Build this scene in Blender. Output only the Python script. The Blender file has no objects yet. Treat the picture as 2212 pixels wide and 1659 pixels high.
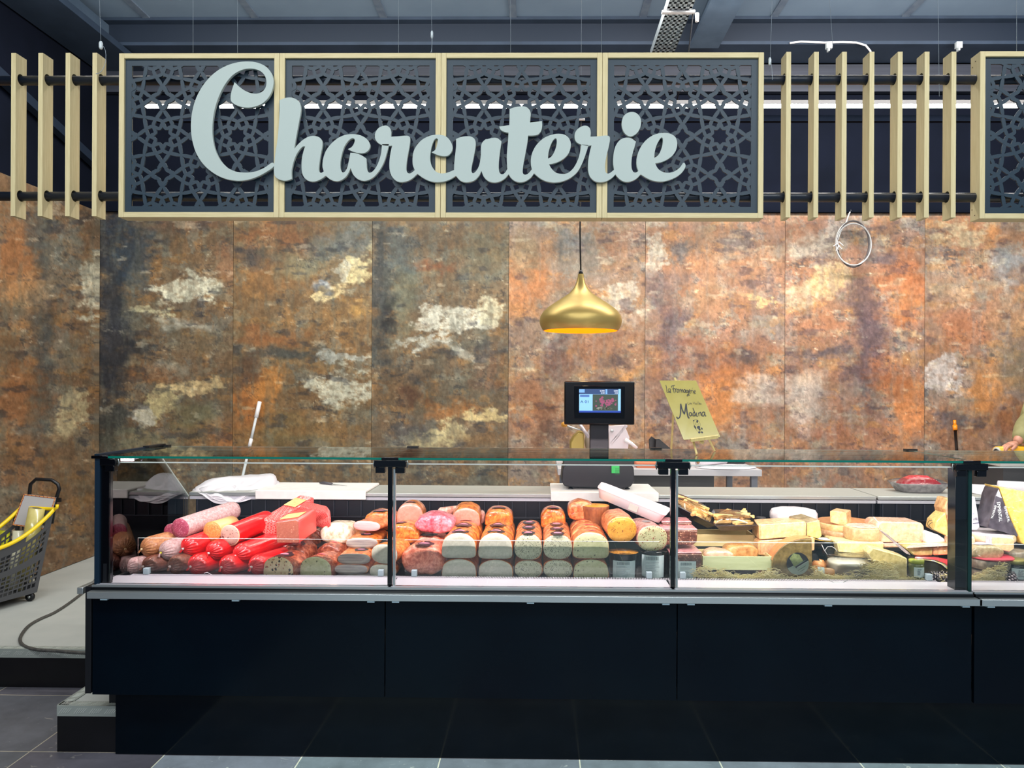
import bpy, bmesh, math, random
import numpy as np
from mathutils import Vector, Matrix
from math import sin, cos, pi, radians

random.seed(7)
SC = bpy.context.scene
COL = SC.collection

# ------------------------------------------------------------------ camera, world, lights, exposure
W, H = 2212.0, 1659.0
FPX = 1640.0
CX, CY = 1143.0, 838.0
YAW, ROLL = 0.0135, 0.0046
CAMZ = 1.6
_r0 = Vector((cos(YAW), sin(YAW), 0)); _f = Vector((-sin(YAW), cos(YAW), 0)); _u0 = Vector((0, 0, 1))
_R = _r0 * cos(ROLL) + _u0 * sin(ROLL)
_U = _u0 * cos(ROLL) - _r0 * sin(ROLL)
cam_d = bpy.data.cameras.new('camera'); cam = bpy.data.objects.new('camera', cam_d); COL.objects.link(cam)
cam.matrix_world = Matrix(((_R.x, _U.x, -_f.x, 0), (_R.y, _U.y, -_f.y, 0), (_R.z, _U.z, -_f.z, CAMZ), (0, 0, 0, 1)))
cam_d.sensor_fit = 'HORIZONTAL'; cam_d.sensor_width = 36.0; cam_d.lens = FPX / W * 36.0
cam_d.shift_x = (W / 2 - CX) / W; cam_d.shift_y = (CY - H / 2) / W
cam_d.clip_start = 0.02
SC.camera = cam
SC.view_settings.view_transform = 'Standard'; SC.view_settings.look = 'None'
SC.view_settings.gamma = 1.0; SC.view_settings.use_curve_mapping = False
SC.view_settings.exposure = 0.0

wd = bpy.data.worlds.new('world'); SC.world = wd; wd.use_nodes = True
wd.node_tree.nodes['Background'].inputs[0].default_value = (0.42, 0.60, 0.85, 1)
wd.node_tree.nodes['Background'].inputs[1].default_value = 0.33

def area(name, loc, target, sx, sy, power, color, spread=180):
    d = bpy.data.lights.new(name, 'AREA'); d.shape = 'RECTANGLE'; d.size = sx; d.size_y = sy
    d.energy = power; d.color = color; d.spread = radians(spread)
    o = bpy.data.objects.new(name, d); COL.objects.link(o); o.location = loc
    dv = Vector(target) - Vector(loc)
    o.rotation_euler = dv.to_track_quat('-Z', 'Y').to_euler(); return o
# shop-floor ceiling luminaires over the customer aisle, then an added fill
area('shop_or_fill_light', (-2.2, 1.2, 4.3), (-2.0, 2.6, 0), 3.2, 0.5, 82, (0.93, 0.99, 1.0))
area('shop_or_fill_light', (2.2, 1.2, 4.3), (2.0, 2.6, 0), 3.2, 0.5, 82, (0.93, 0.99, 1.0))
area('shop_or_fill_light', (0, -0.6, 4.2), (0, 4.2, 2.0), 5.0, 0.5, 45, (0.96, 0.99, 1.0))
area('shop_or_fill_light', (0, -3.2, 3.3), (0, 3.4, .9), 7.0, 1.2, 135, (.95, .99, 1.0))  # unseen soft fill added behind the camera to brighten the product fronts
# luminaires over the working aisle, washing the clad wall
area('aisle_light', (-1.6, 4.5, 4.0), (-1.8, 6.4, 1.6), 3.2, 0.25, 88, (1.0, 0.96, 0.88))
area('aisle_light', (2.2, 4.5, 4.0), (2.2, 6.4, 1.6), 3.6, 0.25, 170, (1.0, 0.94, 0.88))
# LED strips under the top glass of the case
area('case_light', (-1.25, 3.262, 1.272), (-1.25, 3.62, 0.8), 1.15, 0.03, 9.5, (1.0, 0.86, 0.89))
area('case_light', (-0.02, 3.262, 1.272), (-0.02, 3.62, 0.8), 1.15, 0.03, 9.5, (1.0, 0.84, 0.86))
area('case_light', (1.2, 3.262, 1.272), (1.2, 3.62, 0.8), 1.15, 0.03, 9.5, (1.0, 0.90, 0.84))
area('case_light', (2.4, 3.262, 1.272), (2.4, 3.62, 0.8), 1.0, 0.04, 8, (1.0, 0.90, 0.86))

# ------------------------------------------------------------------ projection helpers (measurements from the photo -> metres)
def ray(px, py):
    return _R * ((px - CX) / FPX) - _U * ((py - CY) / FPX) + _f
C0 = Vector((0, 0, CAMZ))
def P(px, py, Y):
    d = ray(px, py); return C0 + d * (Y / d.y)
def PZ(px, py, z):
    d = ray(px, py); return C0 + d * ((z - CAMZ) / d.z)
def PX(px, py, X):
    d = ray(px, py); return C0 + d * (X / d.x)
def S(Y): return Y / FPX           # metres per pixel at depth Y

def crop(ox, oy, s):
    return lambda x, y: (ox + x / s, oy + y / s)

# ------------------------------------------------------------------ object helpers
def tag(o, label=None, cat=None, group=None, kind=None):
    if label: o['label'] = label
    if cat: o['category'] = cat
    if group: o['group'] = group
    if kind: o['kind'] = kind
    return o
def empty(name, loc, label=None, cat=None, group=None, kind=None):
    o = bpy.data.objects.new(name, None); COL.objects.link(o); o.location = loc; o.empty_display_size = 0.05
    return tag(o, label, cat, group, kind)
def origin_of(p):
    v = Vector((0, 0, 0))
    while p is not None:
        v += p.location; p = p.parent
    return v

class MB:
    def __init__(s): s.bm = bmesh.new(); s.mi = 0
    def face(s, vs):
        try:
            f = s.bm.faces.new(vs); f.material_index = s.mi; f.smooth = True; return f
        except ValueError: return None
    def box(s, a, b, rot=None, piv=None):
        a = Vector(a); b = Vector(b); vs = []
        for i in range(8):
            v = Vector((a.x if i & 1 == 0 else b.x, a.y if i & 2 == 0 else b.y, a.z if i & 4 == 0 else b.z))
            if rot is not None: v = rot @ (v - Vector(piv)) + Vector(piv)
            vs.append(s.bm.verts.new(v))
        for q in ((0, 2, 3, 1), (4, 5, 7, 6), (0, 1, 5, 4), (2, 6, 7, 3), (0, 4, 6, 2), (1, 3, 7, 5)):
            f = s.face([vs[i] for i in q])
            if f: f.smooth = False
        return s
    def bar(s, p, q, w, h, up=(0, 0, 1)):      # rectangular bar from p to q
        p = Vector(p); q = Vector(q); d = (q - p).normalized(); u = Vector(up)
        r = d.cross(u)
        if r.length < 1e-4: r = d.cross(Vector((1, 0, 0)))
        r.normalize(); u = r.cross(d).normalized(); vs = []
        for c in (p, q):
            for (i, j) in ((-1, -1), (1, -1), (1, 1), (-1, 1)):
                vs.append(s.bm.verts.new(c + r * i * w / 2 + u * j * h / 2))
        for q_ in ((0, 1, 2, 3), (7, 6, 5, 4), (0, 4, 5, 1), (1, 5, 6, 2), (2, 6, 7, 3), (3, 7, 4, 0)):
            f = s.face([vs[i] for i in q_])
            if f: f.smooth = False
        return s
    def rings(s, rings, cap0=True, cap1=True, close=True):
        R = [[s.bm.verts.new(p) for p in r] for r in rings]; n = len(R[0])
        for a, b in zip(R, R[1:]):
            for i in range(n if close else n - 1):
                j = (i + 1) % n; s.face([a[i], a[j], b[j], b[i]])
        if cap0: s.face(R[0][::-1])
        if cap1: s.face(R[-1])
        return R
    def tube(s, pts, r, n=8, closed=False):
        pts = [Vector(p) for p in pts]; m = len(pts); rs = []
        prev = None
        for i, p in enumerate(pts):
            a = pts[i - 1] if (i > 0 or closed) else p; b = pts[(i + 1) % m] if (i < m - 1 or closed) else p
            d = (b - a).normalized()
            u = prev if prev is not None else (Vector((0, 0, 1)) if abs(d.z) < .9 else Vector((1, 0, 0)))
            x = d.cross(u)
            if x.length < 1e-5: x = d.cross(Vector((0, 1, 0)))
            x.normalize(); u = x.cross(d).normalized(); prev = u
            rr = r[i] if isinstance(r, (list, tuple)) else r
            rs.append([p + (x * cos(2 * pi * k / n) + u * sin(2 * pi * k / n)) * rr for k in range(n)])
        if closed: rs.append(rs[0])
        s.rings(rs, not closed, not closed); return s
    def lathe(s, prof, c, n=32, axis=None, cap=True):   # prof = (r, h)
        c = Vector(c); ax = Vector(axis).normalized() if axis is not None else Vector((0, 0, 1))
        x = ax.cross(Vector((0, 1, 0)))
        if x.length < 1e-3: x = ax.cross(Vector((1, 0, 0)))
        x.normalize(); y = ax.cross(x)
        s.rings([[c + ax * h + (x * cos(2 * pi * k / n) + y * sin(2 * pi * k / n)) * max(r, 1e-5) for k in range(n)] for r, h in prof], cap, cap)
        return s
    def poly(s, front, vec, flat=True, mside=None):   # polygon extruded by vec
        vec = Vector(vec); a = [s.bm.verts.new(p) for p in front]; b = [s.bm.verts.new(Vector(p) + vec) for p in front]
        n = len(a); fs = [s.face(a), s.face(b[::-1])]
        m0 = s.mi
        if mside is not None: s.mi = mside
        for i in range(n):
            j = (i + 1) % n; fs.append(s.face([a[j], a[i], b[i], b[j]]))
        s.mi = m0
        for f in fs:
            if f: f.smooth = not flat
        return s
    def build(s, name, mats, parent=None, bevel=0, seg=2, subsurf=0, auto=False, label=None, cat=None, group=None, kind=None, noise=0, nscale=.05):
        bm = s.bm
        if noise:
            from mathutils import noise as N
            for v in bm.verts: v.co += N.noise_vector(v.co / nscale) * noise
        bmesh.ops.recalc_face_normals(bm, faces=bm.faces[:])
        if parent is not None: o_ = origin_of(parent)
        else:
            xs = [v.co.x for v in bm.verts]; ys = [v.co.y for v in bm.verts]; zs = [v.co.z for v in bm.verts]
            o_ = Vector(((min(xs) + max(xs)) / 2, (min(ys) + max(ys)) / 2, min(zs)))
        for v in bm.verts: v.co -= o_
        me = bpy.data.meshes.new(name); bm.to_mesh(me); bm.free()
        for m in (mats if isinstance(mats, (list, tuple)) else [mats]): me.materials.append(m)
        o = bpy.data.objects.new(name, me); COL.objects.link(o)
        if parent is not None: o.parent = parent
        else: o.location = o_
        if bevel:
            b = o.modifiers.new('bevel', 'BEVEL'); b.width = bevel; b.segments = seg; b.limit_method = 'ANGLE'; b.angle_limit = radians(35)
            for p in me.polygons: p.use_smooth = True
        if subsurf:
            b = o.modifiers.new('sub', 'SUBSURF'); b.levels = subsurf; b.render_levels = subsurf
        if auto or bevel: me.set_sharp_from_angle(angle=radians(38))
        return tag(o, label, cat, group, kind)

# ------------------------------------------------------------------ materials
def hx(c):
    c = c.lstrip('#'); v = [int(c[i:i + 2], 16) / 255 for i in (0, 2, 4)]
    return [x / 12.92 if x <= .04045 else ((x + .055) / 1.055) ** 2.4 for x in v]
def rgba(c): return (*hx(c), 1.0) if isinstance(c, str) else (*c[:3], 1.0)
_mc = {}
def mat(name, c1, c2=None, c3=None, scale=30, rough=.5, metal=0, coat=0, bump=0, bscale=None, spots=None, stretch=(1, 1, 1), detail=4, contrast=.5, sss=0, spec=.5, trans=0, wrap=0, emit=None, es=0, mott=None):
    if name in _mc: return _mc[name]
    m = bpy.data.materials.new(name); m.use_nodes = True; nt = m.node_tree; b = nt.nodes['Principled BSDF']
    b.inputs['Base Color'].default_value = rgba(c1); b.inputs['Roughness'].default_value = rough
    b.inputs['Metallic'].default_value = metal; b.inputs['Coat Weight'].default_value = coat
    b.inputs['Coat Roughness'].default_value = .12
    b.inputs['Specular IOR Level'].default_value = spec
    if trans: b.inputs['Transmission Weight'].default_value = trans
    if sss:
        b.inputs['Subsurface Weight'].default_value = sss; b.inputs['Subsurface Scale'].default_value = .01
    if emit: b.inputs['Emission Color'].default_value = rgba(emit); b.inputs['Emission Strength'].default_value = es
    tc = nt.nodes.new('ShaderNodeTexCoord'); mp = nt.nodes.new('ShaderNodeMapping'); mp.inputs['Scale'].default_value = stretch
    nt.links.new(tc.outputs['Object'], mp.inputs['Vector']); L = nt.links.new
    out = None
    if c2:
        n = nt.nodes.new('ShaderNodeTexNoise'); n.inputs['Scale'].default_value = scale; n.inputs['Detail'].default_value = detail
        L(mp.outputs[0], n.inputs['Vector']); r = nt.nodes.new('ShaderNodeValToRGB'); L(n.outputs['Fac'], r.inputs[0])
        w = .25 * (1 - contrast) + .02
        r.color_ramp.elements[0].position = .5 - w; r.color_ramp.elements[1].position = .5 + w
        r.color_ramp.elements[0].color = rgba(c1); r.color_ramp.elements[1].color = rgba(c2)
        if c3:
            e = r.color_ramp.elements.new(min(.5 + w + .12, .95)); e.color = rgba(c3)
        out = r.outputs[0]
    for sp in (spots or []):   # (colour, scale, threshold)
        v = nt.nodes.new('ShaderNodeTexVoronoi'); v.inputs['Scale'].default_value = sp[1]; v.inputs['Randomness'].default_value = 1
        wn = nt.nodes.new('ShaderNodeTexNoise'); wn.inputs['Scale'].default_value = sp[1] * .8; L(mp.outputs[0], wn.inputs['Vector'])
        ad = nt.nodes.new('ShaderNodeVectorMath'); ad.operation = 'MULTIPLY_ADD'; L(wn.outputs['Color'], ad.inputs[0])
        k = .9 / sp[1]; ad.inputs[1].default_value = (k, k, k); L(mp.outputs[0], ad.inputs[2])
        L(ad.outputs[0], v.inputs['Vector'])
        sep = nt.nodes.new('ShaderNodeSeparateColor'); L(v.outputs['Color'], sep.inputs[0])
        mu = nt.nodes.new('ShaderNodeMath'); mu.operation = 'MULTIPLY'; mu.inputs[1].default_value = sp[2]; L(sep.outputs[0], mu.inputs[0])
        lt = nt.nodes.new('ShaderNodeMath'); lt.operation = 'LESS_THAN'; L(v.outputs['Distance'], lt.inputs[0]); L(mu.outputs[0], lt.inputs[1])
        mx = nt.nodes.new('ShaderNodeMix'); mx.data_type = 'RGBA'; L(lt.outputs[0], mx.inputs[0])
        if out: L(out, mx.inputs[6])
        else: mx.inputs[6].default_value = rgba(c1)
        mx.inputs[7].default_value = rgba(sp[0]); out = mx.outputs[2]
    if mott and out:
        nm = nt.nodes.new('ShaderNodeTexNoise'); nm.inputs['Scale'].default_value = mott[0]; nm.inputs['Detail'].default_value = 6; nm.inputs['Roughness'].default_value = .65; nm.inputs['Distortion'].default_value = .25
        L(mp.outputs[0], nm.inputs['Vector']); mr = nt.nodes.new('ShaderNodeMapRange'); mr.inputs[1].default_value = .34; mr.inputs[2].default_value = .66; mr.inputs[3].default_value = 1 - mott[1]; mr.inputs[4].default_value = 1 + mott[1] * .7; L(nm.outputs[0], mr.inputs[0])
        pw = nt.nodes.new('ShaderNodeGamma'); L(out, pw.inputs[0]); iv = nt.nodes.new('ShaderNodeMath'); iv.operation = 'DIVIDE'; iv.inputs[0].default_value = 1; L(mr.outputs[0], iv.inputs[1]); L(iv.outputs[0], pw.inputs[1])
        vs = nt.nodes.new('ShaderNodeVectorMath'); vs.operation = 'SCALE'; L(pw.outputs[0], vs.inputs[0]); L(mr.outputs[0], vs.inputs['Scale']); out = vs.outputs[0]
    if out: L(out, b.inputs['Base Color'])
    if bump or wrap:
        n2 = nt.nodes.new('ShaderNodeTexNoise'); n2.inputs['Scale'].default_value = bscale or scale; n2.inputs['Detail'].default_value = 3
        L(mp.outputs[0], n2.inputs['Vector']); bp = nt.nodes.new('ShaderNodeBump'); bp.inputs['Strength'].default_value = bump or .01
        bp.inputs['Distance'].default_value = .004; L(n2.outputs['Fac'], bp.inputs['Height']); L(bp.outputs[0], b.inputs['Normal'])
        if wrap:   # crinkled film over the surface
            n3 = nt.nodes.new('ShaderNodeTexNoise'); n3.inputs['Scale'].default_value = 20; n3.inputs['Detail'].default_value = 3; n3.inputs['Distortion'].default_value = 2.5
            n3.noise_type = 'RIDGED_MULTIFRACTAL'
            L(mp.outputs[0], n3.inputs['Vector']); b3 = nt.nodes.new('ShaderNodeBump'); b3.inputs['Strength'].default_value = wrap; b3.inputs['Distance'].default_value = .02
            L(n3.outputs['Fac'], b3.inputs['Height']); L(b3.outputs[0], b.inputs['Coat Normal'])
    _mc[name] = m; return m

def glassmat(name, tint=(1, 1, 1), refl=1.0, rough=0.0):
    m = bpy.data.materials.new(name); m.use_nodes = True; nt = m.node_tree; nt.nodes.clear(); L = nt.links.new
    o = nt.nodes.new('ShaderNodeOutputMaterial'); t = nt.nodes.new('ShaderNodeBsdfTransparent'); t.inputs[0].default_value = (*tint, 1)
    g = nt.nodes.new('ShaderNodeBsdfGlossy'); g.inputs['Roughness'].default_value = rough
    fr = nt.nodes.new('ShaderNodeFresnel'); fr.inputs[0].default_value = 1.45
    mu = nt.nodes.new('ShaderNodeMath'); mu.operation = 'MULTIPLY'; mu.inputs[1].default_value = refl; L(fr.outputs[0], mu.inputs[0])
    mx = nt.nodes.new('ShaderNodeMixShader'); L(mu.outputs[0], mx.inputs[0]); L(t.outputs[0], mx.inputs[1]); L(g.outputs[0], mx.inputs[2]); L(mx.outputs[0], o.inputs[0])
    return m

M_wood = mat('pine', '#c4b284', '#d6c69a', '#b59c6c', scale=14, stretch=(9, 9, .7), rough=.6, detail=6, contrast=.1, bump=.05)
M_woodh = mat('pine_horizontal', '#c4b284', '#d6c69a', '#b8a070', scale=14, stretch=(.7, 9, 9), rough=.6, detail=6, contrast=.1, bump=.05)
M_lat = mat('lattice_board', '#112a39', rough=.5)
M_letter = mat('letter_grey', '#a9b4af', rough=.55)
M_blackpipe = mat('black_pipe', '#141c28', rough=.35)
M_blackpanel = mat('counter_black', '#010812', '#020c16', scale=3, rough=.2, spec=.12)
M_blackmat = mat('black_plastic', '#0c0e14', rough=.4)
M_blackgloss = mat('black_gloss', '#06070b', rough=.12)
M_darkcell = mat('dark_interior', '#0e1018', rough=.35)
M_cellrib = mat('cell_rib', '#2c2d36', rough=.4)
M_steel = mat('brushed_steel', '#aeada6', '#bab9b2', scale=20, stretch=(.3, 12, 12), rough=.42, metal=.2)
M_alu = mat('aluminium', '#c3c8c8', rough=.33, metal=.8)
M_white = mat('white_plastic', '#eae6e6', '#e2dede', scale=15, rough=.45)
M_whitesill = mat('white_sill', '#b4b2ba', rough=.35)
M_paper = mat('paper', '#d8d1d6', rough=.8)
M_glass = glassmat('clear_glass', (.97, .99, .98), 1.0)
M_sideglass = glassmat('side_glass', (.95, .98, .97), 2.2)
M_topglass = glassmat('top_glass', (.95, .985, .97), 1.0)
M_film = glassmat('clear_film', (.97, .97, .97), 1.6, .12)
M_perspex = glassmat('perspex', (.965, .98, .975), .9)
M_green = mat('glass_edge', '#0b6e5e', rough=.15, coat=.5)
M_concrete = mat('platform_floor', '#b3b5b0', '#a9aca8', '#bdbfb8', scale=6, rough=.75, detail=8, contrast=.1)
M_gold = mat('gold_lamp', '#c4a862', rough=.40, metal=.55)
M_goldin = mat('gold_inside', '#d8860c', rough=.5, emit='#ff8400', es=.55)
M_rope = mat('wire_grey', '#8d97a0', rough=.5)

# ------------------------------------------------------------------ painted wall cladding (vertex colours hold the printed stone/rust pattern)
def _hash(ix, iy, s):
    h = (ix * 374761393 + iy * 668265263 + s * 1274126177) & 0x7fffffff
    h = ((h ^ (h >> 13)) * 1274126177) & 0x7fffffff
    return ((h ^ (h >> 16)) & 0xffff) / 65535.0
def vn(x, y, s):
    ix = np.floor(x).astype(np.int64); iy = np.floor(y).astype(np.int64); fx = x - ix; fy = y - iy
    fx = fx * fx * (3 - 2 * fx); fy = fy * fy * (3 - 2 * fy)
    a = _hash(ix, iy, s); b = _hash(ix + 1, iy, s); c = _hash(ix, iy + 1, s); d = _hash(ix + 1, iy + 1, s)
    return (a + (b - a) * fx) * (1 - fy) + (c + (d - c) * fx) * fy
def fbm(x, y, s, o=5):
    t = 0; a = .5; n = 0
    for i in range(o):
        t = t + a * vn(x * 2 ** i + 17.3 * i, y * 2 ** i - 9.1 * i, s + i); n += a; a *= .55
    return t / n - .5
BASES = [(0, '#7a5f48'), (208, '#6e5a45'), (503, '#7d6242'), (803, '#736049'), (1098, '#94755c'), (1393, '#96705a'), (1695, '#98705a'), (1997, '#9a755c')]
BL = [(30,560,55,85,0,'a0683f',.9),(90,700,22,230,0,'3f4548',.8),(190,620,25,60,0,'c9c3a8',.9),(150,900,30,50,20,'c9b98c',.9),(40,860,50,60,0,'8f5c38',.9),(130,560,40,70,0,'5f6560',.7),(60,1000,60,60,0,'8a6242',.7),(170,1000,50,60,0,'6e5a44',.7),(60,640,50,40,0,'b98a58',.6),(150,760,40,30,0,'7d7a68',.5),
(240,700,32,260,0,'2b2f38',.95),(285,560,32,70,0,'33414f',.8),(400,622,72,24,-8,'d8d4b8',.95),(330,667,42,8,-8,'d9cfa0',.9),(395,692,52,9,6,'b9b8a8',.8),(345,880,24,52,38,'cdbb85',.95),(420,835,65,11,-6,'dfc188',.95),(310,900,22,22,0,'c9c4b5',.8),(480,935,40,32,-30,'a0663a',.9),(420,905,50,30,0,'6a6548',.8),(485,560,22,45,0,'8f6040',.7),(330,800,40,20,0,'8a5a38',.7),(300,750,50,12,0,'2e3238',.8),(370,780,40,14,0,'9a9c8c',.5),(440,730,60,30,0,'6e6048',.6),(240,940,35,40,0,'3d3c36',.9),(300,955,60,20,0,'77745a',.8),(400,480,60,20,0,'75503c',.6),
(600,520,80,40,0,'935c38',.8),(750,520,48,38,0,'6f7878',.8),(540,545,42,16,0,'3a3a3c',.8),(775,582,24,42,35,'e3cf95',.95),(695,636,62,9,-5,'e8cf94',.95),(748,600,14,24,0,'cfcab5',.8),(705,622,20,8,0,'9fb0c0',.8),(585,730,65,24,0,'8f5a34',.8),(620,762,70,11,0,'3f4546',.85),(730,838,66,32,4,'d5d2b8',.9),(748,778,56,9,6,'c2c4b8',.85),(545,870,42,65,0,'a4622f',.95),(575,845,26,40,0,'c4813c',.8),(650,935,100,36,0,'75643f',.8),(765,662,22,14,0,'c99a50',.8),(600,600,70,30,0,'8d6238',.7),(640,560,60,26,25,'7c7a5e',.7),(720,700,60,30,0,'866239',.6),(700,930,70,20,0,'8c5f34',.5),(530,800,20,40,0,'4a3c34',.7),
(822,620,20,170,0,'3d4244',.9),(842,690,12,34,0,'252528',.9),(872,640,26,70,0,'6f705c',.8),(985,690,62,28,0,'d6d2bd',.95),(930,736,50,8,-4,'c9c7b6',.9),(1000,758,60,7,8,'b9b4a2',.8),(970,882,40,22,0,'b0713a',.9),(945,945,66,32,-30,'d5c48c',.95),(1045,900,58,9,-6,'dcc283',.95),(965,568,52,9,0,'8a5233',.8),(900,815,48,15,0,'3f3f40',.85),(1055,675,28,22,0,'ddd3ae',.9),(890,860,30,20,0,'5a3c2e',.8),(870,540,24,40,0,'4c5c66',.6),(1040,560,50,50,0,'75725c',.6),(1060,790,30,50,0,'7c4f36',.5),(880,930,30,30,0,'44464a',.8),(1060,950,60,20,0,'7e5c38',.7),
(1140,600,52,70,0,'b9784a',.85),(1250,560,60,40,0,'7f7f78',.7),(1340,662,44,44,10,'cdbfa8',.9),(1212,765,26,34,0,'5a4c4e',.85),(1300,745,70,55,0,'955f42',.6),(1350,822,25,15,0,'c98f54',.8),(1128,540,26,40,0,'8f8268',.7),(1240,660,60,30,0,'87705c',.6),(1130,720,30,40,0,'705c50',.7),(1150,870,50,60,0,'9a6240',.7),(1220,520,30,20,0,'6c6f70',.7),(1350,520,40,30,0,'a06c50',.6),(1190,930,40,30,0,'5a4034',.8),(1330,780,24,12,0,'4e4244',.8),(1360,900,40,40,0,'a8836a',.6),
(1416,535,22,46,0,'c9bda8',.9),(1435,605,40,30,0,'5f5354',.75),(1570,560,95,50,0,'b07a52',.8),(1590,535,38,26,0,'9a9080',.8),(1645,641,42,7,-6,'e0bb80',.95),(1455,720,30,62,0,'5b4c52',.85),(1550,780,90,50,0,'9d5f3e',.7),(1560,862,48,55,30,'c98046',.9),(1640,850,48,26,0,'bfb0a2',.85),(1480,545,20,16,0,'55585e',.8),(1600,770,30,12,0,'4f4c50',.8),(1650,700,40,26,0,'a8907c',.5),(1530,640,50,40,0,'a4805f',.6),(1460,900,40,40,0,'6a5656',.6),(1420,800,24,60,0,'9c6e54',.6),(1640,920,50,30,0,'9a6a4c',.6),
(1790,612,62,26,-18,'d6b681',.92),(1760,535,46,30,0,'b5aa98',.85),(1740,640,34,30,0,'c9b595',.7),(1878,740,28,110,0,'5a4a52',.85),(1960,650,38,60,0,'bd7242',.85),(1950,570,48,36,0,'a0623f',.8),(1962,900,38,70,10,'d0824a',.9),(1735,870,44,50,0,'b3a79c',.85),(1780,770,58,14,0,'4e4a54',.8),(1900,560,26,16,0,'54505a',.75),(1920,820,30,40,0,'a46038',.8),(1860,640,28,34,0,'6a5450',.7),(1760,700,60,20,0,'a06a48',.7),(1820,930,50,30,0,'8c5c48',.7),(1750,815,24,20,0,'c7a98c',.5),
(2075,505,70,22,10,'cdb48c',.9),(2175,560,26,36,0,'8f9496',.8),(2150,518,32,16,0,'c07a44',.85),(2035,815,38,40,0,'d5c9c0',.92),(2135,835,42,62,25,'cf8748',.9),(2085,700,60,50,0,'a5694a',.7),(2085,905,46,13,0,'4f4f58',.85),(2190,800,28,50,0,'80725a',.7),(2050,620,50,40,0,'8f8270',.6),(2180,680,40,50,0,'b08a68',.6),(2060,930,50,24,0,'8e6248',.7),(2030,900,16,14,0,'55525a',.7),(2170,900,30,30,0,'8c5638',.7),(2110,620,40,12,-15,'c5a078',.6)]
def lin(c): return np.where(c <= .04045, c / 12.92, ((c + .055) / 1.055) ** 2.4)
def srgb3(s): return np.array([int(s.lstrip('#')[i:i + 2], 16) / 255 for i in (0, 2, 4)])
def paint(px, py):
    base = np.zeros(px.shape + (3,)); base[:] = srgb3(BASES[0][1])
    idx = np.zeros(px.shape)
    for k, (x0, c) in enumerate(BASES):
        m = px >= x0; base[m] = srgb3(c); idx[m] = k
    ox = idx * 911.0
    # broad variation
    n1 = fbm((px + ox) / 90, py / 60, 3); n2 = fbm((px + ox) / 45, py / 20, 11, 6); n3 = fbm((px + ox) / 30, py / 70, 21, 5)
    warm = (px > 1098)[..., None]
    rust = np.where(warm, srgb3('a8724e'), srgb3('7f6242')); grey = np.where(warm, srgb3('8a8078'), srgb3('65665a')); dark = np.where(warm, srgb3('4f4248'), srgb3('30323a')); pale = srgb3('cfc3a4')
    def mix(c, col, k): return c * (1 - k[..., None]) + col * k[..., None]
    sm = lambda a, lo, hi: np.clip((a - lo) / (hi - lo), 0, 1)
    c = mix(base, rust, sm(n1, -.02, .22) * .6); c = mix(c, grey, sm(-n1, .0, .22) * .6)
    wx = px + fbm(px / 40 + 5, py / 40, 31, 5) * 70 + fbm(px / 9, py / 6, 33, 3) * 14; wy = py + fbm(px / 50, py / 34 + 9, 41, 5) * 60 + fbm(px / 9 + 7, py / 6, 43, 3) * 10
    edge = fbm((px + ox) / 30, py / 16, 51, 7) + .35 * fbm(px / 6, py / 4, 57, 4)
    gate = sm(n3, -.12, .1)
    for col, sx, sy, sd, lo, hi, al in (('6e5238' , 60, 26, 101, .03, .09, .40), ('a9773f', 42, 20, 102, .10, .15, .45), ('6a7674', 26, 30, 103, .11, .16, .42), ('8b8a74', 34, 16, 107, .12, .17, .40), ('2c2e34', 20, 9, 104, .15, .20, .60), ('3c3a3c', 8, 6, 105, .20, .26, .55), ('d2c8a6', 12, 5, 106, .23, .27, .55)):
        cc_ = srgb3(col) * np.where(warm, 1.22, 1.0); c = mix(c, cc_, sm(fbm((px + ox) / sx + fbm(px / 12, py / 9, sd + 40, 4) * .9, py / sy + fbm(px / 10, py / 8, sd + 60, 4) * .9, sd, 7), lo, hi) * al * .8 * (gate if sx < 25 else 1))
    for (bx, by, rx, ry, an, col, st) in BL:
        a = radians(an); dx = wx - bx; dy = wy - by
        m = (np.abs(dx) < 4 * max(rx, ry)) & (np.abs(dy) < 4 * max(rx, ry)); 
        if not m.any(): continue
        # keep a blob on its own panel
        pk = max(k for k, (x0, _) in enumerate(BASES) if bx >= x0)
        u = (dx * cos(a) + dy * sin(a)) / rx; v = (-dx * sin(a) + dy * cos(a)) / ry
        d = 1.25 - np.sqrt(u * u + v * v) + edge * 1.9
        pl_ = (int(col[:2], 16) + int(col[2:4], 16)) > 370; brk = .62 + .38 * sm(fbm(px / 10, py / 6, 131, 5), -.10, .02); k = sm(d, 0 if pl_ else -.3, .35 if pl_ else .75) * st * (.95 * brk if pl_ else .84) * (idx == pk)
        c = mix(c, srgb3(col) * (.9 if pl_ else 1), k)
    # cracks, dark speckle, pale flecks
    c = mix(c, dark, sm(n2, .15, .22) * .45); c = mix(c, pale, sm(fbm((px + ox) / 38, py / 14, 61, 6), .2, .26) * .35)
    strk = fbm((px + ox) / 11, py / 60, 91, 4); c = mix(c, grey, sm(strk, .05, .2) * .3); cr_ = np.abs(fbm((px + ox) / 34, py / 22, 95, 6)); c = mix(c, dark * .8, sm(.018 - cr_, 0, .014) * .35 * sm(n3, -.05, .1))
    c = c * (1 + .35 * fbm(px / 7, py / 9, 71, 4))[..., None] * (1 + .3 * n3)[..., None] * (1 + .16 * fbm(px / 2.5, py / 5, 81, 2))[..., None]
    g_ = c.mean(axis=-1, keepdims=True); c = g_ + (c - g_) * np.where(warm, .88, .84); c = .42 + (c - .42) * 1.12
    return lin(np.clip(c, 0.02, 1))
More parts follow.
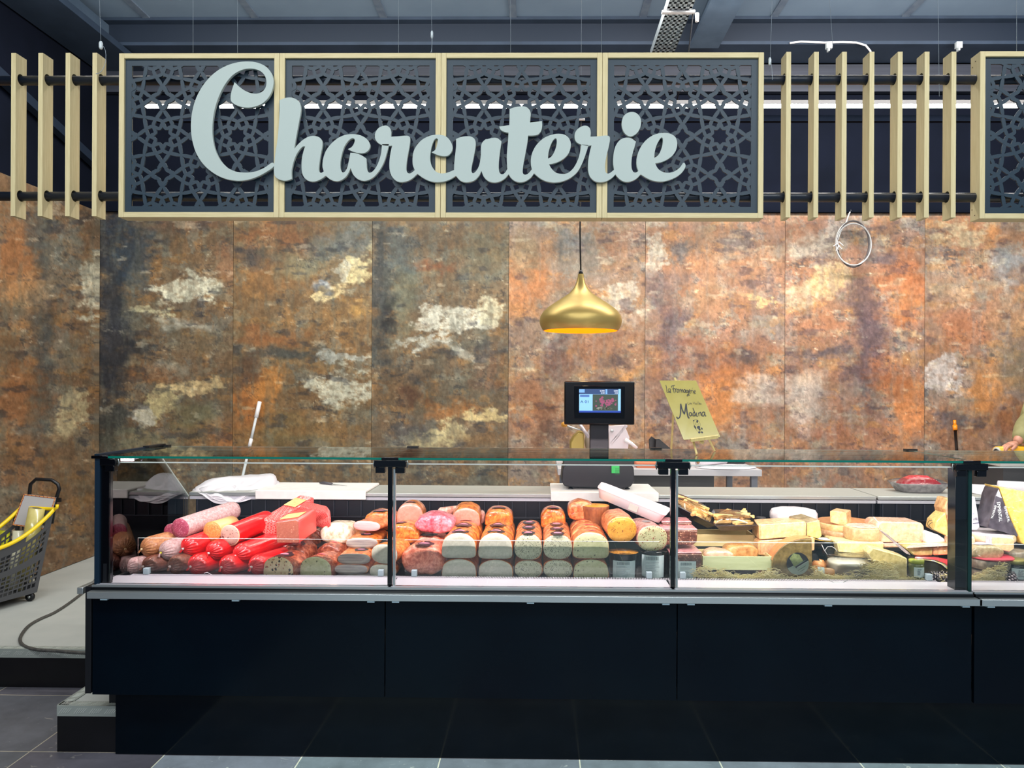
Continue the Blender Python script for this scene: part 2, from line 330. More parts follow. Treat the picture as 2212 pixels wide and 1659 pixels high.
def cladmat():
    m = bpy.data.materials.new('printed_cladding'); m.use_nodes = True; nt = m.node_tree; b = nt.nodes['Principled BSDF']; L = nt.links.new
    a = nt.nodes.new('ShaderNodeVertexColor'); a.layer_name = 'pattern'
    n = nt.nodes.new('ShaderNodeTexNoise'); n.inputs['Scale'].default_value = 45; n.inputs['Detail'].default_value = 8; n.inputs['Roughness'].default_value = .7
    tc = nt.nodes.new('ShaderNodeTexCoord'); L(tc.outputs['Object'], n.inputs['Vector'])
    mr = nt.nodes.new('ShaderNodeMapRange'); mr.inputs[1].default_value = .3; mr.inputs[2].default_value = .7; mr.inputs[3].default_value = .80; mr.inputs[4].default_value = 1.2
    L(n.outputs['Fac'], mr.inputs[0]); mx = nt.nodes.new('ShaderNodeVectorMath'); mx.operation = 'SCALE'; L(a.outputs[0], mx.inputs[0]); L(mr.outputs[0], mx.inputs['Scale'])
    L(mx.outputs[0], b.inputs['Base Color']); b.inputs['Roughness'].default_value = .5; b.inputs['Specular IOR Level'].default_value = .3
    return m
M_clad = cladmat()
def panel_mesh(name, corner_fn, nu, nv, parent, thick):
    # corner_fn(u,v) -> world point ; pattern looked up where that point of the wall stands in the measured layout
    pts = np.zeros((nv, nu, 3)); 
    for j in range(nv):
        for i in range(nu):
            p = corner_fn(i / (nu - 1), j / (nv - 1)); pts[j, i] = (p.x, p.y, p.z)
    d = pts - np.array([0, 0, CAMZ]); R = np.array(_R); U = np.array(_U); F = np.array(_f)
    dz = d @ F; px = (d @ R) / dz * FPX + CX; py = CY - (d @ U) / dz * FPX
    return pts, px, py
Y_WALL = 6.26
def make_panel(name, cf, nu, nv, parent, nrm, pxlim, label=None, flipdark=False):
    pts, px, py = panel_mesh(name, cf, nu, nv, parent, 0)
    px = np.clip(px, pxlim[0] + .5, pxlim[1] - .5)
    colr = paint(px, py)
    o_ = origin_of(parent)
    verts = [tuple(Vector(p) - o_) for p in pts.reshape(-1, 3)]
    faces = [(j * nu + i, j * nu + i + 1, (j + 1) * nu + i + 1, (j + 1) * nu + i) for j in range(nv - 1) for i in range(nu - 1)]
    # thickness: back rim
    n0 = len(verts); rim = [i for i in range(nu)] + [j * nu + nu - 1 for j in range(1, nv)] + [(nv - 1) * nu + i for i in range(nu - 2, -1, -1)] + [j * nu for j in range(nv - 2, 0, -1)]
    for r in rim: verts.append(tuple(Vector(verts[r]) - Vector(nrm) * .012))
    m = len(rim)
    for k in range(m): faces.append((rim[k], rim[(k + 1) % m], n0 + (k + 1) % m, n0 + k))
    me = bpy.data.meshes.new(name); me.from_pydata(verts, [], faces)
    ca = me.color_attributes.new('pattern', 'FLOAT_COLOR', 'POINT')
    arr = np.ones((len(verts), 4), dtype=np.float32); arr[:nu * nv, :3] = colr.reshape(-1, 3); arr[nu * nv:, :3] = .02
    ca.data.foreach_set('color', arr.ravel()); me.materials.append(M_clad)
    bm = bmesh.new(); bm.from_mesh(me); bmesh.ops.recalc_face_normals(bm, faces=bm.faces[:]); bm.to_mesh(me); bm.free()
    o = bpy.data.objects.new(name, me); COL.objects.link(o); o.parent = parent
    return o

# ================================================================== ROOM
PLZ = 0.2                                     # raised working platform
Y_STEP = 3.99; Y_KICK = 3.29
Z_CLAD = 3.04; XL = -3.65; XR = 4.2
# floor with 60 cm tiles
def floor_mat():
    m = bpy.data.materials.new('slate_tiles'); m.use_nodes = True; nt = m.node_tree; b = nt.nodes['Principled BSDF']; L = nt.links.new
    tc = nt.nodes.new('ShaderNodeTexCoord'); mp = nt.nodes.new('ShaderNodeMapping'); L(tc.outputs['Object'], mp.inputs[0])
    mp.inputs['Location'].default_value = (2.22, -1.59, 0)
    br = nt.nodes.new('ShaderNodeTexBrick'); br.offset = 0; br.squash = 1; L(mp.outputs[0], br.inputs[0])
    br.inputs['Scale'].default_value = 1; br.inputs['Brick Width'].default_value = .6; br.inputs['Row Height'].default_value = .6; br.inputs['Mortar Size'].default_value = .0028
    br.inputs['Color1'].default_value = rgba('#5c5962'); br.inputs['Color2'].default_value = rgba('#5f6468'); br.inputs['Mortar'].default_value = rgba('#b0a694')
    n = nt.nodes.new('ShaderNodeTexNoise'); n.inputs['Scale'].default_value = 5; n.inputs['Detail'].default_value = 9; n.inputs['Roughness'].default_value = .65; L(tc.outputs['Object'], n.inputs[0])
    mr = nt.nodes.new('ShaderNodeMapRange'); mr.inputs[1].default_value = .3; mr.inputs[2].default_value = .7; mr.inputs[3].default_value = .75; mr.inputs[4].default_value = 1.3; L(n.outputs[0], mr.inputs[0])
    sc = nt.nodes.new('ShaderNodeVectorMath'); sc.operation = 'SCALE'; L(br.outputs[0], sc.inputs[0]); L(mr.outputs[0], sc.inputs['Scale'])
    n2 = nt.nodes.new('ShaderNodeTexNoise'); n2.inputs['Scale'].default_value = 16; n2.inputs['Detail'].default_value = 6; n2.inputs['Distortion'].default_value = 2; L(tc.outputs['Object'], n2.inputs[0])
    cr = nt.nodes.new('ShaderNodeValToRGB'); cr.color_ramp.elements[0].position = .66; cr.color_ramp.elements[1].position = .72; cr.color_ramp.elements[1].color = (.6, .6, .6, 1); L(n2.outputs[0], cr.inputs[0])
    mx = nt.nodes.new('ShaderNodeMix'); mx.data_type = 'RGBA'; L(cr.outputs[0], mx.inputs[0]); L(sc.outputs[0], mx.inputs[6]); mx.inputs[7].default_value = rgba('#a09a94'); L(mx.outputs[2], b.inputs[0])
    gm = nt.nodes.new('ShaderNodeSeparateXYZ'); L(tc.outputs['Object'], gm.inputs[0])  # strip before the plinth: its brighter light painted in as lighter tile colour
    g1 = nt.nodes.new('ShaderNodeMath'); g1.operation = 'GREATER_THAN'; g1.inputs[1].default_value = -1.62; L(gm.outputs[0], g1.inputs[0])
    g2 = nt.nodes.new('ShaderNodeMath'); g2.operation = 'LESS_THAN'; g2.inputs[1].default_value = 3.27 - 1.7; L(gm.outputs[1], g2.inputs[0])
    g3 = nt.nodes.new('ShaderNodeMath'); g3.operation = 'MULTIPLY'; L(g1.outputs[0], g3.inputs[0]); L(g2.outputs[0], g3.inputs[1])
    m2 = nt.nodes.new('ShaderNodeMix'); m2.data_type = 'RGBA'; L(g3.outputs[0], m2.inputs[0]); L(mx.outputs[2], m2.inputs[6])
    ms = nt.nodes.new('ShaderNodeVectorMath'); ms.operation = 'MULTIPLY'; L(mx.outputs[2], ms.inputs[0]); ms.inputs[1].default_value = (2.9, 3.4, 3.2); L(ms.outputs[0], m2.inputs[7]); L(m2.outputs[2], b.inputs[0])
    b.inputs['Roughness'].default_value = .45; return m
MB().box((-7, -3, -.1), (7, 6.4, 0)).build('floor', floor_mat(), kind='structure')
p_ = MB(); p_.box((-5.2, Y_STEP, .001), (XR, 6.4, PLZ)); p_.box((-2.10, Y_KICK, .001), (XR, Y_STEP, PLZ))
M_riser = mat('riser_black', '#070709', '#0c0c10', scale=4, rough=.3)
pf = p_.build('floor_platform', [M_riser, M_concrete], kind='structure')
for f in pf.data.polygons: f.material_index = 1 if f.normal.z > .9 else 0
# checker-plate edging on the platform
def checker(name, X0, X1, Yf, parent=None, along='x', Y1=None):
    g = MB(); z = PLZ
    if along == 'x':
        g.box((X0, Yf - .004, z - .042), (X1, Yf, z + .004)); g.box((X0, Yf + .0002, z + .001), (X1, Yf + .045, z + .0038))
    else:
        g.box((X0 - .004, Yf, z - .042), (X0, Y1, z + .004)); g.box((X0 + .0002, Yf, z + .001), (X0 + .045, Y1, z + .0038))
    e = g.build(name, M_chk, label=None)
    b = MB(); n = int((X1 - X0) / .067) if along == 'x' else int((Y1 - Yf) / .067)
    for i in range(n):
        c = (i + .5) * .067
        for k in range(5):      # groups of raised bars
            o = c - .018 + k * .0095
            if along == 'x':
                x = X0 + o
                b.bar((x - .006, Yf - .0045, z - .030 + k * .001), (x + .010, Yf - .0045, z - .008), .003, .0022, (0, 1, 0))
                b.bar((x - .006, Yf + .008, z + .0042), (x + .010, Yf + .035, z + .0042), .003, .002)
            else:
                b.bar((X0 + .008, Yf + o, z + .0042), (X0 + .035, Yf + o + .012, z + .0042), .003, .002)
    t = b.build('tread_pattern', M_chkb, e)
    return e
M_chk = mat('checker_plate', '#9aa09a', rough=.5, metal=.15); M_chkb = mat('checker_bars', '#dfe3dc', rough=.3, metal=.5)
tag(checker('step_edging', -5.2, -2.10, Y_STEP), 'bright checker-plate edging along the raised floor left of the counter', 'edging')
tag(checker('step_edging', -2.10, -1.825, Y_KICK), 'short checker-plate edging on the platform corner under the counter end', 'edging')
tag(checker('step_edging', -2.10, 0, Y_KICK + .005, along='y', Y1=Y_STEP - .01), 'checker-plate edging running back along the platform side', 'edging')

# walls
M_navy = mat('navy_wall', '#0b101b', '#0e1320', scale=3, rough=.85, spec=.08)
wb = MB().box((XL, Y_WALL + .012, PLZ), (XR + 3, Y_WALL + .15, 4.55)).build('wall_back', M_navy, kind='structure')
wl = MB().box((XL - .15, -1, 0), (XL - .012, Y_WALL + .15, 4.55)).build('wall_left', M_navy, kind='structure')
seams = [208, 503, 803, 1098, 1393, 1695, 1997, 2297]
for k in range(7):
    xa = P(seams[k], 800, Y_WALL).x + (.0015 if k else 0.001); xb = P(seams[k + 1], 800, Y_WALL).x - .0015
    hi = (seams[k] + .5, min(seams[k + 1], 2296))
    make_panel('cladding_panel', lambda u, v, xa=xa, xb=xb: Vector((xa + (xb - xa) * u, Y_WALL, PLZ + .005 + (Z_CLAD - PLZ) * (1 - v))), 150, 300, wb, (0, -1, 0), (seams[k], seams[k + 1] - 1))
make_panel('cladding_panel', lambda u, v: Vector((XL, 3.2 + (Y_WALL - .012 - 3.2) * u, .62 + (Z_CLAD - .62) * (1 - v))), 240, 260, wl, (1, 0, 0), (-900, 207))
make_panel('lower_cladding_panel', lambda u, v: Vector((XL, 3.2 + (Y_WALL - .012 - 3.2) * u, PLZ + .005 + (.615 - PLZ) * (1 - v))), 240, 50, wl, (1, 0, 0), (-900, 207))
MB().box((-3.6, Y_WALL - .035, Z_CLAD + .005), (XR + 3, Y_WALL + .02, Z_CLAD + .02)).build('trim_1', M_navy, kind='structure')

# ceiling of insulated panels
ZC = 4.47
M_ceil = mat('ceiling_paint', '#7d92a8', '#869bb0', '#768ba0', scale=4, rough=.6, detail=6, contrast=.1)
cl = MB().box((-7, -1, ZC), (7, Y_WALL + .15, ZC + .1)).build('ceiling', M_ceil, kind='structure')
M_seam = mat('ceiling_seam', '#66758a', '#7b8999', scale=12, rough=.5)
g = 0
for px in (370, 590, 850, 1112, 1375, 1640, 1905, 2160, 110):
    x = P(px, 83, Y_WALL).x
    MB().box((x - .028, -.9, ZC - .010), (x + .028, 6.0, ZC)).build('ceiling_joint', M_seam, cl)
M_beam = mat('beam_paint', '#2b3849', '#324053', scale=6, rough=.5); M_beamd = mat('beam_dark', '#1d2838', rough=.5)
M_beaml = mat('beam_purlin', '#4e5f72', '#586a7d', scale=6, rough=.5)
b = empty('ceiling_beam', (0, 5.95, 4.2), 'dark steel beam running across under the ceiling at the back wall', 'beam')
MB().box((-3.62, 5.93, 4.275), (XR, 6.0, 4.45)).build('web', M_beamd, b)
MB().box((-3.62, 5.86, 4.25), (XR, 6.2, 4.275)).build('flange', M_beam, b)
MB().box((-3.62, 5.86, 4.445), (XR, 6.2, 4.468)).build('flange', M_beam, b)
M_upper = mat('upper_wall_board', '#252a36', '#323744', scale=2, stretch=(.4, 1, 18), rough=.6)
MB().box((-3.64, 6.20, 4.02), (XR, 6.255, 4.24)).build('trim_2', M_upper, kind='structure')
# sloping box beam along the left wall
b = empty('side_beam', (-3.45, 4, 4.3), 'broad blue-grey steel beam along the left wall below the ceiling', 'beam')
MB().box((-3.64, 1.5, 4.19), (-3.24, 6.2, 4.24)).build('flange', M_beam, b)
MB().box((-3.48, 1.5, 4.24), (-3.40, 6.2, 4.44)).build('web', M_beaml, b)
bb = MB(); bb.poly([(-3.64, 3.0, 4.12), (-3.64, 6.2, 3.35), (-3.64, 6.2, 3.42), (-3.64, 3.0, 4.19)], (.06, 0, 0))
tag(bb.build('brace', M_beamd), 'dark diagonal brace on the left wall behind the timber slats', 'brace')
# purlin and perforated cable tray right of centre
xa = P(1482, 112, 5.9).x
b = MB().box((xa + .02, 1.5, 4.22), (xa + .24, 5.86, 4.25)); b.box((xa + .10, 1.5, 4.25), (xa + .14, 5.86, 4.46))
b.build('ceiling_purlin', M_beaml, label='grey steel purlin running front to back beside the cable tray', cat='beam')
tr = empty('cable_tray', (P(1420, 112, 5.2).x, 3.5, 3.89), 'galvanised perforated cable tray under the ceiling above the sign', 'cable tray')
tx = P(1433, 112, 5.2).x; tz = P(1433, 112, 5.2).z
M_galv = mat('galvanised', '#a9b4ba', '#98a4ab', scale=20, rough=.45, metal=.3)
g = MB()
zt = tz; w = .15; ny = 60; y0, y1 = 2.0, 5.3
for i in range(ny):           # perforated base: rungs and rails with slots between
    ya = y0 + (y1 - y0) * i / ny; yb = ya + (y1 - y0) / ny
    g.box((tx - w / 2, ya, zt), (tx + w / 2, ya + .022, zt + .002))
for k, xx in enumerate((-.075, -.045, -.01, .02, .06)):
    g.box((tx + xx, y0, zt), (tx + xx + .017, y1, zt + .002))
g.build('tray_base', M_galv, tr)
for s in (-1, 1): MB().box((tx + s * w / 2 - .001, y0, zt), (tx + s * w / 2 + .001, y1, zt + .055)).build('tray_side', M_galv, tr)
MB().box((tx - .07, y0, zt + .003), (tx + .07, y1, zt + .02)).build('cable_bundle', mat('cable_dark', '#49535c', rough=.6), tr)
g = MB(); yy = PZ(1480, 22, zt).y
g.box((tx - .10, yy, zt - .012), (tx + .10, yy + .03, zt + .002)); g.lathe([(.012, 0), (.012, .05)], (tx + .115, yy + .02, zt - .06), 10); g.build('clamp', M_white, tr)
g = MB(); g.tube([(tx + .09, yy + .02, zt - .01), (tx + .12, yy + .3, zt - .12), (tx + .13, yy + 1.0, zt - .34)], .004); g.build('cable', mat('cable_black', '#16181d', rough=.5), tr)

# linear luminaire behind the sign
b = empty('linear_light', (0, 5.2, 3.5), 'long white glowing linear light hanging behind the sign', 'light fixture')
za = P(1700, 231, 5.2).z; x0 = P(318, 231, 5.2).x
M_tube = mat('tube_glow', '#ffffff', emit='#f2fff6', es=9)
MB().box((x0, 5.17, za - .009), (XR - .6, 5.20, za + .009)).build('tube', M_tube, b)
MB().box((x0, 5.18, za + .013), (XR - .6, 5.24, za + .04)).build('housing', M_blackmat, b)
MB().box((x0, 5.30, za - .06), (XR - .6, 5.34, za - .02)).build('rail', M_navy, b)
area('tube_light', ((x0 + XR - .6) / 2, 5.15, za - .004), ((x0 + XR - .6) / 2, 6.0, za - .9), XR - .6 - x0, .012, 14, (.93, 1, .97))

# ================================================================== HANGING SIGN
YS = 3.50
def SP(px, py, y=YS): return P(px, py, y)
zt_ = SP(900, 114).z; zb_ = SP(900, 470).z; X0 = SP(256, 290).x; X4 = SP(1648, 290).x
def lattice(x0, x1, z0, z1, Y, parent):
    """dark fretwork board: solid border and interlacing curved bands around eight-lobed openings and four-point stars"""
    T = .008; g = MB(); bw = .030
    g.box((x0, Y, z0), (x0 + bw, Y + T, z1)); g.box((x1 - bw, Y, z0), (x1, Y + T, z1))
    g.box((x0 + bw, Y, z0), (x1 - bw, Y + T, z0 + bw)); g.box((x0 + bw, Y, z1 - bw), (x1 - bw, Y + T, z1))
    p = (x1 - x0) / 4.0; q = (z1 - z0) / 4.0
    ix0, ix1, iz0, iz1 = x0 + bw * .8, x1 - bw * .8, z0 + bw * .8, z1 - bw * .8
    cnt = [0]
    def band(pts, w, closed=True):
        n = len(pts); cnt[0] += 1; off = (cnt[0] * 7 % 101) * .000016
        L_, R_ = [], []
        for i in range(n):
            a = Vector(pts[i - 1] if (closed or i > 0) else pts[i]); b_ = Vector(pts[(i + 1) % n] if (closed or i < n - 1) else pts[i])
            d = (b_ - a).normalized(); nr = Vector((-d.y, d.x)); c = Vector(pts[i]); L_.append(c + nr * w / 2); R_.append(c - nr * w / 2)
        V = []
        for a, b_ in zip(L_, R_):
            V.append([g.bm.verts.new((v.x, Y + dy, v.y)) for dy in (off, T) for v in (a, b_)])
        for i in range(n if closed else n - 1):
            j = (i + 1) % n; c = (Vector(pts[i]) + Vector(pts[j])) / 2
            if not (ix0 <= c.x <= ix1 and iz0 <= c.y <= iz1): continue
            A, B = V[i], V[j]
            for q_ in ((A[0], B[0], B[1], A[1]), (A[3], B[3], B[2], A[2]), (A[0], A[2], B[2], B[0]), (A[1], B[1], B[3], A[3])):
                f = g.face(q_)
                if f: f.smooth = False
    w = .0172
    for i in range(0, 5):
        for j in range(0, 5):
            cx, cz = x0 + i * p, z0 + j * q
            if (i + j) % 2 == 1:     # rosette: eight small loops inside an eight-pointed band
                for k in range(8):
                    a = radians(22.5 + 45 * k); c = (cx + p * .345 * cos(a), cz + q * .345 * sin(a))
                    band([(c[0] + p * (.118 + .012 * cos(4 * t)) * cos(t + a), c[1] + q * (.118 + .012 * cos(4 * t)) * sin(t + a)) for t in [2 * pi * m / 16 for m in range(16)]], w * .92)
                pts = []
                for k in range(8):
                    a0, a1 = radians(45 * k), radians(45 * k + 22.5); r0 = .70 if k % 2 == 0 else .707
                    T_ = Vector((r0 * cos(a0), r0 * sin(a0))); V_ = Vector((.485 * cos(a1), .485 * sin(a1))); a2 = radians(45 * k + 45); r2 = .707 if k % 2 == 0 else .70
                    T2 = Vector((r2 * cos(a2), r2 * sin(a2)))
                    for f in (0, .35, .7): pts.append(T_.lerp(V_, f))
                    pts.append(V_ * 1.0)
                    for f in (.3, .65): pts.append(V_.lerp(T2, f))
                pts = [(cx + p * v.x, cz + q * v.y) for v in pts]
                band(pts, w)
            else:                    # four-pointed star with hollow sides
                N = 64; pts = []
                for k in range(N):
                    t = 2 * pi * k / N; s_ = abs(cos(2 * t)); r = .165 + .125 * s_ ** 3.0
                    pts.append((cx + p * r * cos(t), cz + q * r * sin(t)))
                band(pts, w * .95)
                for a in (0, pi / 2, pi, 3 * pi / 2):
                    for sg_ in (-1, 1):
                        A = Vector((.30, 0)); B = Vector((.16, .12 * sg_)); f = lambda v: (cx + p * (v.x * cos(a) - v.y * sin(a)), cz + q * (v.x * sin(a) + v.y * cos(a)))
                        band([f(A), f(A.lerp(B, .5) + Vector((-.02, -.01 * sg_))), f(B)], w * .9, False)
    return g.build('lattice_panel', M_lat, parent)
def sign_box(x0, x1, z0, z1, parent):
    D = .078; t = .024; Y = YS
    MB().box((x0, Y, z0), (x0 + t, Y + D, z1)).build('frame_side', M_wood, parent, bevel=.0012)
    MB().box((x1 - t, Y, z0), (x1, Y + D, z1)).build('frame_side', M_wood, parent, bevel=.0012)
    MB().box((x0 + t, Y, z1 - t), (x1 - t, Y + D, z1)).build('frame_rail', M_woodh, parent, bevel=.0012)
    MB().box((x0 + t, Y, z0), (x1 - t, Y + D, z0 + t)).build('frame_rail', M_woodh, parent, bevel=.0012)
    lattice(x0 + t, x1 - t, z0 + t, z1 - t, Y + .012, parent)
bx = [SP(v, 290).x for v in (256, 603, 952, 1301, 1650)]
sg = empty('hanging_sign', ((bx[0] + bx[4]) / 2, YS + .04, zb_), 'long hanging sign of four pine-framed lattice panels reading Charcuterie', 'sign')
for k in range(4): sign_box(bx[k] + .0006, bx[k + 1] - .0006, zb_, zt_, sg)
s2 = empty('hanging_sign', (SP(2240, 290).x, YS + .04, zb_), 'neighbouring pine-framed lattice sign cut off by the right edge', 'sign')
xs2 = SP(2117, 290).x; sign_box(xs2, xs2 + (bx[1] - bx[0]), zb_, zt_ + .004, s2)
for (u, v) in ((.02, .03), (.045, .07), (.02, .965), (.045, .94)):
    g = MB(); g.lathe([(.003, 0), (.003, .001)], (xs2 - .001, YS + .02 + u * .9, zb_ + (zt_ - zb_) * v), 8, axis=(-1, 0, 0)); g.build('nail_head', mat('rusty_nail', '#6d5a43', rough=.6), s2)

# lettering
A_ = crop(400, 120, 5.925); B_ = crop(580, 190, 7.9); C_ = crop(790, 220, 7.9); D_ = crop(1040, 210, 8.508); E_ = crop(1220, 230, 7.9)
K = 'k'
LET = {
'C': [[(A_, [(1115,1372),(1138,1395),(1120,1430),(1040,1485),(930,1545),(800,1588),(660,1600),(500,1570),(360,1500),(230,1385),(140,1240),(90,1070),(75,900),(90,730),(140,550),(225,390),(340,255),(480,155),(640,95),(800,78),(930,95),(1040,150),(1105,235),(1128,330),(1110,440),(1060,540),(970,620),(860,658),(760,662),(660,635),(600,595),(583,555),(590,480),(610,410),(633,345,K),(690,400),(780,460),(880,490),(970,475),(1025,420),(1042,345),(1025,265),(975,205),(900,172),(800,165),(700,190),(610,245),(540,320),(470,430),(410,570),(365,730),(345,900),(350,1060),(380,1200),(440,1330),(530,1430),(640,1485),(770,1500),(900,1485),(1010,1440),(1070,1400)])]],
'h': [[(B_, [(190,210,K),(280,175),(370,165),(450,185),(520,240),(550,330),(545,420),(520,560),(490,720),(460,880),(435,1050,K),(500,970),(600,880),(700,830),(790,822),(870,850),(912,910),(915,990),(890,1120),(865,1280),(855,1390),(870,1440),(905,1450),(945,1425,K),(975,1495,K),(900,1550),(820,1585),(740,1595),(660,1570),(595,1500),(570,1400),(568,1280),(580,1160),(610,1045),(630,995,K),(580,1000),(520,1060),(470,1140),(430,1240),(405,1330),(390,1430),(395,1550,K),(300,1580),(200,1565),(120,1515),(95,1440),(100,1300),(125,1080),(160,850),(180,600),(190,400)])]],
'a': [[(B_, [(945,1425,K),(925,1340),(932,1230),(970,1100),(1040,990),(1140,890),(1250,825),(1360,795),(1480,793),(1590,820),(1680,880),(1730,970),(1710,1050),(1650,1100),(1560,1110),(1460,1090),(1360,1045,K),(1420,1010),(1460,950),(1475,890),(1455,858),(1410,860),(1350,910),(1290,1000),(1250,1120),(1225,1250),(1222,1350),(1240,1420),(1270,1445),(1310,1425),(1350,1350),(1375,1240),(1400,1107,K),(1480,1115),(1580,1150),(1665,1205,K),(1670,1280),(1675,1370),(1695,1430),(1730,1450),(1780,1425),(1840,1350),(1890,1240),(1925,1110),(1940,960,K),(2055,960,K),(2010,1130),(1960,1280),(1880,1420),(1790,1520),(1700,1570),(1620,1582),(1530,1555),(1450,1480),(1400,1360,K),(1360,1450),(1300,1530),(1220,1580),(1140,1588),(1060,1560),(975,1495,K)])]],
'r': [[(C_, [(160,600),(170,520),(220,450),(290,415),(360,412),(410,450),(430,520),(425,598,K),(560,590),(700,580),(745,600),(755,650),(740,770),(710,930),(690,1080),(690,1170),(715,1215),(755,1225),(800,1200),(840,1165,K),(880,1225,K),(800,1300),(710,1350),(610,1368),(520,1345),(450,1270),(412,1160),(408,1020),(425,880),(455,745,K),(390,748,K),(285,740,K),(215,700),(175,650)])]],
'c': [[(C_, [(840,1165,K),(808,1080),(802,970),(820,850),(870,750),(950,660),(1050,600),(1160,568),(1270,565),(1370,595),(1440,670),(1478,770),(1460,850),(1410,910),(1340,925),(1230,905),(1130,860,K),(1185,825),(1215,760),(1230,680),(1232,635),(1205,620),(1165,650),(1130,730),(1105,840),(1095,960),(1110,1060),(1150,1140),(1210,1200),(1290,1225),(1380,1215),(1510,1165,K),(1540,1260,K),(1440,1320),(1330,1358),(1200,1368),(1080,1345),(970,1290),(880,1225,K)])]],
'u': [[(C_, [(1510,1165,K),(1515,1050),(1530,900),(1545,760),(1545,635,K),(1620,605),(1710,590),(1790,595),(1850,630),(1873,700),(1865,800),(1835,960),(1805,1100),(1800,1180),(1825,1222),(1870,1200),(1920,1130),(1950,1040),(1968,900),(1970,780),(1990,700),(2050,640)]), (D_, [(100,775),(210,750),(290,755),(365,815,K),(350,900),(330,1050),(315,1200),(315,1320),(335,1395),(380,1420),(430,1395),(480,1320,K),(500,1410,K),(430,1490),(340,1545),(240,1565),(130,1540),(50,1465),(0,1345,K)]), (C_, [(1930,1260),(1850,1340),(1720,1372),(1620,1345),(1540,1260,K)])]],
't': [[(D_, [(520,220,K),(600,190),(690,175),(800,175),(870,220),(900,290),(895,380),(888,470,K),(1000,455),(1105,440,K),(1112,530),(1090,620),(1040,680),(960,700),(855,702,K),(840,830),(810,1000),(780,1160),(755,1320),(760,1400),(800,1428),(860,1405),(930,1325,K),(965,1395,K),(900,1480),(810,1540),(710,1562),(610,1535),(545,1480),(500,1410,K),(480,1320,K),(470,1150),(475,1000),(490,820),(500,650,K),(430,635),(360,600),(330,540,K),(420,530),(515,515,K),(520,380)])]],
'e': [[(D_, [(930,1325,K),(912,1230),(918,1100),(955,980),(1030,860),(1140,760),(1270,700),(1400,675),(1520,690),(1600,750),(1638,850),(1620,980),(1560,1080),(1450,1165),(1340,1210),(1235,1230,K),(1290,1320),(1370,1390),(1470,1412),(1580,1400),(1680,1320),(1750,1210),(1800,1080),(1840,870,K),(1965,880,K),(1900,1080),(1840,1230),(1760,1370),(1650,1470),(1500,1540),(1350,1565),(1200,1545),(1080,1490),(965,1395,K)])], [(D_, [(1220,1135,K),(1225,1040),(1250,930),(1300,810),(1350,755),(1380,760),(1388,830),(1370,930),(1330,1030),(1280,1100)])]],
'r2': [[(E_, [(172,530),(180,450),(230,380),(310,335),(380,335),(425,375),(440,440),(435,518,K),(570,512),(700,498),(755,510),(768,550),(755,650),(720,800),(690,950),(686,1080),(705,1135),(745,1148),(790,1125),(845,1080,K),(865,1155,K),(800,1220),(700,1275),(590,1290),(500,1265),(430,1190),(402,1080),(405,930),(430,780),(460,660,K),(395,670,K),(295,655,K),(220,620),(185,580)])]],
'i': [[(E_, [(845,1080,K),(830,980),(832,860),(850,740),(890,640),(950,570),(1040,535),(1130,545),(1210,600,K),(1190,680),(1150,820),(1135,950),(1140,1060),(1170,1120),(1215,1130),(1260,1100,K),(1295,1155,K),(1220,1230),(1130,1275),(1040,1285),(960,1255),(900,1200),(865,1155,K)])]],
'dot': [[(E_, [(975,290),(1000,180),(1060,120),(1140,95),(1220,115),(1280,180),(1300,270),(1280,370),(1220,460),(1130,508),(1050,480),(995,400)])]],
'e2': [[(E_, [(1260,1100,K),(1232,1010),(1232,890),(1260,780),(1320,660),(1420,550),(1540,480),(1670,455),(1790,465),(1880,520),(1915,620),(1900,730),(1840,830),(1750,900),(1650,945),(1540,970,K),(1580,1050),(1650,1110),(1750,1135),(1850,1120),(1950,1060),(2000,1000),(2025,965),(2050,980),(2055,1030),(2010,1110),(1920,1190),(1790,1250),(1650,1280),(1500,1262),(1390,1215),(1295,1155,K)])], [(E_, [(1527,885,K),(1530,790),(1560,670),(1610,570),(1650,525),(1675,545),(1675,630),(1650,730),(1600,830)])]],
}
def smooth_outline(raw, n=5):
    pts = [(Vector(p[:2]), len(p) > 2) for p in raw]; m = len(pts); out = []
    for i in range(m):
        p0, p1, p2, p3 = pts[i - 1], pts[i], pts[(i + 1) % m], pts[(i + 2) % m]
        a = p1[0]; b = p2[0]; L_ = (b - a).length
        t1 = (b - a) * 1.0 if p1[1] else (b - p0[0]) * (L_ / max((b - a).length + (a - p0[0]).length, 1e-6))
        t2 = (b - a) * 1.0 if p2[1] else (p3[0] - a) * (L_ / max((p3[0] - b).length + (b - a).length, 1e-6))
        for k in range(n):
            t = k / n; h00 = 2 * t ** 3 - 3 * t ** 2 + 1; h10 = t ** 3 - 2 * t ** 2 + t; h01 = -2 * t ** 3 + 3 * t ** 2; h11 = t ** 3 - t ** 2
            out.append(a * h00 + t1 * h10 + b * h01 + t2 * h11)
    return out
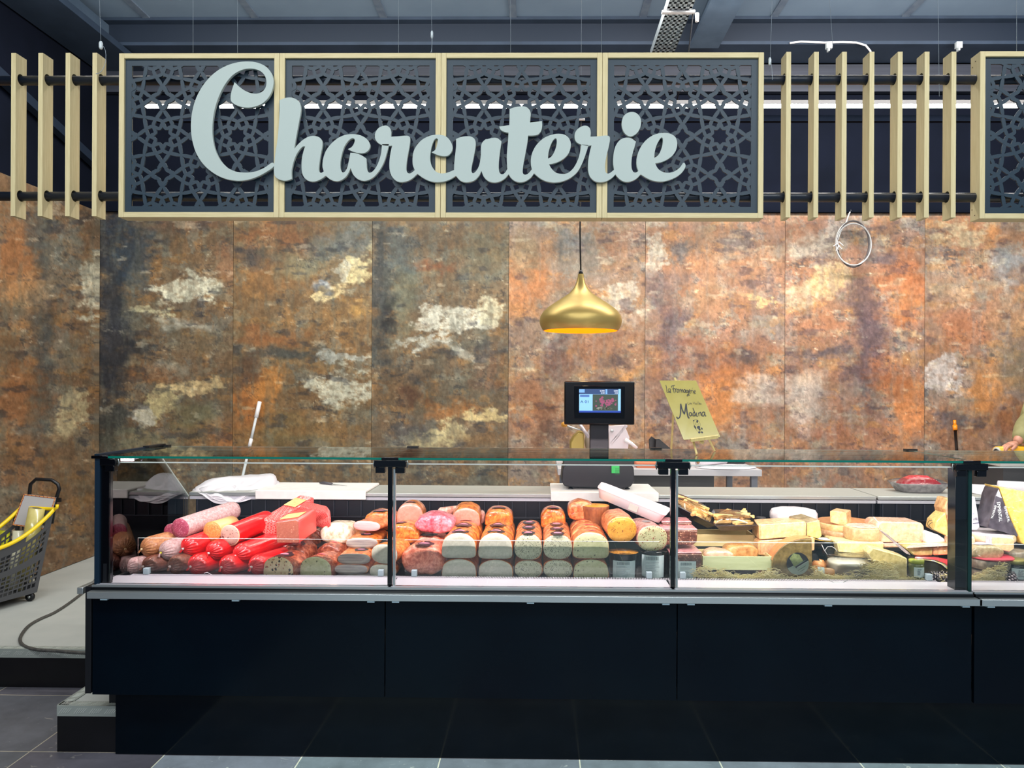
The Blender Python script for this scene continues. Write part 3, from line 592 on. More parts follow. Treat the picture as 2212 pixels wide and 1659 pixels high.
def flat_curve(name, loops, Y, thick, m, parent, bev=0.0012, xf=None):
    cu = bpy.data.curves.new(name, 'CURVE'); cu.dimensions = '2D'; cu.fill_mode = 'BOTH'; cu.extrude = thick / 2; cu.bevel_depth = bev; cu.bevel_resolution = 1
    for lp in loops:
        sp = cu.splines.new('POLY'); sp.points.add(len(lp) - 1); sp.use_cyclic_u = True
        for i, v in enumerate(lp): sp.points[i].co = (v[0], v[1], 0, 1)
    t = bpy.data.objects.new(name, cu); COL.objects.link(t)
    dg = bpy.context.evaluated_depsgraph_get(); me = bpy.data.meshes.new_from_object(t.evaluated_get(dg)); bpy.data.objects.remove(t)
    o_ = origin_of(parent) if parent else Vector((0, 0, 0))
    for v in me.vertices:
        w = Vector((v.co.x, Y - v.co.z, v.co.y)) if xf is None else xf(v.co)
        v.co = w - o_
    me.materials.clear(); me.materials.append(m); me.set_sharp_from_angle(angle=radians(40))
    o = bpy.data.objects.new(name, me); COL.objects.link(o); o.parent = parent
    return o
YL = YS - .014
for k, loops in LET.items():
    ls = []
    for lp in loops:
        raw = []
        for fn, pl in lp:
            for p in pl: raw.append((*fn(p[0], p[1]),) + ((K,) if len(p) > 2 else ()))
        w = []
        for v in smooth_outline(raw):
            q = P(v.x, v.y, YL - .008); w.append((q.x, q.z))
        ls.append(w)
    flat_curve('letter', ls, YL, .014, M_letter, sg)

# pipes, slats and suspension wires
zp = [SP(900, 165).z, SP(900, 420).z]
for z, t in zip(zp, ('upper', 'lower')):
    MB().tube([(-4.0 if 0 else XL + .02, YS + .045, z), (XR - .1, YS + .045, z)], .0215, 20).build('black_pipe', M_blackpipe, label='%s of the two long black pipes carrying the slats and signs' % t, cat='pipe')
def slat_mesh(xc):
    g = MB(); w = .0215; D = .075; r = .026
    # side profile (Y,Z) with two round holes for the pipes, made as strips around the holes
    zs = [zb_ + .004, zp[1] - r, zp[1] + r, zp[0] - r, zp[0] + r, zt_ + .002]
    for a, b_ in ((zs[0], zs[1]), (zs[2], zs[3]), (zs[4], zs[5])): g.box((xc - w / 2, YS, a), (xc + w / 2, YS + D, b_))
    for zc in zp:
        for s in (-1, 1):     # cheeks each side of the hole
            pts = [(YS + .0375 + s * .0375, zc - r), (YS + .0375 + s * .0375, zc + r)]
            arc = [(YS + .0375 + s * r * cos(t), zc + r * sin(t)) for t in [pi / 2 - k * pi / 10 for k in range(11)]]
            pl = pts + arc
            g.poly([Vector((xc - w / 2, a, b_)) for a, b_ in pl], (w, 0, 0))
    return g
names = ['leftmost of the four pine slats left of the Charcuterie sign', 'second pine slat from the left picture edge', 'third pine slat from the left picture edge', 'pine slat nearest the left side of the Charcuterie sign']
for px, lb in zip((28.5, 87, 146, 204), names):
    slat_mesh(SP(px, 290).x).build('timber_slat', M_wood, label=lb, cat='slat', group='pine slats left of the sign')
names = ['pine slat nearest the right side of the Charcuterie sign'] + ['%s pine slat to the right of the Charcuterie sign' % s for s in ('second', 'third', 'fourth', 'fifth', 'sixth')] + ['pine slat nearest the cut-off neighbouring sign on the right']
for px, lb in zip((1703, 1763, 1823.5, 1883, 1944, 2002, 2060), names):
    slat_mesh(SP(px, 290).x).build('timber_slat', M_wood, label=lb, cat='slat', group='pine slats between the two signs')
for i, (xa, xb, yb) in enumerate([(215, 218, 95), (417, 417, 114), (513, 513, 114), (861, 861, 114), (932, 933, 114), (1103, 1103, 114), (1299, 1299, 114), (1668, 1663, 155), (1792, 1799, 100), (2026, 2029, 208), (2196, 2196, 114)]):
    bpt = P(xb, yb, YS + .04); q = P(xa, 0, YS + .04); d = (q - bpt); tp = bpt + d * ((ZC - bpt.z) / d.z)
    e = MB().tube([bpt, tp], .0011, 5).build('hanging_wire', M_rope, label='thin grey suspension wire %s' % ['above the slat nearest the left of the sign', 'above the capital C', 'above the curl of the capital C', 'above the second lattice panel', 'with a clip above the join of second and third panel', 'above the letter t', 'above the join of third and fourth panel', 'with a loop just right of the sign', 'with a white clip above the third slat', 'ending in mid-air above the sixth slat', 'above the neighbouring cut-off sign'][i], cat='wire', group='suspension wires')
M_clip = mat('clip', '#c8d0d2', rough=.4)
for (px, py, rr) in ((218, 98, .009), (933, 75, .006), (1663, 133, .007)):
    c = P(px, py, YS + .038)
    e = empty('wire_clip', c - Vector((0, 0, .02)), 'small pale clip on the wire %s' % {218: 'above the leftmost slat group', 933: 'above the second lattice panel', 1663: 'right of the Charcuterie sign'}[px], 'clip')
    MB().lathe([(rr * .6, -.018), (rr, -.01), (rr, .01), (rr * .6, .018)], c, 10).build('clip_body', M_clip, e)
    pts = [c + Vector((rr * (.5 + (2.6 if px == 218 else 1) * sin(t)), 0, -.02 - (.13 if px == 218 else .05) * (1 - cos(t)) )) for t in [k * pi / 8 for k in range(9)]]
    pts = [c + Vector((.035 * sin(t) if px == 218 else .004 * sin(t), -.04 * (t / pi), -.075 + .075 * cos(t) if px == 218 else -.05 + .05 * cos(t))) for t in [k * pi / 10 for k in range(11)]]
    MB().tube(pts, .0012, 5).build('wire_loop', M_rope, e)
g = MB(); pts = [P(a, b_, 5.85) for a, b_ in ((1706, 93), (1730, 90), (1780, 92), (1820, 91), (1850, 92), (1870, 98), (1880, 110), (1884, 130))]
g.tube(pts, .0075, 8).build('white_conduit', M_white, label='white cable curving along the beam above the right slats', cat='cable')
for px, py in ((1792, 98), (2073, 97)):
    c = P(px, py, 5.8); g = MB(); g.box(c + Vector((-.022, 0, -.02)), c + Vector((.022, .03, .026))); g.box(c + Vector((-.014, -.012, -.045)), c + Vector((-.002, .02, -.01)))
    g.build('pipe_bracket', M_clip, label='small galvanised bracket on the beam above the %s' % ('third slat' if px < 1900 else 'last slat'), cat='bracket')
# coiled loose cable on the wall
g = empty('cable_coil', P(1842, 573, 6.2), 'loose grey cable hanging in a coil on the rusty wall at right', 'cable')
for j, (rx, rz, c1) in enumerate(((37, 48, '#d5d3cf'), (34, 50, '#4d4749'), (38, 45, '#b9b6b4'))):
    pts = [P(1842 + rx * sin(t) + j, 526 - rz * cos(t) + j, 6.17 - .01 * j) for t in [2 * pi * k / 40 for k in range(40)]]
    MB().tube(pts, .006, 6, closed=True).build('cable_loop', mat('coil%d' % j, c1, rough=.5), g)
MB().tube([P(1838, 455, 6.25), P(1834, 462, 6.2), P(1828, 480, 6.17), P(1815, 502, 6.16), P(1809, 520, 6.16), P(1811, 540, 6.15)], .006, 6).build('cable_tail', mat('coil0', '#d5d3cf'), g)
mb = MB()
for a, b_ in (((1811, 525), (1800, 532)), ((1810, 528), (1818, 538)), ((1812, 530), (1806, 542)), ((1812, 522), (1822, 531))): mb.tube([P(*a, 6.14), P(*b_, 6.13)], .004, 5)
mb.build('wire_end', M_white, g)

# pendant lamp
YP = 4.2; sc_ = S(YP)
def LZ(py): return P(1254, py, YP).z
pc = P(1254, 712, YP); pl = empty('pendant_lamp', pc, 'brass onion-shaped pendant lamp hanging in front of the rusty wall', 'lamp')
prof = [(6, 592), (7, 600), (10, 612), (15, 622), (24, 633), (38, 643), (54, 653), (70, 664), (81, 674), (87, 684), (89, 694), (87, 703), (83, 711), (80, 714.5)]
z0 = pc.z
outer = [(r * sc_, LZ(py) - z0) for r, py in prof]
mb = MB(); mb.lathe(outer[::-1], pc, 64, cap=False); mb.lathe([(3 * sc_, LZ(592) - z0), (6 * sc_, LZ(592) - z0)], pc, 24, cap=False); mb.build('lamp_shade', M_gold, pl)
MB().lathe([(max(r - 1.3 * sc_, .002), h - .001) for r, h in outer[::-1]], pc, 64, cap=False).build('shade_lining', M_goldin, pl)
MB().lathe([(.012, LZ(592) - z0), (.012, LZ(589) - z0), (.008, LZ(584) - z0)], pc, 16).build('cord_grip', M_blackmat, pl)
MB().tube([Vector((pc.x, YP, LZ(585))), P(1253.5, 540, YP), P(1253, 500, YP), P(1255, 262, YP)], .0042, 8).build('cord', M_blackmat, pl)
ct_ = P(1255, 258, YP); MB().box(ct_ - Vector((.022, .008, .004)), ct_ + Vector((.022, .008, .004))).build('hanging_bracket', M_white, pl); MB().tube([ct_, Vector((ct_.x, YP, ZC))], .001, 5).build('hanging_wire', M_rope, pl)
MB().lathe([(.0, -.03), (.02, -.025), (.03, 0), (.02, .03), (.014, .06)], pc + Vector((0, 0, .06)), 16).build('bulb', mat('bulb', '#ffffff', emit='#ffd690', es=5), pl)
d = bpy.data.lights.new('lamp_bulb_light', 'POINT'); d.energy = 4; d.color = (1, .72, .35); d.shadow_soft_size = .03
o = bpy.data.objects.new('lamp_bulb_light', d); COL.objects.link(o); o.location = pc + Vector((0, 0, .02))

# ================================================================== DISPLAY COUNTERS
YF = 3.22; YP_ = 3.19; ZS = .756; ZD = .742; YB = 4.12; ZW = 1.027; ZG = 1.302
def fx(px, Y=YF): return P(px, 1100, Y).x
def counter(xl, xr, posts, seams_, main, label):
    root = empty('display_counter', ((xl + xr) / 2, 3.7, PLZ), label, 'display counter')
    # base: front panels
    ed = [xl] + seams_ + [xr]
    for a, b_ in zip(ed, ed[1:]):
        MB().box((a + .002, YP_, .293), (b_ - .002, YP_ + .02, .700)).build('front_panel', M_blackpanel, root, bevel=.001)
    MB().box((xl + .004, YP_ - .002, .700), (xr - .002, YP_ + .04, .7095)).build('panel_cap', M_blackmat, root)
    MB().box((xl, 3.15, .7095), (xr + .02 if main else xr, YP_ - .001, .7375)).build('bumper_rail', M_alu, root, bevel=.002)
    MB().box((xl, YP_ - .012, .7385), (xr, YP_ + .02, .7505)).build('black_strip', M_blackgloss, root)
    MB().box((xl, YP_ - .004, .7505), (xr, YP_ + .004, .758)).build('sill_edge', M_alu, root)
    for a, b_ in zip([xl] + posts, posts + [xr]):
        if b_ - a > .05: MB().box((a + .006, YP_ + .005, .745), (b_ - .006, 3.362, ZS)).build('sill', M_whitesill, root, bevel=.001)
    # tub
    MB().box((xl + .02, 3.362, .70), (xr, YB, ZD - .002)).build('deck', M_darkcell, root)
    MB().box((xl + .02, 3.70, ZD - .002), (xr, YB, ZD + .075)).build('deck_step', M_darkcell, root)
    g = MB(); n = int((xr - xl - .1) / .0072)
    for i in range(n):
        x = xl + .06 + i * .0072; g.bar((x, 3.366, ZS - .004), (x + .004, 3.402, ZS - .004), .0032, .003)
    g.build('air_grille', M_whitesill, root, kind=None)
    # back wall of the tub with rows of dark cells
    MB().box((xl + .02, YB - .006, ZD), (xr, YB + .01, ZW - .040)).build('tub_back', M_darkcell, root)
    g = MB(); x = xl + .03; z1_, z0_ = ZW - .044, .899
    g.box((xl + .02, YB - .016, z0_ - .006), (xr, YB - .006, z0_))
    while x < xr:
        g.box((x, YB - .016, z0_), (x + .004, YB - .006, z1_)); x += .0745
    g.build('cell_grid', M_cellrib, root)
    # staff-side body
    MB().box((xl + .02, YB + .01, PLZ + .08), (xr, 4.40, ZW - .045)).build('rear_body', M_blackmat, root)
    # worktop
    wx0 = fx(413, YB) if main else xl - .0
    ws = [wx0, xr]
    for a, b_ in zip(ws, ws[1:]):
        MB().box((a + .001, YB - .02, ZW - .012), (b_ - .001, 4.44, ZW)).build('worktop', M_steel, root, bevel=.0015)
        MB().box((a + .001, YB - .028, ZW - .018), (b_ - .001, YB - .02, ZW - .0015)).build('worktop_lip', M_alu, root, bevel=.001)
        MB().box((a + .001, YB - .022, ZW - .039), (b_ - .001, YB + .01, ZW - .022)).build('worktop_lip', M_whitesill, root, bevel=.001)
    # glass
    pp = [xl + (.05 if main else .01)] + posts + [xr]
    for a, b_ in zip(pp, pp[1:]):
        if b_ - a < .05: continue
        MB().box((a + .004, YF, ZS + .001), (b_ - .004, YF + .006, ZG - .022)).build('front_glass', M_glass, root)
    tg = [xl + .012] + posts + [xr]
    for a, b_ in zip(tg, tg[1:]):
        t = MB(); t.box((a + .001, YF - .01, ZG - .009), (b_ - .001, 3.765, ZG)).build('top_glass', [M_topglass], root)
        MB().box((a + .001, YF - .0112, ZG - .0095), (b_ - .001, YF - .0102, ZG)).build('glass_edge', M_green, root)
        MB().box((a + .001, 3.7655, ZG - .008), (b_ - .001, 3.767, ZG)).build('glass_edge', mat('pale_edge', '#a8b5ae', rough=.3), root)
        MB().box((a + .03, YF + .02, ZG - .032), (b_ - .03, YF + .034, ZG - .028)).build('light_strip', mat('led_strip', '#ffffff', rough=.4), root)
    # low inner guard
    for a, b_ in zip(pp, pp[1:]):
        if b_ - a < .2: continue
        MB().box((a + .03, 3.404, ZS - .006), (b_ - .03, 3.408, ZS + .158)).build('guard_glass', M_perspex, root)
        MB().box((a + .03, 3.4038, ZS + .158), (b_ - .03, 3.4082, ZS + .1592)).build('guard_edge', mat('perspex_edge', '#dfe6e6', rough=.3), root)
        for x in (a + .075, b_ - .075):
            MB().box((x - .012, 3.385, ZS - .002), (x + .012, 3.412, ZS + .026)).build('guard_clip', mat('clip_blue', '#9fb0b8', rough=.35), root, bevel=.002)
    return root
xl = fx(200, YP_); xr = fx(2101, YP_); sm_ = [fx(833, YP_), fx(1464, YP_)]
pA = [fx(843), fx(1454)]
ctr = counter(xl, xr, pA, sm_, True, 'long glass-fronted black serve-over counter filled with charcuterie and cheese')
ctrB = counter(fx(2105, YP_), XR, [], [], False, 'next serve-over counter cut off by the right edge of the picture')
# left end: panels, frame, sloping side glass
MB().box((fx(187, YP_), YP_ - .006, .300), (xl - .001, 3.26, .752)).build('corner_post', M_blackmat, ctr, bevel=.001)
MB().box((fx(190, YP_), 3.26, .300), (xl + .018, 4.25, .752)).build('end_panel', M_blackmat, ctr)
MB().box((fx(176, 3.25), 3.22, .7095), (fx(189, 3.25), 4.2, .7375)).build('end_bumper', M_alu, ctr, bevel=.002)
MB().box((fx(232, 3.3), 3.32, PLZ + .002), (fx(254, 3.3), 3.40, .300)).build('foot', M_blackmat, ctr)
MB().box((fx(2080, 3.3), 3.32, PLZ + .002), (fx(2100, 3.3), 3.40, .300)).build('foot', M_blackmat, ctr)
xs = fx(208); 
M_navyal = mat('navy_aluminium', '#14283a', rough=.35, metal=.2)
g = MB(); g.poly([(xs - .004, YF - .006, ZS - .004), (xs - .004, YF - .006, ZG - .004), (xs - .004, YF + .014, ZG - .004), (xs - .004, YF + .014, ZS - .004)], (.022, 0, 0)); g.build('end_post', M_navyal, ctr)
MB().box((xs + .019, YF + .004, ZS), (xs + .058, YF + .024, ZG - .02)).build('end_post', M_blackgloss, ctr)
xg = xs + .006
sd = [(3.235, ZS), (3.235, ZG - .012), (3.70, ZG - .012), (4.05, 1.01), (4.05, ZS)]
MB().poly([(xg, a, b_) for a, b_ in sd], (.006, 0, 0)).build('side_glass', M_sideglass, ctr)
g = MB(); g.bar((xg + .003, 3.70, ZG - .012), (xg + .003, 4.05, 1.01), .012, .006, (1, 0, 0)); g.build('side_glass_edge', mat('pale_edge', '#a8b5ae'), ctr)
MB().bar((xs + .002, YF, ZG + .001), (xs + .002, 3.765, ZG + .001), .022, .012).build('top_edge_trim', M_navyal, ctr)
MB().box((xs + .0, 3.60, ZG + .004), (xs + .03, 3.76, ZG + .012)).build('glass_clamp', M_blackmat, ctr)
MB().box((xs + .03, YF + .002, .760), (xs + .045, YF + .05, .84)).build('corner_block', M_blackmat, ctr)
# centre posts and hinge blocks
def hinge(xc, root, wpx=34, both=True):
    h = empty_child('hinge', root)
    return h
def hinge_blocks(xc, root, left=True, right=True):
    g = MB()
    x0 = xc - (.068 if left else .0); x1 = xc + (.068 if right else 0)
    g.box((x0, YF - .012, ZG - .040), (x1, YF + .03, ZG - .012))
    g.box((xc - .036, YF - .0135, ZG - .012), (xc + .036, YF + .04, ZG + .0012))
    if left: g.box((xc - .062, YF - .010, ZG - .066), (xc - .022, YF + .02, ZG - .040))
    if right: g.box((xc + .022, YF - .010, ZG - .066), (xc + .062, YF + .02, ZG - .040))
    h = g.build('hinge', M_blackgloss, root, bevel=.002)
    for s, ok in ((-1, left), (1, right)):
        if ok: MB().tube([(xc + s * .070, YF + .006, ZG - .014), (xc + s * .074, YF + .006, ZG - .03), (xc + s * .069, YF + .006, ZG - .045)], .0028, 6).build('hinge_pin', M_alu, h)
    MB().box((xc - .02, 3.735, ZG + .0005), (xc + .034, 3.770, ZG + .007)).build('glass_clamp', M_blackmat, root)
    return h
for xc in pA:
    MB().box((xc - .010, YF - .004, ZS - .012), (xc + .009, YF + .022, ZG - .034)).build('glass_post', M_blackgloss, ctr, bevel=.001)
    MB().box((xc + .013, YF + .001, ZS), (xc + .021, YF + .02, ZG - .05)).build('glass_post', M_alu, ctr)
    hinge_blocks(xc, ctr)
xr2 = fx(2083)
MB().box((fx(2066), YF + .008, ZS - .01), (fx(2090), YF + .07, ZG - .034)).build('glass_post', M_blackgloss, ctr, bevel=.001)
MB().box((fx(2091), YF - .002, ZS - .012), (fx(2099), YF + .02, ZG - .034)).build('glass_post', mat('greenish_edge', '#12322f', rough=.15), ctr)
hinge_blocks(fx(2096), ctr, True, True)
hinge_blocks(xs + .02, ctr, False, True)
# shelf light fitting at the upper left, pull wires on the sill, rail clips
g = MB(); g.tube([P(252, 991, 3.32), P(290, 991, 3.34)], .011, 12); g.build('light_fitting', mat('fitting_pink', '#efdde2', rough=.3), ctr)
MB().tube([P(240, 996, 3.30), P(252, 992, 3.31)], .013, 10).build('light_holder', M_blackmat, ctr)
MB().tube([P(290, 992, 3.345), P(312, 986, 3.40), P(305, 996, 3.36)], .004, 6).build('light_bracket', M_blackmat, ctr)
for px in (525, 1148, 1812):
    MB().tube([P(px - 21, 1253, 3.35), P(px - 10, 1258, 3.335), P(px + 8, 1258, 3.335), P(px + 20, 1253, 3.35)], .0018, 6).build('pull_wire', M_alu, ctr)
for px in (230, 513, 804, 857, 1147, 1438, 1492, 1787, 2083):
    x = fx(px, 3.17); MB().box((x - .015, 3.152, .7035), (x + .015, 3.175, .7093)).build('rail_clip', mat('clip_pale', '#8fa3ad', rough=.4), ctr)
x = fx(2137, 3.17); MB().box((x - .015, 3.152, .7035), (x + .015, 3.175, .7093)).build('rail_clip', mat('clip_pale', '#8fa3ad'), ctrB)
# plinth board under the counter
kb = MB().box((fx(254, 3.28), 3.272, .003), (XR, 3.286, .345)).build('kick_board', mat('kick_black', '#010810', '#020b14', scale=5, rough=.1, spec=.17), label='glossy black plinth board under the counters, reflecting the tiles', cat='plinth')

# ================================================================== FOOD
c1 = crop(220, 1040, 6.506); c2 = crop(540, 1040, 6.506); c3 = crop(840, 1040, 6.506); c4 = crop(1130, 1030, 6.506)
c5 = crop(1430, 1030, 6.144); c6 = crop(1600, 1060, 6.144); c7 = crop(1760, 1010, 4.894); c8 = crop(1960, 1010, 6.381)

def prof(kind, n=36):
    out = []
    for k in range(n):
        t = 2 * pi * k / n - pi / 2 + pi / n; c, s = cos(t), sin(t)
        if kind == 'dome': e1, e2 = (2.2, 2.0) if s > 0 else (5, 7)
        elif kind == 'oval': e1, e2 = (2.3, 2.3)
        elif kind == 'loafround': e1, e2 = (2.5, 2.2) if s > 0 else (2.6, 2.8)
        elif kind == 'slab': e1, e2 = (3.2, 2.4)
        elif kind == 'brick': e1, e2 = (7, 7)
        elif kind == 'pent': e1, e2 = (1.9, 2.3) if s > 0 else (6, 6)
        x = .5 * math.copysign(abs(c) ** (2 / e1), c); z = .5 + .5 * math.copysign(abs(s) ** (2 / e2), s)
        if kind == 'dome': x *= 1.0 - .06 * max(0, z - .3)
        if kind == 'pent': x *= 1 - .12 * z
        out.append((x, z))
    return out
def axes(yaw, pitch):
    d = Vector((sin(yaw) * cos(pitch), cos(yaw) * cos(pitch), sin(pitch))); r = Vector((cos(yaw), -sin(yaw), 0)); u = r.cross(d); return r, d, u
def badge(root, pf, base, r, d, u, w, h, L, t, ang, sx, sy, m1, m2, lift=.002):
    # oval patch wrapped over the top of the loaf, with a bright banner in the middle
    for (q, mm, lf, nm) in ((1.0, m1, lift, 'label'), (.5, m2, lift + .0012, 'label_banner')):
        if mm is None: continue
        g = MB(); rings_ = []
        n = 14
        def surf(a, s):
            zt = None; a = max(-.95, min(.95, a)); best = None
            # z on the upper profile at x=a/2
            for (x0, z0), (x1, z1) in zip(pf, pf[1:] + pf[:1]):
                if z0 > .45 or z1 > .45:
                    lo, hi = min(x0, x1), max(x0, x1)
                    if lo <= a / 2 <= hi and hi - lo > 1e-6:
                        z = z0 + (z1 - z0) * (a / 2 - x0) / (x1 - x0)
                        if best is None or z > best: best = z
            z = best if best is not None else .8
            return base + r * (a / 2 * w) + u * (z * h + lf) + d * s
        cs = g.bm.verts.new(surf(ang, t * L))
        prev = None
        for kx, fr in enumerate((.35, .7, 1.0)):
            rg = []
            for i in range(n):
                th = 2 * pi * i / n; wob = 1 + (.12 * sin(5 * th) if q == 1 else 0)
                rg.append(g.bm.verts.new(surf(ang + fr * sx * q * (1 if q == 1 else 1.15) * cos(th) * wob, t * L + fr * sy * (q if q == 1 else .30) * sin(th) * wob)))
            for i in range(n):
                j = (i + 1) % n
                if prev is None: g.face([cs, rg[i], rg[j]])
                else: g.face([prev[i], rg[i], rg[j], prev[j]])
            prev = rg
        lab = g.build(nm, mm, root)
def loaf(name, label, cat, group, x0, x1, yt, yb, Y, L, kind, mc, mf=None, yaw=0, pitch=0, badges=(), m1=None, m2=None, ends=(.90, .88), neck=False, wob=.0045):
    w = (x1 - x0) * S(Y); h = (yb - yt) * S(Y); base = P((x0 + x1) / 2, yb, Y); r, d, u = axes(yaw, pitch); pf = prof(kind)
    cf = mf is not None
    def ring(t, s): return [base + r * (x * w * s) + u * ((.5 + (z - .5) * s) * h) + d * (t * L) for x, z in pf]
    st = [(0, 1.0 if cf else .55), (.02, 1.0 if cf else .78), (.06, 1.0 if cf else .93), (.15, 1), (.5, 1.01), (.85, 1), (.94, .93), (.985, .78), (1.0, .5)]
    multi = mf is not None or badges
    root = empty(name, base, label, cat, group) if multi else None
    g = MB(); g.rings([ring(t, s) for t, s in st])
    kw = {} if multi else dict(label=label, cat=cat, group=group)
    o = g.build('casing' if multi else name, mc, root, noise=wob, nscale=.035, **kw)
    if cf:
        g = MB(); g.rings([[p - d * .0012 for p in ring(0, .985)], [p - d * (.004 + .0) for p in ring(0, .95)], [p - d * .005 for p in ring(0, .6)], [p - d * .0052 for p in ring(0, .1)]], cap0=False)
        g.build('cut_face', mf, root)
    for (t, ang, sx, sy) in badges: badge(root, pf, base, r, d, u, w, h, L, t, ang, sx, sy, m1, m2)
    return root or o
def sausage(label, px, py, Y, rpx, L, yaw, pitch, mc, mf=None, group=None, tie=None, cat='sausage', name='sausage', tail=True, taper=0, back='round', band=None, rim=None):
    c = P(px, py, Y); R_ = rpx * S(Y); yaw *= .72; r, d, u = axes(yaw, pitch); n = 96 if mf is None else 48
    if mf is not None: r, _, u = axes(yaw * .35, pitch * .3)
    root = empty(name, c, label, cat, group)
    c0 = c + d * (R_ * .75 if mf is None else 0)
    def ring(off, rr, wr=0, ph=0):
        return [c0 + d * off + (r * cos(2 * pi * k / n) + u * sin(2 * pi * k / n)) * rr * (1 + wr * (abs(sin(2 * pi * k / n * 9 + ph)) - .5)) for k in range(n)]
    rg = []
    if mf is None:
        for a, fr, wr in ((-.78, .10, .2), (-.80, .18, .5), (-.74, .36, .34), (-.64, .56, .20), (-.48, .75, .12), (-.25, .90, .06), (0, .985, .025), (.2, 1, 0)): rg.append(ring(a * R_, fr * R_, wr))
    else:
        rg.append(ring(0, R_)); rg.append(ring(R_ * .1, R_))
    rg.append(ring(L * .5, R_ * (1 + taper * .5))); rg.append(ring(L * .9, R_ * (1 + taper)))
    rg.append(ring(L - R_ * .25, R_ * .93)); rg.append(ring(L - .03 * R_, R_ * .6)); rg.append(ring(L, R_ * .2))
    g = MB(); g.rings(rg); g.build('casing', mc, root, noise=.0016, nscale=.04)
    if mf is not None:
        g = MB(); g.rings([ring(-.0005, R_ * .99), ring(-.004, R_ * .96), ring(-.005, R_ * .5)], cap0=False); g.build('cut_face', mf, root)
        if rim is not None:
            g = MB(); g.tube([c0 - d * .001 + (r * cos(2 * pi * k / 40) + u * sin(2 * pi * k / 40)) * R_ * .985 for k in range(40)], R_ * .045, 6, closed=True); g.build('rim', rim, root)
    elif tail:
        k0 = c0 - d * (.80 * R_); tm = tie or M_tie
        g = MB(); g.tube([k0 + d * .004, k0 - d * .006], .0055, 8); g.build('clip', tm, root)
        dr = (-d * .4 + r * random.uniform(-.5, .5) - u * .8).normalized()
        mb = MB(); e = k0 - d * .006
        mb.rings([[e + dr * a + r * (wd_ * cos(2 * pi * k / 8)) + d * (wd_ * .3 * sin(2 * pi * k / 8)) for k in range(8)] for a, wd_ in ((0, .003), (.006, .006), (.014, .009), (.020, .008))])
        mb.build('gathered_end', mc, root)
    if band is not None:     # printed paper label stuck along the top
        t0, t1, am, mm = band
        g = MB(); rr = R_ * (1.012 + taper * .5)
        g.rings([[c0 + d * (L * t) + (r * sin(a) + u * cos(a)) * (rr + .003) for a in [am - .42 + .84 * k / 6 for k in range(7)]] for t in (t0, (t0 + t1) / 2, t1)], False, False, close=False)
        g.build('label', mm, root)
    return root
def slab(name, label, cat, pts, Y, vec, m, group=None, bevel=.003, mats=None, parent=None, Ys=None, noise=0, seg=2):
    g = MB(); fr = [P(p[0], p[1], (Ys[i] if Ys else Y)) for i, p in enumerate(pts)]
    g.poly(fr, vec, mside=1 if mats else None)
    kw = dict(label=label, cat=cat, group=group) if parent is None else {}
    return g.build(name, mats or m, parent, bevel=bevel, seg=seg, noise=noise, **kw)
def slabroot(name, label, cat, pts, Y, vec, face, body, group=None, bevel=.003, noise=0):
    """block with a cut face shown as a part of its own"""
    fr = [P(p[0], p[1], Y) for p in pts]; c = sum(fr, Vector()) / len(fr); root = empty(name, Vector((c.x, c.y, min(f.z for f in fr))), label, cat, group)
    g = MB(); g.poly(fr, vec); g.build('body', body, root, bevel=bevel, noise=noise)
    g = MB(); g.poly([c + (f - c) * .93 - Vector((0, .0022, 0)) for f in fr], Vector((0, .002, 0))); g.build('cut_face', face, root, bevel=.001)
    return root
def vec(yaw, L, dz=0): return Vector((sin(yaw) * L, cos(yaw) * L, dz))

M_tie = mat('clip_metal', '#d9c6c2', rough=.4)
M_red = mat('red_casing', '#dd1218', '#c80a10', '#e8252a', scale=22, rough=.3, coat=.7, bump=.25, bscale=70)
M_redlab = mat('red_label', '#f3dcdc', rough=.5)
M_whitesal = mat('white_salami', '#cdb2b0', '#a87876', '#e2d6d2', scale=110, rough=.6, detail=5, contrast=.2, bump=.4, bscale=90)
M_tansal = mat('tan_salami', '#c98a5a', '#9c5c3c', '#e0ae7e', scale=110, rough=.45, coat=.3, detail=4, bump=.25, bscale=70)
M_brownsal = mat('brown_salami', '#8a4e3a', '#5a2c22', '#b07458', scale=110, rough=.45, coat=.3, bump=.35, bscale=80)
M_salface = mat('salami_face', '#a8425a', '#8e2f48', '#d98c98', scale=160, rough=.5, detail=3, contrast=.3, spots=[('#dc9aa4', 260, .42)])
M_mortface = mat('mortadella_orange', '#cf7a3c', '#dd9150', '#b8602c', scale=90, rough=.5, spots=[('#8a4a22', 120, .40), ('#e9b27c', 140, .40)])
M_pistface = mat('mortadella_pink', '#c9a091', '#c29587', scale=20, rough=.5, spots=[('#6c4038', 75, .42), ('#8a4f4c', 110, .34)])
M_cream = mat('cream_rim', '#e6cfa2', rough=.5); M_pinkc = mat('pink_cloth', '#e88fa2', rough=.7); M_pinkc2 = mat('pale_pink_cloth', '#f2b8cf', rough=.7)
M_yel = mat('yellow_tie', '#d8cf3a', rough=.5)

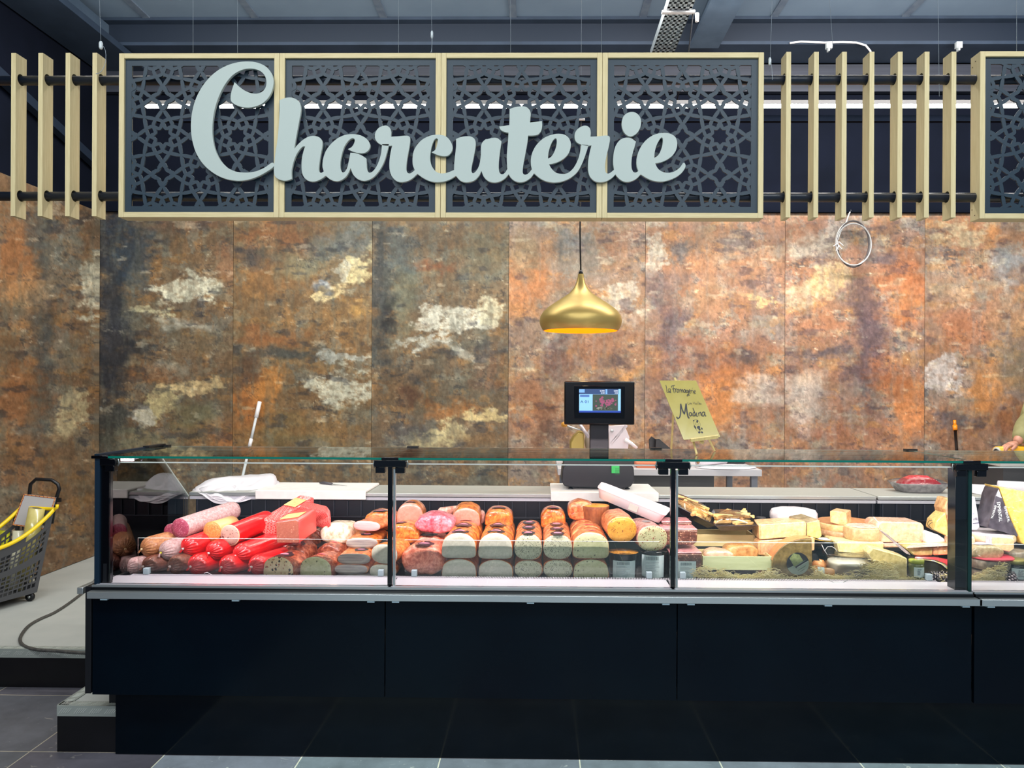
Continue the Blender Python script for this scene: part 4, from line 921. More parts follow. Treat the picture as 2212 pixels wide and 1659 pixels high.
# --- sausages at the left end
G = 'red-skinned sausages at the left end'
sausage('white netted salami end lowest at the far left', *c1(345, 1215), 3.45, 19, .30, .75, .04, M_whitesal)
sausage('dark brown salami on the bottom row between two pale ones', *c1(590, 1195), 3.45, 20, .30, .75, .03, M_brownsal)
sausage('brown salami with white clipped tail touching the front grille', *c1(965, 1195), 3.44, 21, .30, .62, .03, M_brownsal)
sausage('leftmost red-skinned sausage of the bottom row', *c1(1255, 1195), 3.45, 24, .33, .60, .03, M_red, group=G)
sausage('second red-skinned sausage of the bottom row', *c1(1690, 1205), 3.45, 22.5, .33, .60, .03, M_red, group=G)
sausage('rightmost red-skinned sausage of the bottom row, white label on its back', *c1(2110, 1200), 3.45, 23, .36, .66, .03, M_red, group=G, band=(.45, .6, .1, M_redlab))
sausage('tan salami with orange gathered end in the second row', *c1(570, 950), 3.50, 23, .34, .80, .10, M_tansal, tie=M_cream)
sausage('pale mould-covered salami with a yellow tie', *c1(840, 1000), 3.49, 22.5, .30, .72, .10, M_whitesal, tie=M_yel)
sausage('upper left red-skinned sausage resting on the row below', *c1(1150, 945), 3.50, 23, .30, .70, .12, M_red, group=G)
sausage('middle red-skinned sausage of the second row', *c1(1510, 1005), 3.50, 22.5, .30, .62, .10, M_red, group=G)
sausage('big red-skinned sausage with a white label, pointing up to the right', *c1(1885, 1045), 3.50, 23, .42, .72, .13, M_red, group=G, band=(.42, .58, .2, M_redlab))
sausage('large pale salami cut open to a red marbled face, topmost on the left', *c1(1105, 655), 3.56, 21.5, .30, .78, .16, M_whitesal, M_salface, name='cut_salami')
sausage('smaller cut salami tucked behind the large pale one', *c1(975, 705), 3.60, 17, .22, .70, .08, M_whitesal, M_salface, name='cut_salami')
sausage('short orange-faced mortadella piece leaning on the red sausages', *c1(1555, 700), 3.57, 21, .12, .72, .12, mat('mort_case', '#dcae74', rough=.4, coat=.4), M_mortface, name='cut_sausage', rim=mat('orange_rim', '#d98a3c'))
sausage('red-skinned mortadella cut to a pink face with brown flecks', *c1(1805, 755), 3.55, 22.5, .22, .80, .20, M_red, M_pistface, name='cut_sausage', rim=M_cream, taper=.02)
for pts, mm, lb in (([(1500, 560), (1530, 480), (1600, 490), (1640, 530), (1560, 570)], M_pinkc, 'crumpled bright pink casing end behind the big cut salami'), ([(1650, 560), (1680, 525), (1760, 520), (1830, 540), (1840, 580), (1740, 600)], M_pinkc2, 'crumpled pale pink casing end beside the cut red mortadella')):
    g = MB(); fr = [P(*c1(*p), 3.74) for p in pts]; c = sum(fr, Vector()) / len(fr)
    g.rings([[c + (f - c) * s + Vector((0, yo, 0)) for f in fr] for s, yo in ((.5, -.02), (.9, -.01), (1.0, .01), (.8, .05))])
    g.build('casing_end', mm, noise=.006, nscale=.03, subsurf=1, label=lb, cat='casing')
g = MB(); pts = [P(*c1(*p), 3.40) for p in ((1430, 1330), (1440, 1300), (1480, 1290), (1560, 1330), (1520, 1345))]
g.tube([p + Vector((0, 0, .004)) for p in pts], .0012, 5, closed=True); g.build('string_loop', M_paper, label='white string loop lying between the two red sausages', cat='string')

# --- red netted bricks and cut meat loaf
M_net = mat('netted_red', '#d8463f', '#c93a36', scale=20, rough=.4, coat=.3)
def netmat(name, c1_, c2_, sc):
    m = bpy.data.materials.new(name); m.use_nodes = True; nt = m.node_tree; b = nt.nodes['Principled BSDF']; L = nt.links.new
    tc = nt.nodes.new('ShaderNodeTexCoord'); mp = nt.nodes.new('ShaderNodeMapping'); mp.inputs['Rotation'].default_value = (.6, .5, .8); L(tc.outputs['Object'], mp.inputs[0])
    v = nt.nodes.new('ShaderNodeTexVoronoi'); v.feature = 'DISTANCE_TO_EDGE'; v.inputs['Scale'].default_value = sc; v.inputs['Randomness'].default_value = .35; L(mp.outputs[0], v.inputs[0])
    r = nt.nodes.new('ShaderNodeValToRGB'); r.color_ramp.elements[0].position = .05; r.color_ramp.elements[1].position = .16; r.color_ramp.elements[0].color = rgba(c2_); r.color_ramp.elements[1].color = rgba(c1_)
    L(v.outputs[0], r.inputs[0]); L(r.outputs[0], b.inputs[0]); bp = nt.nodes.new('ShaderNodeBump'); bp.inputs['Strength'].default_value = .5; bp.inputs['Distance'].default_value = .003; L(v.outputs[0], bp.inputs['Height']); L(bp.outputs[0], b.inputs['Normal'])
    b.inputs['Roughness'].default_value = .4; b.inputs['Coat Weight'].default_value = .4; return m
M_net = netmat('netted_red', '#d4322f', '#ee8078', 110)
M_yellowlab = mat('yellow_label', '#dcbc7c', '#cfa968', scale=60, rough=.5)
M_mloaf = mat('meat_loaf_face', '#a9604c', '#9a5240', '#bb7460', scale=120, rough=.5, spots=[('#c98b74', 90, .25)])
M_mskin = mat('meat_loaf_skin', '#d9564f', '#cf4a44', scale=20, rough=.3, coat=.5)
o = empty('netted_meat_brick', P(600, 1157, 3.66), 'red netted meat brick with a yellow label, leaning back at left', 'meat brick')
v_ = vec(.50, .26, .085)
MB().poly([P(*c2(*p), 3.66) for p in ((105, 560), (150, 520), (350, 560), (352, 770), (240, 770), (110, 700))], v_).build('body', M_net, o, bevel=.008, seg=3)
fr = [P(*c2(*p), 3.66) for p in ((150, 515), (345, 555))]; 
g = MB(); a, b_ = fr; k0, k1 = .52, .82
q = [a + (b_ - a) * .12 + v_ * k0, a + (b_ - a) * .95 + v_ * k0, a + (b_ - a) * .95 + v_ * k1, a + (b_ - a) * .12 + v_ * k1]
g.poly([p + Vector((0, -.001, .004)) for p in q], Vector((0, 0, .001))); g.build('label', M_yellowlab, o)
o = slabroot('meat_loaf', 'square meat loaf with a brownish cut face in front of the netted bricks', 'meat loaf', [c2(*p) for p in ((355, 572), (640, 530), (690, 560), (700, 860), (680, 872), (368, 870))], 3.54, vec(.42, .12, .035), M_mloaf, M_mskin, bevel=.005)
g = MB(); a, b_ = P(*c2(380, 560), 3.54), P(*c2(640, 524), 3.54); v_ = vec(.42, .12, .035)
g.poly([a + v_ * .15, b_ + v_ * .15, b_ + v_ * .6, a + v_ * .6], Vector((0, 0, .002))); g.build('label', M_yellowlab, o)
v_ = Vector((-.02, .12, .015))
o = empty('netted_meat_brick', P(690, 1140, 3.72), 'long red netted meat brick lying behind the cut meat loaf', 'meat brick')
MB().poly([P(*c2(*p), y) for p, y in (((700, 345), 3.80), ((1080, 440), 3.66), ((1140, 520), 3.66), ((1135, 640), 3.66), ((1070, 668), 3.66), ((760, 610), 3.80), ((660, 500), 3.80))], Vector((-.03, .10, .02))).build('body', M_net, o, bevel=.010, seg=3)

# --- domed loaves under film
def lm(n, a, b_, c_=None, sp=None, **k): return mat(n, a, b_, c_, scale=k.pop('scale', 40), rough=k.pop('rough', .42), coat=k.pop('coat', .8), spots=sp, mott=k.pop('mott', (45, .38)), **k)
M_orange = lm('roast_skin_orange', '#e2862f', '#cf6c22', '#f0a548', scale=26, contrast=.25, wrap=.35)
M_orange2 = lm('smoked_skin_orange', '#dd8236', '#d77a35', '#eea04e', scale=16, contrast=.1, wrap=.35)
M_salmonskin = lm('salmon_skin', '#e08a54', '#cf7442', '#ec9f6a', scale=20, contrast=.15, wrap=.4)
M_redbrown = lm('red_brown_skin', '#b0593a', '#96452c', '#c87050', scale=28, contrast=.2, wrap=.5)
M_facegrey = lm('poultry_face', '#ccc8b6', '#c4c0ae', '#d3cfbe', scale=18, coat=.5, contrast=.1, wrap=.25, mott=(80, .10))
M_facespeck = lm('speckled_face', '#c6c4a8', '#bdbb9c', scale=14, coat=.5, sp=[('#4a4a3c', 170, .42), ('#6c6a50', 240, .36)], wrap=.2, mott=(80, .10))
M_facegreen = lm('green_face', '#c3c298', '#b4b588', '#cfcdaa', scale=16, coat=.5, sp=[('#5c5a40', 80, .30)], wrap=.25, mott=(80, .10))
M_facechunk = lm('chunky_face', '#d9c49a', '#cfb98e', scale=20, coat=.5, sp=[('#2c2622', 62, .48), ('#9c5a3c', 100, .42)], wrap=.2, mott=(80, .10))
M_pinkface = lm('pink_face', '#ea9a85', '#e28f7a', '#f0ab95', scale=14, contrast=.1, mott=(80, .10))
M_hamskin = lm('ham_skin', '#e58a6c', '#e0785c', '#eea58a', scale=12, contrast=.1, wrap=.4)
M_badge = mat('black_label', '#1d1c22', rough=.35); M_banner = mat('pink_banner', '#df7f95', rough=.4); M_redban = mat('red_banner', '#e8585c', rough=.4)
M_creamham = lm('cream_ham', '#f0d9ba', '#f4e3cc', '#e8c8a0', scale=22, wrap=.4)
M_bacon = mat('layered_bacon', '#d9a99c', '#b58a86', '#e8c8b8', scale=9, stretch=(1, 1, 14), rough=.4, coat=.4)
M_bacongrey = mat('layered_bacon_pale', '#bdb3a6', '#8d7d80', '#cfc7ba', scale=7, stretch=(1, 1, 16), rough=.4, coat=.4)
M_pinkslab = mat('pink_slab', '#e9a2a4', '#f0b8b6', '#d98a90', scale=9, stretch=(1, 1, 12), rough=.4, coat=.4)

BD = [(.45, 0, .48, .050)]
loaf('galantine', 'cut galantine with black and red specks on its pale face, front row', 'galantine', None, *[c2(150, 0)[0], c2(650, 0)[0], c2(0, 1050)[1], c2(0, 1358)[1]], 3.43, .15, 'pent', M_redbrown, M_facechunk, yaw=.25, badges=[(.30, 0, .48, .050)], m1=M_badge, m2=M_banner)
loaf('galantine', 'wrapped brown galantine piece directly behind the speckled one', 'galantine', None, c2(370, 0)[0], c2(800, 0)[0], c2(0, 890)[1], c2(0, 1200)[1], 3.60, .14, 'pent', M_redbrown, None, yaw=.28, badges=[(.30, 0, .50, .048)], m1=M_badge, m2=M_banner)
loaf('galantine', 'wrapped brown galantine in the third place behind the speckled one', 'galantine', None, c2(560, 0)[0], c2(930, 0)[0], c2(0, 750)[1], c2(0, 1060)[1], 3.75, .08, 'pent', M_redbrown, None, yaw=.28, badges=[(.35, -.1, .45, .022)], m1=M_badge, m2=M_banner)
loaf('galantine', 'rearmost wrapped brown galantine beneath the netted brick', 'galantine', None, c2(680, 0)[0], c2(1040, 0)[0], c2(0, 650)[1], c2(0, 960)[1], 3.84, .08, 'pent', M_redbrown, None, yaw=.2, badges=[(.35, -.1, .5, .022)], m1=M_badge, m2=M_banner)
loaf('terrine', 'cut terrine with a smooth grey-green face beside the speckled galantine', 'terrine', None, c2(670, 0)[0], c2(1180, 0)[0], c2(0, 1055)[1], c2(0, 1358)[1], 3.43, .15, 'pent', M_redbrown, M_facegreen, yaw=.22, badges=[(.35, 0, .30, .012)], m1=M_redban, m2=None)
loaf('terrine', 'wrapped red-brown terrine behind the one with the grey-green face', 'terrine', None, c2(880, 0)[0], c2(1310, 0)[0], c2(0, 880)[1], c2(0, 1190)[1], 3.60, .14, 'pent', M_redbrown, None, yaw=.22, badges=[(.35, 0, .28, .012)], m1=M_redban, m2=None)
loaf('cooked_ham', 'rounded cream-white ham resting above the terrines', 'ham', None, c2(955, 0)[0], c2(1410, 0)[0], c2(0, 605)[1], c2(0, 885)[1], 3.66, .16, 'loafround', M_creamham, None, yaw=.1, wob=.006)
GB = 'flat packs stacked beside the terrines'
loaf('bacon_pack', 'lowest flat grey pack in the stack beside the terrines', 'meat pack', None, c2(1200, 0)[0], c2(1680, 0)[0], c2(0, 1300)[1], c2(0, 1368)[1], 3.43, .30, 'slab', M_bacongrey, None)
loaf('bacon_pack', 'second flat pack from the bottom, dark-layered edge, no label', 'meat pack', None, c2(1185, 0)[0], c2(1660, 0)[0], c2(0, 1165)[1], c2(0, 1302)[1], 3.43, .30, 'slab', M_orange2, M_bacongrey)
loaf('bacon_pack', 'orange-topped flat pack with a round black label, middle of the stack', 'meat pack', None, c2(1228, 0)[0], c2(1695, 0)[0], c2(0, 1010)[1], c2(0, 1168)[1], 3.44, .30, 'slab', M_orange2, M_bacongrey, badges=[(.26, .2, .42, .035)], m1=M_badge, m2=M_banner)
loaf('bacon_pack', 'orange-topped flat pack just under the pink slab', 'meat pack', None, c2(1345, 0)[0], c2(1800, 0)[0], c2(0, 790)[1], c2(0, 940)[1], 3.56, .26, 'slab', M_orange2, M_bacongrey, badges=[(.30, .1, .42, .03)], m1=M_badge, m2=M_banner)
loaf('pink_ham_slab', 'pale pink layered slab on top of the flat packs', 'meat pack', None, c2(1435, 0)[0], c2(1850, 0)[0], c2(0, 556)[1], c2(0, 695)[1], 3.64, .16, 'slab', M_salmonskin, M_pinkslab, yaw=.25)
loaf('smoked_ham', 'orange smoked ham with a black label at the back, left of the first post', 'ham', None, c2(1600, 0)[0], c2(2065, 0)[0], c2(0, 425)[1], c2(0, 700)[1], 3.80, .13, 'loafround', M_orange2, None, badges=[(.2, -.1, .45, .03)], m1=M_badge, m2=M_banner)
# beside / behind the first post
loaf('poultry_roast', 'grey-faced roast on the bottom row behind the first post', 'roast', None, c2(1680, 0)[0], c2(2060, 0)[0], c2(0, 1165)[1], c2(0, 1360)[1], 3.43, .28, 'slab', M_orange2, M_facegrey)
loaf('poultry_roast', 'big grey-faced roast with orange skin seen behind the first post', 'roast', None, c2(1690, 0)[0], c2(2090, 0)[0], c2(0, 880)[1], c2(0, 1155)[1], 3.43, .17, 'loafround', M_orange2, M_facegrey, yaw=.25, badges=[(.45, -.2, .4, .03)], m1=M_badge, m2=M_banner)
loaf('poultry_roast', 'glossy orange roast right behind the first post, second in its row', 'roast', None, c3(-60, 0)[0], c3(420, 0)[0], c3(0, 600)[1], c3(0, 900)[1], 3.62, .15, 'loafround', M_orange, None, yaw=.15, badges=[(.3, -.3, .4, .03)], m1=M_badge, m2=M_banner)
loaf('poultry_roast', 'upright orange roast with a pink cut top at the back right of the first post', 'roast', None, c3(110, 0)[0], c3(480, 0)[0], c3(0, 295)[1], c3(0, 640)[1], 3.80, .12, 'dome', M_orange, M_pinkface, badges=[(.12, 0, .4, .02)], m1=M_badge, m2=M_banner)
# large ham and its neighbours
loaf('large_ham', 'large pinkish ham in film on the front row right of the first post', 'ham', None, c3(150, 0)[0], c3(765, 0)[0], c3(0, 900)[1], c3(0, 1330)[1], 3.43, .18, 'loafround', M_hamskin, None, yaw=.12, badges=[(.24, 0, .46, .050)], m1=M_badge, m2=M_banner, wob=.007)
loaf('large_ham', 'second pink ham with a black label behind the large front one', 'ham', None, c3(300, 0)[0], c3(780, 0)[0], c3(0, 760)[1], c3(0, 1100)[1], 3.62, .16, 'loafround', M_hamskin, None, yaw=.08, badges=[(.25, 0, .48, .050)], m1=M_badge, m2=M_banner)
loaf('wrapped_pork', 'raw pink pork piece in film lying across the hams', 'meat', None, c3(370, 0)[0], c3(915, 0)[0], c3(0, 490)[1], c3(0, 745)[1], 3.60, .13, 'oval', lm('raw_pink', '#d8657a', '#e58a94', '#c8506a', scale=16, wrap=.6), None, pitch=.1, wob=.008)
sausage('short pale sausage at the back above the pink pork', *c3(700, 425), 3.84, 9, .13, 1.25, 0, lm('pale_sausage', '#f0b9a8', '#eeb0a0'), None, tail=False)
# five columns of roasts
def column(x0, x1, top, mid, bot, kind, kindb, mc, mf, names, n=3, xb=None, L=.155, yaw=0, m2=M_banner, m1=M_badge, sx=.50, sy=.052, mats=None, t=.3):
    xb0, xb1 = xb or (x0, x1)
    loaf('poultry_roast', names[0], 'roast', None, xb0, xb1, mid + 1, bot, 3.43, .44, kindb, mats or mc, mf)
    for k in range(n):
        Y = 3.425 + k * (L + .004)
        # same size and height as the front one, further back
        w0, w1 = P(x0, 1100, 3.425), P(x1, 1100, 3.425); zb = P((x0 + x1) / 2, mid, 3.425).z; zt = P((x0 + x1) / 2, top, 3.425).z
        def pj(x, z, Y):
            d = Vector((x, Y, z)) - C0; dz = d.dot(_f); return CX + d.dot(_R) / dz * FPX, CY - d.dot(_U) / dz * FPX
        a = pj(w0.x, zb, Y); b_ = pj(w1.x, zb, Y); c = pj(w0.x, zt, Y)
        loaf('poultry_roast', names[1 + k], 'roast', None, a[0], b_[0], c[1], a[1], Y, L, kind, mc, mf if k == 0 else None, yaw=yaw, badges=[(t, 0, sx, sy)], m1=m1, m2=m2)
cx = lambda f, a: f(a, 0)[0]; cy = lambda f, a: f(0, a)[1]
column(cx(c3, 735), cx(c3, 1238), cy(c3, 720), cy(c3, 1080), cy(c3, 1362), 'pent', 'pent', M_orange, M_facegrey, ['bottom roast with grey face in the first column right of the large ham', 'front upper roast of the first column right of the large ham', 'middle upper roast of the first column right of the large ham', 'rear upper roast of the first column right of the large ham'])
column(cx(c3, 1248), cx(c3, 1750), cy(c3, 720), cy(c3, 1090), cy(c3, 1362), 'pent', 'pent', M_orange, M_facegrey, ['bottom roast with grey face in the second column of roasts', 'front upper roast of the second column, widest grey face', 'middle upper roast of the second column', 'rear upper roast of the second column'])
column(cx(c3, 1765), cx(c3, 2155), cy(c3, 745), cy(c3, 1100), cy(c3, 1355), 'loafround', 'loafround', M_salmonskin, M_facespeck, ['bottom roast with speckled greenish face in the third column', 'front upper roast of the third column, finely speckled face', 'middle upper roast of the third column', 'rear upper roast of the third column'], L=.13)
column(cx(c4, 285), cx(c4, 692), cy(c4, 815), cy(c4, 1160), cy(c4, 1420), 'loafround', 'loafround', M_salmonskin, M_facespeck, ['bottom roast with speckled greenish face in the fourth column', 'front upper roast of the fourth column, finely speckled face', 'second upper roast of the fourth column', 'third upper roast of the fourth column', 'rear upper roast of the fourth column'], n=4, L=.115, mats=M_orange2)
column(cx(c4, 698), cx(c4, 1210), cy(c4, 780), cy(c4, 1150), cy(c4, 1430), 'dome', 'pent', M_salmonskin, M_facegreen, ['bottom roast with yellow-green face in the fifth column', 'front upper roast of the fifth column, large yellow-green face', 'middle upper roast of the fifth column', 'rear upper roast of the fifth column'], m1=M_redban, m2=None, sx=.3, sy=.010, L=.14)
loaf('cut_roast', 'orange roast with pink cut face on top, behind the first column', 'roast', None, cx(c3, 880), cx(c3, 1290), cy(c3, 360), cy(c3, 640), 3.76, .13, 'pent', M_orange, M_pinkface, badges=[], pitch=.12)
loaf('poultry_roast', 'uppermost orange roast with black label on the second column', 'roast', None, cx(c3, 1335), cx(c3, 1745), cy(c3, 385), cy(c3, 640), 3.74, .14, 'pent', M_orange, None, badges=[(.3, 0, .5, .03)], m1=M_badge, m2=M_banner)
loaf('poultry_roast', 'uppermost roast with a big black badge facing out on the fourth column', 'roast', None, cx(c4, 250), cx(c4, 600), cy(c4, 440), cy(c4, 740), 3.76, .12, 'dome', M_orange, None, badges=[(.1, 0, .5, .03)], m1=M_badge, m2=M_banner)
loaf('poultry_roast', 'pale pink roast end peeping out behind the first two columns', 'roast', None, cx(c3, 1250), cx(c3, 1350), cy(c3, 425), cy(c3, 600), 3.86, .07, 'oval', lm('pale_sausage', '#f0b9a8', '#eeb0a0'), None)
loaf('wrapped_ham', 'orange ham tied in clear film at the back of the fifth column', 'ham', None, cx(c4, 630), cx(c4, 1000), cy(c4, 350), cy(c4, 620), 3.76, .13, 'loafround', M_salmonskin, None, badges=[])
# brown-crusted pate
pc_ = P(*c4(1020, 400), 3.78); rr = 193 / 6.506 * S(3.78)
o = empty('crusted_pate', pc_ - Vector((0, 0, .11)), 'round brown-crusted pate with an orange top standing on the hams', 'pate')
MB().lathe([(rr * .80, -.125), (rr * .86, -.10), (rr * .97, -.02), (rr, -.003), (rr * .98, 0)], pc_, 40).build('crust', mat('brown_crust', '#9c5a32', '#7c4024', '#b87040', scale=60, rough=.5, stretch=(1, 1, .5), bump=.4), o)
MB().lathe([(rr * .97, .0005), (rr * .7, .003), (.005, .004)], pc_, 40, cap=False).build('top', mat('orange_top', '#e0902e', '#eaa244', scale=24, rough=.4, spots=[('#a8601c', 60, .2)]), o)
# round cut pieces and black pots at the right of the middle section
M_goldface = lm('golden_face', '#d59a3a', '#c98c30', '#e3b25c', scale=16, sp=[('#8a4a20', 120, .36)], rough=.25, coat=1, mott=(80, .10))
loaf('round_terrine', 'glossy golden round terrine face with dark flecks', 'terrine', None, cx(c4, 1180), cx(c4, 1592), cy(c4, 555), cy(c4, 920), 3.45, .26, 'oval', M_salmonskin, M_goldface, yaw=-.05)
loaf('round_terrine', 'grey-green round terrine face with red flecks left of the second post', 'terrine', None, cx(c4, 1600), cx(c4, 2030), cy(c4, 685), cy(c4, 1045), 3.45, .24, 'oval', lm('pinkish_skin', '#c08678', '#b0766a', wrap=.5), lm('herb_face', '#b9b58c', '#adaa80', sp=[('#8c5038', 105, .40), ('#5f6240', 140, .38)], rough=.25, coat=1, mott=(80, .10)), yaw=-.12, badges=[(.45, 0, .3, .025)], m1=mat('grey_label', '#7d7576'), m2=None)
M_labelwhite = mat('white_label', '#cfe0e0', '#c6d8d8', scale=60, rough=.5)
def printlines(g, x0, x1, z0, z1, Y):
    n = 9
    for i in range(n):
        z = z1 - (z1 - z0) * (.30 + .62 * i / n); g.box((x0 + (x1 - x0) * .08, Y, z), (x0 + (x1 - x0) * random.uniform(.5, .8), Y + .0004, z + .0011))
    x = x0 + (x1 - x0) * .12
    while x < x0 + (x1 - x0) * .75:
        w = random.choice((.0008, .0014, .002)); g.box((x, Y, z1 - (z1 - z0) * .2), (x + w, Y + .0004, z1 - (z1 - z0) * .04)); x += w + random.choice((.0012, .002))
M_print = mat('print_grey', '#5d6c70', rough=.6)
def pot(label, x0, x1, yt, yb, Y, lab, topm, face=False):
    xc = (x0 + x1) / 2; w = (x1 - x0) * S(Y); base = P(xc, yb, Y); h = (yb - yt) * S(Y); c = base + Vector((0, w * .42, 0))
    root = empty('black_pot', c, label, 'pot'); R_ = w / 2
    MB().lathe([(R_ * .82, 0), (R_ * .86, .004), (R_, h * .95), (R_ * 1.02, h)], c, 40).build('body', M_blackgloss, root)
    if topm: MB().lathe([(R_ * .98, h + .0005), (R_ * .5, h + .006), (.004, h + .006)], c, 40, cap=False).build('filling', topm, root)
    if lab:
        lx0, lx1, lt, lb = lab; g = MB(); pts = []
        z1_ = P(xc, lt, Y).z; z0_ = P(xc, lb, Y).z; xa = P(lx0, lt, Y).x; xb_ = P(lx1, lt, Y).x
        rows = []
        for zz in (z0_, (z0_ + z1_) / 2, z1_):
            fr = (zz - c.z) / h; rad = R_ * (.86 + .14 * fr) + .002; rw = []
            for k in range(9):
                x = xa + (xb_ - xa) * k / 8 - c.x; x = max(-rad * .97, min(rad * .97, x)); rw.append(Vector((c.x + x, c.y - math.sqrt(rad * rad - x * x), zz)))
            rows.append(rw)
        g.rings(rows, False, False, close=False); lo = g.build('label', M_labelwhite, root)
        pm = MB(); printlines(pm, xa + .004, xb_ - .004, z0_, z1_, c.y - R_ * 1.03); pm.build('print', M_print, lo)
    return root
pot('black pot with a golden speckled filling and pale price sticker', cx(c4, 1215), cx(c4, 1645), cy(c4, 1090), cy(c4, 1432), 3.425, (cx(c4, 1268), cx(c4, 1578), cy(c4, 1180), cy(c4, 1428)), M_goldface)
pot('black pot with a large pale price sticker under the grey-green terrine', cx(c4, 1660), cx(c4, 2050), cy(c4, 1060), cy(c4, 1425), 3.425, (cx(c4, 1680), cx(c4, 1982), cy(c4, 1102), cy(c4, 1418)), None)
# white tray tilted on top
M_tray = mat('tray_white', '#efe6ec', rough=.35)
o = empty('white_tray', P(1370, 1090, 3.7), 'white plastic tray lying tilted over the pates, one end on the worktop', 'tray')
a = P(*c4(1055, 80), 3.92); b_ = P(*c4(2070, 440), 3.66)      # rim, rear-left to front-right ends
c = P(*c4(1040, 230), 3.90); d_ = P(*c4(1700, 580), 3.56)
rimtop = [P(*c4(1070, 72), 4.02), P(*c4(1150, 85), 4.04), P(*c4(2072, 445), 3.80), P(*c4(2050, 470), 3.78), P(*c4(1680, 415), 3.58), P(*c4(1060, 180), 3.84)]
rimtop = [P(*c4(1070, 72), 3.98), P(*c4(2075, 445), 3.80), P(*c4(1640, 335), 3.60), P(*c4(1045, 110), 3.84)]
A4 = [P(*c4(1065, 72), 4.00), P(*c4(2072, 440), 3.78), P(*c4(2060, 560), 3.62), P(*c4(1700, 470), 3.56), P(*c4(1045, 175), 3.84)]
# tray as an open box in its own tilted frame
p00 = P(*c4(1050, 150), 3.84); p10 = P(*c4(1990, 540), 3.57); p01 = P(*c4(1110, 75), 4.04); p11 = P(*c4(2075, 445), 3.78)
nrm = (p10 - p00).cross(p01 - p00).normalized(); 
if nrm.z < 0: nrm = -nrm
dep = .05
def rr4(f, dn, q=.12):
    ctr_ = (p00 + p10 + p11 + p01) / 4; cs_ = [p00, p10, p11, p01]; out = []
    for i in range(4):
        a, b0, b1 = cs_[i], cs_[i - 1], cs_[(i + 1) % 4]
        for k in range(5):
            t = k / 4; e0 = a + (b0 - a) * q * (1 - t) ** 2; p = a + (b0 - a) * (q * (1 - t) ** 2) + (b1 - a) * (q * t ** 2); out.append(ctr_ + (p - ctr_) * f - nrm * dn)
    return out
g = MB(); g.rings([rr4(.90, dep), rr4(1.0, .0), rr4(1.02, -.002), rr4(1.02, .004), rr4(.975, .002), rr4(.88, dep - .004)], False, False)
g.bm.faces.new(g.bm.verts[:20] if False else [v for v in list(g.bm.verts)[0:20]]); g.bm.verts.ensure_lookup_table(); 
g.bm.faces.new([g.bm.verts[i] for i in range(100, 120)])
g.build('tray_body', M_tray, o)
q0, q1 = rr4(.985, .012), rr4(.93, .038)
g = MB(); e1 = P(*c4(1545, 445), 3.60); 
fl = lambda s, t: (p00 + (p10 - p00) * s) * (1 - 0) + ((p00 + p10 + p11 + p01) / 4 - (p00 + (p10 - p00) * s)) * (t * .09) - nrm * (dep * t)
pt = [fl(.50, .2), fl(.64, .2), fl(.64, .85), fl(.50, .85)]; off = (p00 - p01).normalized() * .003
g.poly([p + off for p in pt], -off * .3); g.build('sticker', mat('sticker_grey', '#b9bcb4', rough=.5), o)

# ------------------------------------------------------------------ cheese section
def film(n, a, b_, c_=None, **k): return mat(n, a, b_, c_, scale=k.pop('scale', 18), rough=.4, coat=k.pop('coat', .9), wrap=k.pop('wrap', .7), contrast=.15, mott=k.pop('mott', (38, .22)), **k)
M_ch1 = film('cheese_peach', '#f0c08a', '#eab47c', '#f4cb9c'); M_ch2 = film('cheese_yellow', '#f0cd80', '#e8c070', '#f4d898')
M_ch3 = film('cheese_pale', '#eedba6', '#e6d094', '#f4e6bc'); M_ch4 = film('cheese_pinkish', '#f2c4a8', '#ecb89a', '#f6d2ba')
M_ch5 = film('cheese_olive', '#cdb978', '#c0aa68', '#dccb92'); M_rind = film('rind_brown', '#8d7440', '#75602f', '#a88e54', scale=45, coat=.15, wrap=.2)
M_rindor = mat('rind_orange', '#c98a54', '#b87444', '#d9a26c', scale=40, rough=.55); M_rindgr = film('rind_grey', '#a39684', '#877a6a', '#bfb29e', scale=45, coat=.3)
M_whitepap = film('white_wrap', '#f3ebf0', '#e8dce6', scale=10, coat=.3, wrap=.8); M_paste = mat('paste_pale', '#f3e2b6', '#eed9a6', scale=20, rough=.5)
M_woodbox = mat('crate_wood', '#d7c490', '#c9b47e', '#e4d4a8', scale=12, stretch=(1, 8, 8), rough=.6, contrast=.1); M_woodbox2 = mat('crate_wood_green_lit', '#c9cfa4', '#bcc294', '#d6d9b6', scale=10, stretch=(1, 6, 6), rough=.6)  # second crate wood has the greenish light on the front board painted in
